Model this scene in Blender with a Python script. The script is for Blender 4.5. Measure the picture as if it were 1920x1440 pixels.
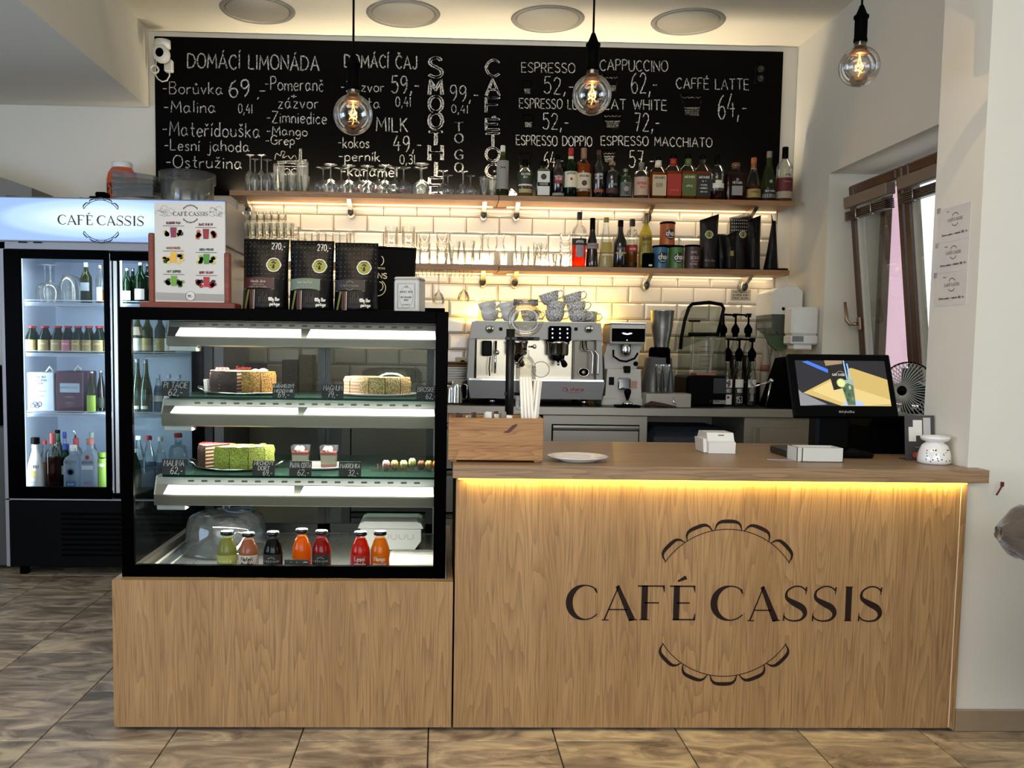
import bpy, bmesh, math, random
from mathutils import Vector, Matrix
random.seed(7)
R = random.Random(11)
PI = math.pi
for o in list(bpy.data.objects): bpy.data.objects.remove(o)
SC = bpy.context.scene
COL = SC.collection
# ---------------------------------------------------------------- camera
FP, CX, CY, HC = 1680.0, 875.0, 777.0, 1.25      # focal length and principal point (1920x1440), eye height
_d = Vector((825 - CX, -(655 - CY), -FP)).normalized()   # the room's depth direction seen by the camera
_x = Vector((1, -0.0142, 0)); _x = (_x - _d * _x.dot(_d)).normalized()
_z = _x.cross(_d).normalized()
W2C = Matrix((_x, _d, _z)).transposed()
C2W = W2C.transposed()
cd = bpy.data.cameras.new('camera'); cam = bpy.data.objects.new('camera', cd); COL.objects.link(cam)
cam.matrix_world = Matrix.Translation((0, 0, HC)) @ C2W.to_4x4()
cd.sensor_width = 36; cd.lens = FP / 1920 * 36
cd.shift_x = (960 - CX) / 1920; cd.shift_y = (CY - 720) / 1920
cd.clip_start = 0.05; cd.clip_end = 200
SC.camera = cam
# ---------------------------------------------------------------- colour management, world
SC.view_settings.view_transform = 'Standard'; SC.view_settings.look = 'None'
SC.view_settings.gamma = 1; SC.view_settings.use_curve_mapping = False
SC.view_settings.exposure = 0.2
SC.cycles.transparent_max_bounces = 40
SC.cycles.max_bounces = 7; SC.cycles.diffuse_bounces = 4; SC.cycles.glossy_bounces = 4
SC.cycles.transmission_bounces = 6
SC.cycles.caustics_reflective = False; SC.cycles.caustics_refractive = False
SC.cycles.sample_clamp_indirect = 4.0
def lin(h):
    if isinstance(h, (tuple, list)): return tuple(h[:3])
    h = h.lstrip('#'); o = []
    for i in (0, 2, 4):
        c = int(h[i:i+2], 16) / 255; o.append(c / 12.92 if c <= .04045 else ((c + .055) / 1.055) ** 2.4)
    return tuple(o)
wd = bpy.data.worlds.new('sky'); SC.world = wd; wd.use_nodes = True
wn = wd.node_tree; bg = wn.nodes['Background']
tc = wn.nodes.new('ShaderNodeTexCoord'); sp = wn.nodes.new('ShaderNodeSeparateXYZ'); rp = wn.nodes.new('ShaderNodeValToRGB')
wn.links.new(tc.outputs['Generated'], sp.inputs[0]); wn.links.new(sp.outputs['Z'], rp.inputs[0]); wn.links.new(rp.outputs[0], bg.inputs[0])
rp.color_ramp.elements[0].position = 0; rp.color_ramp.elements[0].color = (.90, .95, 1, 1)
rp.color_ramp.elements[1].position = .6; rp.color_ramp.elements[1].color = (.62, .78, 1, 1)
bg.inputs[1].default_value = 1.9
def area(name, loc, rot, sx, sy, power, col, spread=PI):
    l = bpy.data.lights.new(name, 'AREA'); l.shape = 'RECTANGLE'; l.size = sx; l.size_y = sy; l.energy = power; l.color = col; l.spread = spread
    o = bpy.data.objects.new(name, l); o.location = loc; o.rotation_euler = rot; COL.objects.link(o); return o
def point(name, loc, power, col, r=.02):
    l = bpy.data.lights.new(name, 'POINT'); l.energy = power; l.color = col; l.shadow_soft_size = r
    o = bpy.data.objects.new(name, l); o.location = loc; COL.objects.link(o); return o
WARM = (1.0, .70, .36); WARM2 = (1, .80, .55); COOL = (.78, .9, 1.0)
# assumed shopfront daylight behind the viewer, and added cool fill lamps at both sides
area('assumed_shopfront_daylight', (0, -2.5, 1.9), (math.radians(82), 0, 0), 4.5, 2.0, 78, (.93, .96, 1))
area('added_side_fill', (4.3, 1.0, 1.7), (math.radians(86), 0, math.radians(82)), 2.0, 1.4, 24, (.50, .72, 1))  # added cool fill lamp inside the solid side wall, no window there
area('added_left_fill', (-3.7, 1.0, 1.3), (math.radians(112), 0, math.radians(-80)), 2.4, 1.4, 80, (.52, .70, 1))  # added cool fill lamp, the left wall has no window either
# added warm fill light under the guest room ceiling, for no known lamp
area('guest_room_fill', (-.2, 1.2, 2.98), (math.radians(14), 0, 0), 2.2, .8, 34, WARM2)
# LED strips of the bar
SHZ1, SHZ2 = 2.142, 1.742          # shelf tops
area('upper_shelf_led_light', (.42, 5.40, SHZ1 - .042), (math.radians(14), 0, 0), 3.2, .03, 3.6, WARM2)
area('lower_shelf_led_light', (.42, 5.40, SHZ2 - .042), (math.radians(14), 0, 0), 3.2, .03, 2.6, WARM2)
area('shelf_back_light', (-.15, 5.475, SHZ2 + .03), (math.radians(168), 0, 0), 2.1, .02, 12, WARM2)
area('shelf_top_light', (.3, 5.455, 2.165), (math.radians(168), 0, 0), 3.1, .03, 27, (1, .85, .62), math.radians(150))  # assumed upward light on the shelf, no fitting is built for it
area('counter_led_light', (.90, 2.848, .838), (0, 0, 0), 1.64, .010, 3.4, (1, .74, .20))

# ---------------------------------------------------------------- pixel -> world at a known depth
def at(px, py, Y):
    w = C2W @ Vector(((px - CX) / FP, -(py - CY) / FP, -1.0))
    t = Y / w.y
    return Vector((w.x * t, Y, HC + w.z * t))
def pxm(Y): return FP / Y
# ---------------------------------------------------------------- materials
MC = {}
def nodes(name):
    m = bpy.data.materials.new(name); m.use_nodes = True
    nt = m.node_tree; return m, nt, nt.nodes['Principled BSDF']
def pm(name, col, rough=.5, metal=0, em=None, es=0, bump=0, bs=60, var=0, vs=8, coat=0, alpha=1, spec=.5, trans=0, sheen=0, rnd=0):
    """principled material with a little procedural colour variation and relief"""
    key = name
    if key in MC: return MC[key]
    m, nt, p = nodes(name); c = lin(col)
    p.inputs['Base Color'].default_value = (*c, 1); p.inputs['Roughness'].default_value = rough; p.inputs['Metallic'].default_value = metal
    p.inputs['Specular IOR Level'].default_value = spec
    if coat: p.inputs['Coat Weight'].default_value = coat; p.inputs['Coat Roughness'].default_value = .08
    if sheen: p.inputs['Sheen Weight'].default_value = sheen
    if trans: p.inputs['Transmission Weight'].default_value = trans
    if em: p.inputs['Emission Color'].default_value = (*lin(em), 1); p.inputs['Emission Strength'].default_value = es
    p.inputs['Alpha'].default_value = alpha
    g = nt.nodes.new('ShaderNodeTexCoord')
    n = nt.nodes.new('ShaderNodeTexNoise'); n.inputs['Scale'].default_value = vs; n.inputs['Detail'].default_value = 4
    nt.links.new(g.outputs['Object'], n.inputs['Vector'])
    if not var: var = .03
    mx = nt.nodes.new('ShaderNodeMix'); mx.data_type = 'RGBA'
    nt.links.new(n.outputs['Fac'], mx.inputs[0])
    mx.inputs[6].default_value = (*[max(0, k * (1 - var)) for k in c], 1); mx.inputs[7].default_value = (*[min(1, k * (1 + var)) for k in c], 1)
    outc = mx.outputs[2]
    if rnd:
        oi = nt.nodes.new('ShaderNodeObjectInfo'); hv = nt.nodes.new('ShaderNodeHueSaturation')
        mr = nt.nodes.new('ShaderNodeMapRange'); mr.inputs[3].default_value = 1 - rnd; mr.inputs[4].default_value = 1 + rnd
        nt.links.new(oi.outputs['Random'], mr.inputs[0]); nt.links.new(mr.outputs[0], hv.inputs['Value']); nt.links.new(outc, hv.inputs['Color']); outc = hv.outputs[0]
    nt.links.new(outc, p.inputs['Base Color'])
    if bump:
        b = nt.nodes.new('ShaderNodeBump'); n2 = nt.nodes.new('ShaderNodeTexNoise'); n2.inputs['Scale'].default_value = bs; n2.inputs['Detail'].default_value = 5
        nt.links.new(g.outputs['Object'], n2.inputs['Vector']); nt.links.new(n2.outputs['Fac'], b.inputs['Height'])
        b.inputs['Strength'].default_value = bump; b.inputs['Distance'].default_value = .01; nt.links.new(b.outputs[0], p.inputs['Normal'])
    MC[key] = m; return m
def emit(name, col, s):
    if name in MC: return MC[name]
    m, nt, p = nodes(name); p.inputs['Base Color'].default_value = (*lin(col), 1)
    p.inputs['Emission Color'].default_value = (*lin(col), 1); p.inputs['Emission Strength'].default_value = s
    MC[name] = m; return m
def glass(name, tint='#ffffff', refl=.5, blend=.35, body=0, bodycol=None, rough=.02):
    """thin clear glass: see-through with a fresnel reflection; body mixes in a milky or coloured share"""
    if name in MC: return MC[name]
    m = bpy.data.materials.new(name); m.use_nodes = True; nt = m.node_tree; nt.nodes.clear()
    out = nt.nodes.new('ShaderNodeOutputMaterial')
    t = nt.nodes.new('ShaderNodeBsdfTransparent'); t.inputs[0].default_value = (*lin(tint), 1)
    g = nt.nodes.new('ShaderNodeBsdfGlossy'); g.inputs['Roughness'].default_value = rough
    lw = nt.nodes.new('ShaderNodeLayerWeight'); lw.inputs[0].default_value = blend
    mr = nt.nodes.new('ShaderNodeMath'); mr.operation = 'MULTIPLY'; mr.inputs[1].default_value = refl
    nt.links.new(lw.outputs['Fresnel'], mr.inputs[0])
    a = t.outputs[0]
    if body:
        d = nt.nodes.new('ShaderNodeBsdfDiffuse'); d.inputs[0].default_value = (*lin(bodycol or tint), 1)
        tr = nt.nodes.new('ShaderNodeBsdfTranslucent'); tr.inputs[0].default_value = (*lin(bodycol or tint), 1)
        x0 = nt.nodes.new('ShaderNodeMixShader'); x0.inputs[0].default_value = .5
        nt.links.new(d.outputs[0], x0.inputs[1]); nt.links.new(tr.outputs[0], x0.inputs[2])
        x = nt.nodes.new('ShaderNodeMixShader'); x.inputs[0].default_value = body
        nt.links.new(t.outputs[0], x.inputs[1]); nt.links.new(x0.outputs[0], x.inputs[2]); a = x.outputs[0]
    mx = nt.nodes.new('ShaderNodeMixShader')
    nt.links.new(mr.outputs[0], mx.inputs[0]); nt.links.new(a, mx.inputs[1]); nt.links.new(g.outputs[0], mx.inputs[2]); nt.links.new(mx.outputs[0], out.inputs[0])
    MC[name] = m; return m
def wood(name, c1, c2, c3, scale=1.0, grain='Z', rough=.42, bump=.06, fine=1.0):
    """laminate oak: long streaks along one axis and cathedral figure from warped rings"""
    if name in MC: return MC[name]
    m, nt, p = nodes(name); L = nt.links.new
    g = nt.nodes.new('ShaderNodeTexCoord'); mp = nt.nodes.new('ShaderNodeMapping'); L(g.outputs['Object'], mp.inputs[0])
    s = [1.0, 1.0, 1.0]; s['XYZ'.index(grain)] = .075; mp.inputs['Scale'].default_value = [k * scale for k in s]
    w1 = nt.nodes.new('ShaderNodeTexNoise'); w1.inputs['Scale'].default_value = 4.4; w1.inputs['Detail'].default_value = 3; w1.inputs['Roughness'].default_value = .5; L(mp.outputs[0], w1.inputs['Vector'])
    mu = nt.nodes.new('ShaderNodeMath'); mu.operation = 'MULTIPLY'; mu.inputs[1].default_value = 46; L(w1.outputs['Fac'], mu.inputs[0])
    fr = nt.nodes.new('ShaderNodeMath'); fr.operation = 'FRACT'; L(mu.outputs[0], fr.inputs[0])          # growth rings as contours
    pw = nt.nodes.new('ShaderNodeMath'); pw.operation = 'POWER'; pw.inputs[1].default_value = 2.2; L(fr.outputs[0], pw.inputs[0])
    n2 = nt.nodes.new('ShaderNodeTexNoise'); n2.inputs['Scale'].default_value = 190 * fine; n2.inputs['Detail'].default_value = 3
    mp2 = nt.nodes.new('ShaderNodeMapping'); s2 = [1.0] * 3; s2['XYZ'.index(grain)] = .03; mp2.inputs['Scale'].default_value = [k * scale for k in s2]
    L(g.outputs['Object'], mp2.inputs[0]); L(mp2.outputs[0], n2.inputs['Vector'])
    n3 = nt.nodes.new('ShaderNodeTexNoise'); n3.inputs['Scale'].default_value = 9; n3.inputs['Detail'].default_value = 2; L(mp2.outputs[0], n3.inputs['Vector'])
    m1 = nt.nodes.new('ShaderNodeMix'); m1.data_type = 'RGBA'; m1.inputs[6].default_value = (*lin(c1), 1); m1.inputs[7].default_value = (*lin(c2), 1)
    r3 = nt.nodes.new('ShaderNodeMapRange'); r3.inputs[1].default_value = .35; r3.inputs[2].default_value = .65; L(n3.outputs['Fac'], r3.inputs[0]); L(r3.outputs[0], m1.inputs[0])
    r2 = nt.nodes.new('ShaderNodeMapRange'); r2.inputs[1].default_value = .50; r2.inputs[2].default_value = .72; r2.inputs[4].default_value = .75; L(n2.outputs['Fac'], r2.inputs[0])
    m2 = nt.nodes.new('ShaderNodeMix'); m2.data_type = 'RGBA'; L(r2.outputs[0], m2.inputs[0]); L(m1.outputs[2], m2.inputs[6]); m2.inputs[7].default_value = (*lin(c3), 1)
    k = nt.nodes.new('ShaderNodeMath'); k.operation = 'MULTIPLY'; k.inputs[1].default_value = .5; L(pw.outputs[0], k.inputs[0])
    m3 = nt.nodes.new('ShaderNodeMix'); m3.data_type = 'RGBA'; L(k.outputs[0], m3.inputs[0]); L(m2.outputs[2], m3.inputs[6]); m3.inputs[7].default_value = (*lin(c3), 1)
    L(m3.outputs[2], p.inputs['Base Color']); p.inputs['Roughness'].default_value = rough
    b = nt.nodes.new('ShaderNodeBump'); b.inputs['Strength'].default_value = bump; b.inputs['Distance'].default_value = .004; b.invert = True
    L(r2.outputs[0], b.inputs['Height']); L(b.outputs[0], p.inputs['Normal'])
    MC[name] = m; return m
def chalk(name, col, dark='#14110e', sc=260, lo=.40, hi=.56):
    """chalk stroke: coverage breaks up over the board's grain"""
    if name in MC: return MC[name]
    m, nt, p = nodes(name); g = nt.nodes.new('ShaderNodeTexCoord'); n = nt.nodes.new('ShaderNodeTexNoise')
    n.inputs['Scale'].default_value = sc; n.inputs['Detail'].default_value = 3
    nt.links.new(g.outputs['Object'], n.inputs[0]); r = nt.nodes.new('ShaderNodeMapRange'); r.inputs[1].default_value = lo; r.inputs[2].default_value = hi
    nt.links.new(n.outputs['Fac'], r.inputs[0]); mx = nt.nodes.new('ShaderNodeMix'); mx.data_type = 'RGBA'
    nt.links.new(r.outputs[0], mx.inputs[0]); mx.inputs[6].default_value = (*lin(dark), 1); mx.inputs[7].default_value = (*lin(col), 1)
    nt.links.new(mx.outputs[2], p.inputs['Base Color']); p.inputs['Roughness'].default_value = .95; p.inputs['Specular IOR Level'].default_value = .1
    MC[name] = m; return m
def brushed(name, col, rough=.3, axis='X', metal=1.0):
    if name in MC: return MC[name]
    m, nt, p = nodes(name); L = nt.links.new
    g = nt.nodes.new('ShaderNodeTexCoord'); mp = nt.nodes.new('ShaderNodeMapping'); s = [400.0] * 3; s['XYZ'.index(axis)] = 4; mp.inputs['Scale'].default_value = s
    n = nt.nodes.new('ShaderNodeTexNoise'); n.inputs['Scale'].default_value = 1; L(g.outputs['Object'], mp.inputs[0]); L(mp.outputs[0], n.inputs['Vector'])
    r = nt.nodes.new('ShaderNodeMapRange'); r.inputs[3].default_value = rough * .8; r.inputs[4].default_value = rough * 1.3; L(n.outputs['Fac'], r.inputs[0]); L(r.outputs[0], p.inputs['Roughness'])
    p.inputs['Base Color'].default_value = (*lin(col), 1); p.inputs['Metallic'].default_value = metal
    MC[name] = m; return m

# ---------------------------------------------------------------- mesh builder
class M:
    def __init__(s): s.v = []; s.f = []; s.mi = []; s.sm = []; s.cur = 0; s.smooth = False
    def mat(s, i): s.cur = i; return s
    def add(s, vs, fs, smooth=None):
        b = len(s.v); s.v += [tuple(v) for v in vs]
        for f in fs: s.f.append([b + i for i in f]); s.mi.append(s.cur); s.sm.append(s.smooth if smooth is None else smooth)
        return s
    def box(s, x0, x1, y0, y1, z0, z1, r=0):
        if x0 > x1: x0, x1 = x1, x0
        if y0 > y1: y0, y1 = y1, y0
        if z0 > z1: z0, z1 = z1, z0
        if not r:
            vs = [(x, y, z) for x in (x0, x1) for y in (y0, y1) for z in (z0, z1)]
            return s.add(vs, [(0, 1, 3, 2), (4, 6, 7, 5), (0, 4, 5, 1), (2, 3, 7, 6), (0, 2, 6, 4), (1, 5, 7, 3)], False)
        r = min(r, (x1-x0)*.49, (y1-y0)*.49, (z1-z0)*.49)
        vs = []; idx = {}
        for i, x in enumerate((x0, x1)):
            for j, y in enumerate((y0, y1)):
                for k, z in enumerate((z0, z1)):
                    sx = 1 - 2*i; sy = 1 - 2*j; sz = 1 - 2*k
                    for a, p in enumerate(((x, y + sy*r, z + sz*r), (x + sx*r, y, z + sz*r), (x + sx*r, y + sy*r, z))):
                        idx[(i, j, k, a)] = len(vs); vs.append(p)
        I = idx; fs = []
        for i in (0, 1): q = [I[(i, 0, 0, 0)], I[(i, 0, 1, 0)], I[(i, 1, 1, 0)], I[(i, 1, 0, 0)]]; fs.append(q if i == 0 else q[::-1])
        for j in (0, 1): q = [I[(0, j, 0, 1)], I[(1, j, 0, 1)], I[(1, j, 1, 1)], I[(0, j, 1, 1)]]; fs.append(q if j == 0 else q[::-1])
        for k in (0, 1): q = [I[(0, 0, k, 2)], I[(0, 1, k, 2)], I[(1, 1, k, 2)], I[(1, 0, k, 2)]]; fs.append(q if k == 0 else q[::-1])
        for j in (0, 1):
            for k in (0, 1): fs.append([I[(0, j, k, 1)], I[(1, j, k, 1)], I[(1, j, k, 2)], I[(0, j, k, 2)]])
        for i in (0, 1):
            for k in (0, 1): fs.append([I[(i, 0, k, 0)], I[(i, 1, k, 0)], I[(i, 1, k, 2)], I[(i, 0, k, 2)]])
            for j in (0, 1): fs.append([I[(i, j, 0, 0)], I[(i, j, 1, 0)], I[(i, j, 1, 1)], I[(i, j, 0, 1)]])
        for i in (0, 1):
            for j in (0, 1):
                for k in (0, 1): fs.append([I[(i, j, k, 0)], I[(i, j, k, 1)], I[(i, j, k, 2)]])
        return s.add(vs, fs, False)
    def lathe(s, prof, seg=20, o=(0, 0, 0), sq=0, smooth=True, axis='Z', sx=1, sy=1, ribs=0):
        """prof [(r, z)]; sq>0 squares the section"""
        vs = []; fs = []; n = len(prof)
        for (r, z) in prof:
            for k in range(seg):
                a = 2*PI*(k + .5)/seg; c, q = math.cos(a), math.sin(a); rr = r
                if ribs: rr = r * (1 + ribs * (1 if k % 2 else -1))
                if sq:
                    e = 2 / (2 + sq); c = math.copysign(abs(c) ** e, c); q = math.copysign(abs(q) ** e, q)
                p = (rr*c*sx, rr*q*sy, z)
                if axis == 'Y': p = (p[0], z, p[1])
                elif axis == 'X': p = (z, p[0], p[1])
                vs.append((p[0] + o[0], p[1] + o[1], p[2] + o[2]))
        for i in range(n - 1):
            for k in range(seg): fs.append((i*seg + k, i*seg + (k+1) % seg, (i+1)*seg + (k+1) % seg, (i+1)*seg + k))
        if prof[0][0] > 1e-5: fs.append(tuple(range(seg))[::-1]) if prof[0][0] > 0 and getattr(s, 'caps', True) else None
        if prof[-1][0] > 1e-5 and getattr(s, 'caps', True): fs.append(tuple((n-1)*seg + k for k in range(seg)))
        return s.add(vs, [f for f in fs if f], smooth)
    def cyl(s, x, y, z0, z1, r, seg=20, axis='Z', r2=None, smooth=True):
        return s.lathe([(r, z0), (r if r2 is None else r2, z1)], seg, (x, y, 0) if axis == 'Z' else ((x, 0, y) if axis == 'Y' else (0, x, y)), axis=axis, smooth=smooth)
    def open(s, prof, seg=20, o=(0, 0, 0), **k):
        s.caps = False; s.lathe(prof, seg, o, **k); s.caps = True; return s
    def tube(s, pts, r, seg=8, closed=False):
        pts = [Vector(p) for p in pts]; n = len(pts); rs = r if isinstance(r, (list, tuple)) else [r]*n; vs = []; fs = []
        up = None
        for i, p in enumerate(pts):
            a = pts[(i-1) % n] if (i or closed) else p; b = pts[(i+1) % n] if (i < n-1 or closed) else p
            t = (b - a).normalized() if (b - a).length > 1e-9 else Vector((0, 0, 1))
            if up is None: up = Vector((0, 0, 1)) if abs(t.z) < .9 else Vector((1, 0, 0))
            u = t.cross(up)
            if u.length < 1e-4: u = t.cross(Vector((.3, 1, .2)))
            u.normalize(); w = u.cross(t); up = w
            for k in range(seg):
                q = 2*PI*k/seg; vs.append(p + (u*math.cos(q) + w*math.sin(q))*rs[i])
        for i in range(n if closed else n-1):
            j = (i+1) % n
            for k in range(seg): fs.append((i*seg+k, i*seg+(k+1) % seg, j*seg+(k+1) % seg, j*seg+k))
        if not closed: fs.append(tuple(range(seg))[::-1]); fs.append(tuple((n-1)*seg+k for k in range(seg)))
        return s.add(vs, fs, True)
    def prism(s, pts, a0, a1, axis='Y'):
        n = len(pts)
        def P(p, a): return (p[0], a, p[1]) if axis == 'Y' else ((a, p[0], p[1]) if axis == 'X' else (p[0], p[1], a))
        vs = [P(p, a0) for p in pts] + [P(p, a1) for p in pts]
        return s.add(vs, [tuple(range(n)), tuple(range(n, 2*n))[::-1]] + [(i, (i+1) % n, n+(i+1) % n, n+i)[::-1] for i in range(n)], False)
    def sphere(s, c, r, seg=16, rings=10, sx=1, sy=1, sz=1, cut=None):
        pr = [(math.sin(PI*i/rings)*r, -math.cos(PI*i/rings)*r*sz) for i in range(rings+1)]
        pr[0] = (1e-6, pr[0][1]); pr[-1] = (1e-6, pr[-1][1])
        s.caps = False; s.lathe(pr, seg, c, sx=sx, sy=sy); s.caps = True; return s
    def quad(s, a, b, c, d): return s.add([a, b, c, d], [(0, 1, 2, 3)], False)
    def xf(s, mtx, i0=0):
        s.v[i0:] = [tuple(mtx @ Vector(v)) for v in s.v[i0:]]; return s
    def ribbon(s, pts, w, place, e=0.0):
        n = len(pts)
        if n < 2: return s
        ws = w if isinstance(w, (list, tuple)) else [w]*n; vs = []
        for i, p in enumerate(pts):
            a = pts[max(0, i-1)]; b = pts[min(n-1, i+1)]; dx, dy = b[0]-a[0], b[1]-a[1]; l = math.hypot(dx, dy) or 1
            nx, ny = -dy/l, dx/l; h = ws[i]/2
            vs += [place(p[0]+nx*h, p[1]+ny*h), place(p[0]-nx*h, p[1]-ny*h)]
        return s.add(vs, [(2*i, 2*i+1, 2*i+3, 2*i+2) for i in range(n-1)], False)
    def build(s, name, mats, parent=None, world=True, loc=None):
        """world=True: vertices are in world space and are shifted to the parent's frame"""
        if not isinstance(mats, (list, tuple)): mats = [mats]
        me = bpy.data.meshes.new(name); off = Vector((0, 0, 0))
        if parent is not None and world: off = wloc(parent)
        if loc is not None and parent is None: off = Vector(loc)
        vs = [(v[0]-off[0], v[1]-off[1], v[2]-off[2]) for v in s.v]
        me.from_pydata(vs, [], s.f)
        for m in mats: me.materials.append(m)
        me.polygons.foreach_set('material_index', [min(i, len(mats)-1) for i in s.mi]); me.polygons.foreach_set('use_smooth', s.sm); me.update()
        o = bpy.data.objects.new(name, me); COL.objects.link(o)
        if parent is not None: o.parent = parent
        elif loc is not None: o.location = loc
        return o
def wloc(o):
    v = Vector(o.location)
    while o.parent is not None: o = o.parent; v = v + Vector(o.location)
    return v
def tag(o, label=None, cat=None, group=None, kind=None):
    if label: o['label'] = label
    if cat: o['category'] = cat
    if group: o['group'] = group
    if kind: o['kind'] = kind
    return o
def thing(name, label, cat, loc=(0, 0, 0), group=None):
    o = bpy.data.objects.new(name, None); o.empty_display_size = .05; o.location = loc; COL.objects.link(o)
    return tag(o, label, cat, group)
def dup(root, loc, label=None, group=None, rotz=None, scale=None):
    r = root.copy(); COL.objects.link(r); r.location = loc
    if rotz is not None: r.rotation_euler.z = rotz
    if scale is not None: r.scale = scale
    if label: r['label'] = label
    if group: r['group'] = group
    for ch in list(root.children):
        c = ch.copy(); COL.objects.link(c); c.parent = r
        for g in list(ch.children): d = g.copy(); COL.objects.link(d); d.parent = c
    return r
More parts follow.
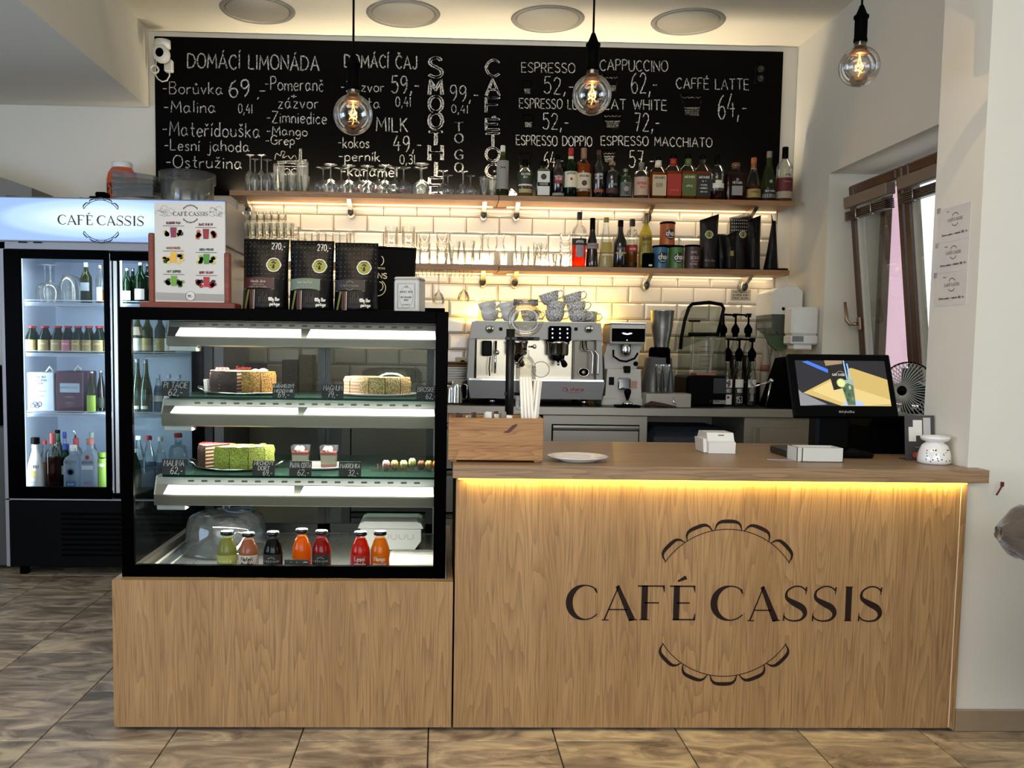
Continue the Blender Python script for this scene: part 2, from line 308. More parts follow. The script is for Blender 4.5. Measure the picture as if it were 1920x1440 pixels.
# ---------------------------------------------------------------- stroke lettering
GL = {
'A': (.8, '0,0 .4,1 .8,0|.15,.35 .65,.35'), 'B': (.65, '0,0 0,1 .45,1 .58,.78 .42,.55 0,.53|.42,.53 .65,.28 .48,0 0,0'), 'C': (.7, '~.68,.82 .45,1 .15,.85 0,.5 .15,.15 .42,0 .68,.15'),
'D': (.72, '0,0 0,1|~0,1 .5,.9 .72,.5 .5,.1 0,0'), 'E': (.58, '.58,1 0,1 0,0 .58,0|0,.52 .5,.52'), 'F': (.55, '.55,1 0,1 0,0|0,.52 .46,.52'),
'G': (.75, '~.7,.85 .45,1 .12,.82 0,.45 .15,.12 .45,0 .72,.15|.72,.15 .72,.45 .45,.45'), 'H': (.68, '0,0 0,1|.68,0 .68,1|0,.5 .68,.5'), 'I': (.1, '.05,0 .05,1'),
'J': (.5, '~.45,1 .45,.3 .35,.03 .12,0 0,.18'), 'K': (.62, '0,0 0,1|.58,1 0,.45|.15,.58 .62,0'), 'L': (.52, '0,1 0,0 .52,0'), 'M': (.85, '0,0 .08,1 .42,.3 .77,1 .85,0'),
'N': (.7, '0,0 0,1 .7,0 .7,1'), 'O': (.78, '~.39,1 .1,.85 0,.5 .1,.15 .39,0 .68,.15 .78,.5 .68,.85 .39,1'), 'P': (.58, '0,0 0,1|~0,1 .4,1 .58,.77 .4,.52 0,.48'),
'Q': (.8, '~.39,1 .1,.85 0,.5 .1,.15 .39,0 .68,.15 .78,.5 .68,.85 .39,1|.5,.25 .8,-.1'), 'R': (.62, '0,0 0,1|~0,1 .4,1 .56,.77 .4,.52 0,.5|.25,.5 .62,0'), 'S': (.6, '~.56,.86 .35,1 .08,.9 .05,.68 .3,.52 .55,.36 .56,.12 .3,0 0,.13'),
'T': (.7, '0,1 .7,1|.35,1 .35,0'), 'U': (.68, '~0,1 0,.35 .12,.05 .34,0 .56,.05 .68,.35 .68,1'), 'V': (.72, '0,1 .36,0 .72,1'), 'W': (1.0, '0,1 .25,0 .5,.8 .75,0 1,1'), 'X': (.65, '0,0 .65,1|0,1 .65,0'),
'Y': (.65, '0,1 .33,.5 .65,1|.33,.5 .33,0'), 'Z': (.62, '0,1 .62,1 0,0 .62,0'),
'a': (.58, '~.45,.5 .2,.58 0,.3 .15,0 .38,.12 .48,.5|~.46,.55 .45,.2 .58,.05'), 'b': (.5, '0,1 0,0|~0,.3 .2,.56 .46,.45 .48,.15 .25,0 0,.1'), 'c': (.45, '~.43,.48 .22,.56 0,.3 .18,0 .44,.08'),
'd': (.5, '~.45,.42 .2,.56 0,.3 .18,0 .45,.15|.47,1 .47,0'), 'e': (.48, '~.02,.3 .46,.32 .38,.52 .16,.54 0,.28 .16,0 .45,.08'), 'f': (.4, '~.4,.95 .22,.98 .15,.8 .15,0|0,.55 .35,.55'),
'g': (.5, '~.45,.45 .2,.56 0,.3 .18,.02 .45,.15|~.46,.55 .46,-.2 .25,-.38 .02,-.28'), 'h': (.48, '0,1 0,0|~0,.35 .22,.56 .44,.45 .46,0'), 'i': (.08, '.04,.55 .04,0|.04,.76 .04,.82'),
'j': (.28, '~.22,.55 .22,-.2 .1,-.36 -.05,-.28|.22,.76 .22,.82'), 'k': (.46, '0,1 0,0|.4,.56 0,.22|.12,.3 .46,0'), 'l': (.1, '.05,1 .05,0'), 'm': (.78, '0,.55 0,0|~0,.35 .2,.56 .37,.42 .38,0|~.38,.35 .58,.56 .76,.42 .78,0'),
'n': (.46, '0,.55 0,0|~0,.35 .22,.56 .42,.45 .45,0'), 'o': (.52, '~.26,.56 .04,.44 .02,.15 .26,0 .5,.15 .48,.44 .26,.56'), 'p': (.5, '0,.55 0,-.4|~0,.35 .22,.56 .46,.42 .46,.12 .22,0 0,.12'),
'q': (.5, '~.45,.45 .2,.56 0,.3 .18,.02 .45,.15|.47,.55 .47,-.4'), 'r': (.36, '0,.55 0,0|~0,.35 .14,.52 .36,.53'), 's': (.4, '~.38,.48 .2,.57 .03,.45 .2,.3 .38,.15 .2,0 0,.07'), 't': (.38, '.18,.95 .18,.1 .36,.02|0,.58 .38,.58'),
'u': (.5, '~0,.55 .02,.12 .2,0 .42,.12 .45,.55|.45,.55 .48,0'), 'v': (.46, '0,.55 .22,0 .46,.55'), 'w': (.7, '0,.55 .18,0 .35,.5 .52,0 .7,.55'), 'x': (.44, '0,.55 .44,0|0,0 .44,.55'), 'y': (.46, '0,.55 .24,.02|.46,.55 .1,-.38'), 'z': (.44, '0,.55 .42,.55 0,0 .44,0'),
'0': (.55, '~.28,1 .05,.8 0,.45 .08,.12 .28,0 .48,.12 .55,.45 .5,.8 .28,1'), '1': (.3, '0,.7 .25,1 .25,0'), '2': (.56, '~.02,.8 .2,1 .48,.92 .5,.65 .25,.3 .02,.02|.02,.02 .56,.02'), '3': (.52, '~.02,.9 .3,1 .5,.8 .38,.58 .2,.53|~.2,.53 .48,.42 .5,.15 .25,0 0,.12'),
'4': (.58, '.3,1 0,.35 .58,.35|.42,.6 .42,0'), '5': (.55, '.52,1 .08,1 .05,.58|~.05,.58 .35,.65 .55,.38 .42,.06 .18,0 0,.12'), '6': (.55, '~.45,1 .15,.78 0,.35 .12,.04 .38,0 .55,.25 .42,.5 .15,.48 .02,.3'), '7': (.52, '0,1 .52,1 .2,0|.12,.5 .45,.5'),
'8': (.52, '~.26,.53 .04,.72 .12,.96 .4,.96 .48,.72 .26,.53 .02,.28 .12,.02 .4,.02 .52,.28 .26,.53'), '9': (.55, '~.5,.7 .25,.48 .03,.65 .1,.95 .38,1 .52,.75 .48,.3 .25,0'),
'-': (.4, '.02,.42 .38,.42'), '.': (.1, '.04,0 .06,.06'), ',': (.16, '.12,.1 .02,-.18'), '+': (.4, '0,.35 .4,.35|.2,.15 .2,.55'), "'": (.1, '.05,1 .03,.8'), '&': (.6, '~.6,0 .1,.75 .25,1 .4,.8 .02,.25 .25,0 .58,.35'), ':': (.1, '.05,.05 .05,.1|.05,.4 .05,.45'), '/': (.4, '0,0 .4,1'), ' ': (.42, ''),
}
ACC = {'Á': ('A', "'"), 'É': ('E', "'"), 'Í': ('I', "'"), 'Č': ('C', 'v'), 'á': ('a', "'"), 'é': ('e', "'"), 'í': ('i', "'"), 'č': ('c', 'v'), 'ř': ('r', 'v'), 'š': ('s', 'v'), 'ž': ('z', 'v'), 'ů': ('u', 'o'), 'ý': ('y', "'"), 'Ý': ('Y', "'"), 'Ž': ('Z', 'v')}
def catmull(p, n=4, closed=False):
    if len(p) < 3: return p
    o = []; L = len(p); closed = math.hypot(p[0][0]-p[-1][0], p[0][1]-p[-1][1]) < 1e-6
    for i in range(L-1):
        p0 = p[i-1] if i else (p[-2] if closed else p[0]); p1 = p[i]; p2 = p[i+1]; p3 = p[i+2] if i+2 < L else (p[1] if closed else p[-1])
        for k in range(n):
            t = k/n; o.append(tuple(.5*((2*p1[j]) + (-p0[j]+p2[j])*t + (2*p0[j]-5*p1[j]+4*p2[j]-p3[j])*t*t + (-p0[j]+3*p1[j]-3*p2[j]+p3[j])*t**3) for j in (0, 1)))
    o.append(tuple(p[-1])); return o
def glyph(ch):
    acc = None
    if ch in ACC: ch, acc = ACC[ch]
    w, s = GL.get(ch, GL[' ']); st = []
    for q in s.split('|'):
        if not q: continue
        sm = q[0] == '~'; q = q.lstrip('~'); p = [tuple(float(a) for a in t.split(',')) for t in q.split()]
        st.append(catmull(p) if sm else p)
    if acc:
        y = 1.1 if ch.isupper() else .72; c = w/2
        if ch == 'i': st = st[:1]
        st.append({"'": [(c-.02, y), (c+.1, y+.18)], 'v': [(c-.13, y+.15), (c, y), (c+.13, y+.15)], 'o': [(c, y), (c+.09, y+.08), (c, y+.16), (c-.09, y+.08), (c, y)]}[acc])
    return w, st
def text(m, s, place, h, w, align='c', fit=None, sp=.22, jit=0, slant=0):
    """stroke text; u from align point, v from baseline"""
    gs = [glyph(c) for c in s]; tot = sum(g[0] for g in gs) + sp*(len(gs)-1)
    kx = h if fit is None else fit/max(tot, .01); x = 0; off = {'c': -tot/2, 'l': 0, 'r': -tot}[align]
    for g, st in gs:
        jy = R.uniform(-jit, jit)
        for p in st:
            q = [((x+off+a+slant*b)*kx, (b+jy)*h) for a, b in p]
            if jit and len(q) > 1:
                q2 = []
                for i in range(len(q)-1):
                    for t in (0, .5): q2.append((q[i][0]*(1-t)+q[i+1][0]*t + R.uniform(-jit, jit)*h*.25, q[i][1]*(1-t)+q[i+1][1]*t + R.uniform(-jit, jit)*h*.25))
                q2.append(q[-1]); ws = [w*R.uniform(.75, 1.25) for _ in q2]; m.ribbon(q2, ws, place)
            else: m.ribbon(q, w, place)
        x += g + sp
    return m
def plane(o, U=(1, 0, 0), V=(0, 0, 1)):
    o, U, V = Vector(o), Vector(U), Vector(V); return lambda u, v: o + U*u + V*v
def wrap(cx, cy, cz, r, a0=0):
    return lambda u, v: Vector((cx + r*math.sin(u/r + a0), cy - r*math.cos(u/r + a0), cz + v))
# the café's name and ring emblem in contrast capitals
def _arc(cx, cy, rx, ry, a0, a1, n=22): return [(cx + rx*math.cos(math.radians(a0+(a1-a0)*i/n)), cy + ry*math.sin(math.radians(a0+(a1-a0)*i/n))) for i in range(n+1)]
def _cal(pts, th, tk, pw=1.4):
    ws = []
    for i in range(len(pts)):
        a = pts[max(0, i-1)]; b = pts[min(len(pts)-1, i+1)]; l = math.hypot(b[0]-a[0], b[1]-a[1]) or 1
        ws.append(th + (tk-th)*(abs(b[1]-a[1])/l)**pw)
    return ws
def logo_letter(m, ch, x, W, place, h):
    P = lambda u, v: place(x*h+u, v-.5*h)
    def st(pts, w): m.ribbon([(a*h, b*h) for a, b in pts], [q*h for q in w] if isinstance(w, list) else w*h, P)
    if ch == 'C':
        p = _arc(W*.56, .5, W*.50, .49, 48, 318, 30); ws = []
        for i in range(len(p)):
            a = math.radians(48+270*i/30); ws.append(.035 + .16*max(0, -math.cos(a))**1.2)
        st(p, ws); st([(p[0][0]-.03, p[0][1]+.03), (p[0][0]+.02, p[0][1]-.09)], [.07, .03])
    elif ch == 'A':
        st([(.0, 0), (.20, 0)], .03); st([(.07, .0), (W*.47, 1.0)], [.045, .03]); st([(W*.42, .98), (W*.86, .0)], [.11, .18]); st([(W*.78, .0), (W*1.0, .015)], [.05, .03]); st([(.18, .30), (W*.72, .30)], .035)
    elif ch in 'FE':
        st([(.2, 0), (.2, 1)], .175); st([(0, .98), (W-.05, .98)], .04); st([(W-.05, 1.0), (W-.02, .80)], [.07, .015]); st([(.2, .50), (W*.78, .50)], .04)
        if ch == 'E': st([(.1, .02), (W-.02, .02)], .04); st([(W-.03, .0), (W, .2)], [.07, .015])
        else: st([(.06, .012), (.34, .012)], .025)
    elif ch == 'I': st([(W/2, 0), (W/2, 1)], .175); st([(0, .012), (W, .012)], .025); st([(0, .988), (W, .988)], .025)
    elif ch == 'S':
        p = catmull([(W*.93, .86), (W*.72, .98), (W*.42, .99), (W*.14, .86), (W*.13, .66), (W*.42, .52), (W*.78, .38), (W*.90, .20), (W*.74, .04), (W*.42, .0), (W*.16, .05), (W*.02, .15)], 4)
        n = len(p); ws = [.04 + .14*math.exp(-((i/n-.5)/.16)**2) for i in range(n)]; st(p, ws)
        st([(W*.92, .98), (W*.90, .76)], [.05, .015]); st([(W*.03, .0), (W*.04, .24)], [.05, .015])
def logo(m, place, h, text_on=True, ring=True, thin=.022, mn=0):
    if mn: rb = m.ribbon; m.ribbon = lambda p, w, P, e=0: rb(p, [max(x, mn*h) for x in w] if isinstance(w, list) else max(w, mn*h), P)
    if text_on:
        for ch, a, b in (('C', 0, .91), ('A', .985, 1.99), ('F', 1.99, 2.77), ('E', 2.9, 3.64), ('C', 4.11, 5.06), ('A', 5.14, 6.08), ('S', 6.16, 6.86), ('S', 6.99, 7.71), ('I', 7.92, 8.14), ('S', 8.32, 9.02)):
            logo_letter(m, ch, a - 4.51, b - a, place, h)
        m.ribbon([((3.12-4.51)*h, .62*h), ((3.36-4.51)*h, .74*h)], [.05*h, .12*h], place)
    if ring:
        r = 2.12
        for sgn in (1, -1):
            P = lambda u, v: place(u, sgn*v)
            m.ribbon([(a*h, b*h) for a, b in _arc(0, 0, r, r, 33, 147, 40)], thin*h, P)
            for k in range(5):
                a0 = 33+k*22.8; a1 = a0+22.8; q = []; ws = []
                for i in range(13):
                    t = i/12; a = math.radians(a0+(a1-a0)*(.04+.92*t)); e = 1-abs(2*t-1)**5; rr = r+.225*e
                    q.append((rr*math.cos(a), rr*math.sin(a))); ws.append(thin + .085*max(0, 1-abs(2*t-1)**2.6))
                m.ribbon([(a*h, b*h) for a, b in q], [x*h for x in ws], P)
    return m
# ---------------------------------------------------------------- shared materials
WALL = pm('wall_paint', '#d6d1c3', .9, bump=.04, bs=220, var=.02)
CEIL = pm('ceiling_paint', '#ddd6c4', .9, bump=.05, bs=160, var=.02)
OAK = wood('oak_laminate', '#a8855a', '#99764c', '#6c5134', 1.0, 'Z')
OAKX = wood('oak_worktop', '#9c7e5c', '#8d6f4e', '#665037', 1.0, 'X', rough=.38)
SHELFW = wood('oak_shelf', '#a2774e', '#926a44', '#6e4c30', 1.2, 'X')
PINE = wood('pine_box', '#b08450', '#9a6f3e', '#704620', 1.6, 'X', rough=.5, fine=.6)
STEEL = brushed('brushed_steel', '#a39e94', .42, 'X', .75)
STEELV = brushed('brushed_steel_upright', '#a39e94', .42, 'Z', .75)
CHROME = pm('chrome', '#d9d9d6', .12, 1)
SATIN = pm('satin_metal', '#b9b6ae', .3, 1)
BLACK = pm('black_plastic', '#040404', .35, spec=.06)
BLKM = pm('black_matt', '#020202', .6, spec=.02)
BLKG = pm('black_gloss', '#010101', .3, spec=.012)
WHITEP = pm('white_plastic', '#dcdcd8', .35)
WHITEC = pm('white_ceramic', '#e6e5e1', .18, coat=.4)
PAPER = pm('paper_white', '#dddad2', .8)
CHALK = chalk('chalk', '#d9d6cf'); CHALKF = chalk('chalk_fine', '#b9b6ae', lo=.38, hi=.6)
GLASS = glass('clear_glass', '#f6f8f7', .62, .42)
GLASSL = glass('clear_glass_light', '#fbfcfa', .7, .28, body=.06, bodycol='#ffffff')
GLASSB = glass('clear_glass_thick', '#f6f8f6', .9, .38, body=.08, bodycol='#ffffff')
PANE = glass('pane_glass', '#f2f5f4', .22, .2)
LOGOBR = pm('logo_brown', '#20120c', .7, spec=.2)
INK = pm('ink_black', '#15130f', .7)
# ---------------------------------------------------------------- room shell
XR, XP, YB, YP0, YP1 = 2.14, 1.735, 5.5, 2.87, 3.15
ZC, ZS, XS = 3.1, 2.658, -1.745
def struct(m, name, mats, parent=None): o = m.build(name, mats, parent); return tag(o, kind='structure') if parent is None else o
# floor: dark joint bed and one slab per tile
fl = M().box(-4.3, 4.5, -3, 6.2, -.06, -.008); FLOOR = struct(fl, 'floor', pm('tile_joint', '#2a211b', .9))
def tilemat():
    m, nt, p = nodes('stone_tile'); L = nt.links.new
    g = nt.nodes.new('ShaderNodeTexCoord'); oi = nt.nodes.new('ShaderNodeObjectInfo')
    va = nt.nodes.new('ShaderNodeVectorMath'); va.operation = 'ADD'; sc = nt.nodes.new('ShaderNodeVectorMath'); sc.operation = 'SCALE'; sc.inputs[3].default_value = 37
    cb = nt.nodes.new('ShaderNodeCombineXYZ'); L(oi.outputs['Random'], cb.inputs[0]); L(oi.outputs['Random'], cb.inputs[1]); L(cb.outputs[0], sc.inputs[0])
    rt = nt.nodes.new('ShaderNodeMapping'); rt.inputs['Rotation'].default_value = (0, 0, .75); rt.inputs['Scale'].default_value = (1, 2.4, 1); L(g.outputs['Object'], rt.inputs[0])
    L(rt.outputs[0], va.inputs[0]); L(sc.outputs[0], va.inputs[1])
    n1 = nt.nodes.new('ShaderNodeTexNoise'); n1.inputs['Scale'].default_value = 4.5; n1.inputs['Detail'].default_value = 7; n1.inputs['Distortion'].default_value = 1.6; L(va.outputs[0], n1.inputs['Vector'])
    r = nt.nodes.new('ShaderNodeValToRGB'); L(n1.outputs['Fac'], r.inputs[0])
    e = r.color_ramp.elements; e[0].position = .33; e[0].color = (*lin('#66594a'), 1); e[1].position = .66; e[1].color = (*lin('#bfad8e'), 1)
    x = e.new(.5); x.color = (*lin('#938370'), 1)
    n2 = nt.nodes.new('ShaderNodeTexNoise'); n2.inputs['Scale'].default_value = 2.4; n2.inputs['Detail'].default_value = 5; n2.inputs['Distortion'].default_value = 2.8; L(va.outputs[0], n2.inputs['Vector'])
    ab = nt.nodes.new('ShaderNodeMath'); ab.operation = 'SUBTRACT'; ab.inputs[1].default_value = .5; L(n2.outputs['Fac'], ab.inputs[0])
    a2 = nt.nodes.new('ShaderNodeMath'); a2.operation = 'ABSOLUTE'; L(ab.outputs[0], a2.inputs[0])
    v = nt.nodes.new('ShaderNodeMapRange'); v.inputs[1].default_value = 0; v.inputs[2].default_value = .012; v.inputs[3].default_value = .35; v.inputs[4].default_value = 0; L(a2.outputs[0], v.inputs[0])
    mx = nt.nodes.new('ShaderNodeMix'); mx.data_type = 'RGBA'; L(v.outputs[0], mx.inputs[0]); L(r.outputs[0], mx.inputs[6]); mx.inputs[7].default_value = (*lin('#b9aa92'), 1)
    hv = nt.nodes.new('ShaderNodeHueSaturation'); mr = nt.nodes.new('ShaderNodeMapRange'); mr.inputs[3].default_value = .88; mr.inputs[4].default_value = 1.12
    L(oi.outputs['Random'], mr.inputs[0]); L(mr.outputs[0], hv.inputs['Value']); L(mx.outputs[2], hv.inputs['Color']); L(hv.outputs[0], p.inputs['Base Color'])
    p.inputs['Roughness'].default_value = .33
    b = nt.nodes.new('ShaderNodeBump'); b.inputs['Strength'].default_value = .25; b.inputs['Distance'].default_value = .002; L(n1.outputs['Fac'], b.inputs['Height']); L(b.outputs[0], p.inputs['Normal'])
    return m
TS = .4105; TM = tilemat()
tm = M(); g = .0022; tm.box(g, TS-g, g, TS-g, -.01, 0, .0012); proto = None
y0 = 2.785 - 3*TS; x0 = at(317, 1400, 2.785).x - 6*TS
for j in range(11):
    for i in range(13):
        x, y = x0 + i*TS, y0 + j*TS
        if y > 5.35 and x > -1.9: pass
        if y > YB - .02: continue
        if x > 2.6: continue
        if proto is None: proto = tm.build('tile', TM, FLOOR, world=False); o = proto
        else: o = proto.copy(); COL.objects.link(o)
        o.parent = FLOOR; o.location = (x, y, R.uniform(0, .0006))
# walls
m = M(); m.box(-4.2, XR + .4, YB, YB + .15, 0, ZC + .3); WBACK = struct(m, 'wall_back', WALL)
m = M(); w0, w1, wz0, wz1 = 3.55, 4.975, .99, 2.25
m.box(XR, XR+.34, YP1, w0, 0, ZC+.3); m.box(XR, XR+.34, w1, YB, 0, ZC+.3); m.box(XR, XR+.34, w0, w1, 0, wz0-.03); m.box(XR, XR+.34, w0, w1, wz1, ZC+.3)
struct(m, 'wall_right', WALL)
m = M(); m.box(XP, 4.4, YP0, YP1, 0, ZC+.3); struct(m, 'wall_pier', WALL)
m = M(); m.box(-4.3, -4.2, -3, YB, 0, ZC+.3); struct(m, 'wall_left', WALL)
m = M(); m.box(4.4, 4.5, -3, YP1, 0, ZC+.3); struct(m, 'wall_side', WALL)
m = M(); m.box(-4.2, -3, -3.1, -3, 0, ZC+.3); m.box(3, 4.4, -3.1, -3, 0, ZC+.3); m.box(-3, 3, -3.1, -3, 0, .5); m.box(-3, 3, -3.1, -3, 2.8, ZC+.3); struct(m, 'wall_front', WALL)  # unseen front wall, its window opening is assumed to let daylight in
m = M(); m.box(XR-.01, XR+.335, w0, w1, wz0-.03, wz0); struct(m, 'trim_1', pm('sill_white', '#d8d8d6', .4))   # window sill
m = M(); m.box(XP-.0, 4.4, YP0-.012, YP0, 0, .075, .003); struct(m, 'baseboard_right', pm('skirting_stone', '#8d7a60', .5, var=.12, vs=20))
# ceilings: bar bay, higher guest room ceiling, lowered left bulkhead
m = M(); m.box(XS, XR+.3, 4.74, YB+.1, ZC, ZC+.4); m.box(-4.2, 4.4, -3, 4.74, ZC+.14, ZC+.4); struct(m, 'ceiling', CEIL)
m = M(); m.box(-4.2, XS, -3, YB, ZS, ZC+.3); struct(m, 'ceiling_bulkhead', WALL)
# niche panel above the fridge, far left
a = at(7, 335, 5.3); b = at(74, 358, 5.3)
m = M(); m.prism([(a.x-.6, a.z-.32), (a.x-.6, a.z+.16), (a.x, a.z), (b.x, b.z), (b.x, a.z-.32)], 5.2, 5.49); struct(m, 'trim_2', pm('niche_grey', '#77756f', .8))
# ---------------------------------------------------------------- metro tiles, one object each
MT = pm('metro_tile', '#cfc7b6', .16, var=.03, vs=3, coat=.5, rnd=.03)
tw, th, gp = .2, .1, .0018
b = .0125; d0, d1 = .0035, .010
x, z = tw/2-gp, th/2-gp
mm = M()
mm.add([(-x, 0, -z), (x, 0, -z), (x, 0, z), (-x, 0, z), (-x, -d0, -z), (x, -d0, -z), (x, -d0, z), (-x, -d0, z), (-x+b, -d1, -z+b), (x-b, -d1, -z+b), (x-b, -d1, z-b), (-x+b, -d1, z-b)],
       [(0, 1, 5, 4), (1, 2, 6, 5), (2, 3, 7, 6), (3, 0, 4, 7), (4, 5, 9, 8), (5, 6, 10, 9), (6, 7, 11, 10), (7, 4, 8, 11), (8, 9, 10, 11)])
proto = None
xl, xr = at(443, 420, 5.49).x, at(1458, 420, 5.49).x
xj = at(998, 430, 5.49).x
m = M(); m.box(xl, xr, 5.4965, 5.5, .93, 2.113); m.build('tile_grout', pm('grout', '#6f6454', .9), WBACK)
cut = {}
for k in range(-1, 12):
    zc = 2.049 - .1*k - .05
    if zc > 2.11: zc = 2.099 - .0; 
    off = 0 if k % 2 == 0 else .1
    for i in range(-12, 12):
        cx = xj + .1 + off + i*tw
        a, c = cx - .1, cx + .1
        if c < xl + .02 or a > xr - .02: continue
        aa, cc = max(a, xl), min(c, xr); top = zc + .05; bot = zc - .05
        if k == -1: top = 2.112; bot = 2.049
        if (cc - aa) > .19 and k >= 0:
            if proto is None: o = proto = mm.build('tile', MT, WBACK, world=False)
            else: o = proto.copy(); COL.objects.link(o)
            o.parent = WBACK; o.location = (cx, 5.4965, zc); o.rotation_euler = (R.uniform(-.004, .004), 0, R.uniform(-.003, .003))
        else:
            q = M(); X0, X1, Z0, Z1 = aa+gp, cc-gp, bot+gp, top-gp; Y = 5.4965
            bb = min(b, (X1-X0)*.3)
            q.add([(X0, Y, Z0), (X1, Y, Z0), (X1, Y, Z1), (X0, Y, Z1), (X0, Y-d0, Z0), (X1, Y-d0, Z0), (X1, Y-d0, Z1), (X0, Y-d0, Z1), (X0+bb, Y-d1, Z0+b), (X1-bb, Y-d1, Z0+b), (X1-bb, Y-d1, Z1-b), (X0+bb, Y-d1, Z1-b)],
                  [(0, 1, 5, 4), (1, 2, 6, 5), (2, 3, 7, 6), (3, 0, 4, 7), (4, 5, 9, 8), (5, 6, 10, 9), (6, 7, 11, 10), (7, 4, 8, 11), (8, 9, 10, 11)])
            q.build('tile', MT, WBACK)
# ---------------------------------------------------------------- window, tilted inwards at the top
BRW = wood('window_wood', '#5b3b22', '#4e311c', '#34200f', 1.5, 'Z', rough=.4)
wroot = thing('window_1', None, None, (XR+.2, 4.2, wz0)); wroot['kind'] = 'structure'
def frame(m, y0, y1, z0, z1, t, x0, x1, r=.004):
    m.box(x0, x1, y0, y0+t, z0, z1, r); m.box(x0, x1, y1-t, y1, z0, z1, r); m.box(x0, x1, y0+t, y1-t, z0, z0+t, r); m.box(x0, x1, y0+t, y1-t, z1-t, z1, r)
m = M(); frame(m, w0+.01, w1-.01, wz0+.01, wz1-.03, .05, XR+.29, XR+.335); m.build('outer_frame', BRW, wroot)
tl = Matrix.Translation((.09, 0, 0)) @ Matrix.Translation((XR+.195, 0, wz0+.03)) @ Matrix.Rotation(-.113, 4, 'Y') @ Matrix.Translation((-(XR+.195), 0, -(wz0+.03)))
def tilted(m, name, mats, par=wroot): m.xf(tl); return m.build(name, mats, par)
ym = at(1688, 500, 1).x; ym = 4.385                      # mullion
for (s0, s1, nm) in ((w0+.02, ym-.005, 'sash'), (ym+.005, w1-.02, 'sash')):
    m = M(); frame(m, s0, s1, wz0+.02, wz1-.06, .055, XR+.14, XR+.195, .008)
    m.mat(1); frame(m, s0+.05, s1-.05, wz0+.07, wz1-.11, .014, XR+.15, XR+.19, .002)
    s = tilted(m, nm, [BRW, pm('seal_grey', '#b5aca0', .5)])
    m = M(); m.box(XR+.158, XR+.164, s0+.063, s1-.063, wz0+.084, wz1-.125); p = tilted(m, 'pane', PANE, s)
    # roller blind cassette with its drawn-up slats
    m = M(); m.box(XR+.085, XR+.135, s0+.05, s1-.05, wz1-.185, wz1-.125, .004); bl = tilted(m, 'blind_cassette', pm('blind_beige', '#75675a', .5), s)
    for q in range(5):
        m = M(); m.box(XR+.082, XR+.13, s0+.06, s1-.06, wz1-.212-q*.010, wz1-.205-q*.010, .001); tilted(m, 'blind_slat', pm('blind_brown', '#3b2b22', .35), wroot)
    for yy in (s0+.2, s1-.2):
        m = M(); m.tube([(XR+.08, yy, wz1-.2), (XR+.076, yy, wz1-.255), (XR+.09, yy, wz1-.255)], .004, 6); tilted(m, 'blind_clip', SATIN, wroot)
m = M(); m.box(XR+.118, XR+.132, w1-.09, w1-.06, 1.40, 1.47, .004); m.tube([(XR+.12, w1-.075, 1.435), (XR+.075, w1-.075, 1.435), (XR+.065, w1-.06, 1.46), (XR+.066, w1-.05, 1.56)], [.009, .009, .010, .007], 8)
tilted(m, 'handle', pm('handle_champagne', '#a38a72', .3, 1))
# what stands outside: pink rendered building and low far houses
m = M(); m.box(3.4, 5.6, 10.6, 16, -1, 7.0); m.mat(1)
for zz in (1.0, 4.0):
    for k in range(1): m.box(4.5, 5.03, 10.56, 10.62, zz-2, zz+.7)  # brown blocks stand in for the pane's reflection of the room, painted as colour
bo = m.build('house', [pm('pink_render', '#d8a8b0', .9, bump=.1, bs=20), pm('brown_pane_reflection', '#5c4c44', .7)]); tag(bo, 'pink rendered house outside behind the left window sash', 'building')
m = M(); m.box(14, 30, 14, 18, -1, 1.15); m.mat(1); m.prism([(13.6, 1.15), (30.4, 1.15), (28, 1.8), (16, 1.8)], 13.8, 18.2)
bo = m.build('far_house', [pm('far_render', '#aebcc4', .9), pm('roof_red', '#a8605a', .8)]); tag(bo, 'low far house with red roof seen low in the right window pane', 'building')
# ---------------------------------------------------------------- three laminated notices on the pier's side
def notice(py0, py1, lab):
    Y0, Y1 = 2.928, 3.12
    za = at(1820, py0, 3.015).z; zb = at(1820, py1, 3.015).z
    m = M(); m.box(XP-.0015, XP, Y0, Y1, zb, za); o = m.build('notice', pm('laminate_sheet', '#c4c3c0', .25, coat=.3, var=.04), None, loc=(XP, 3.015, zb))
    tag(o, lab, 'sign', 'laminated notices on the pier')
    P = plane((XP-.0022, 3.015, (za+zb)/2+.014), (0, -1, 0), (0, 0, 1))
    m = M(); logo(m, P, .0098, mn=.1); m.build('emblem', INK, o)
    m = M(); text(m, 'Darkovy poukaz v hodnote 500,- Kc', plane((XP-.0022, 3.015, zb+.022), (0, -1, 0)), .007, .0014, fit=.15)
    text(m, 'Datum', plane((XP-.0022, 3.06, za-.016), (0, -1, 0)), .004, .0008); m.build('lettering', INK, o)
    m = M(); m.box(XP-.0025, XP, Y1-.012, Y1+.008, za-.012, za+.006); m.build('tape', glass('tape', '#ffffff', .6, .5, body=.25, bodycol='#e8e8e8'), o)
notice(386, 452, 'uppermost of the three café notices taped to the pier')
notice(453, 510, 'middle one of the three café notices on the pier')
notice(511, 573, 'lowest of the three café notices taped to the pier')
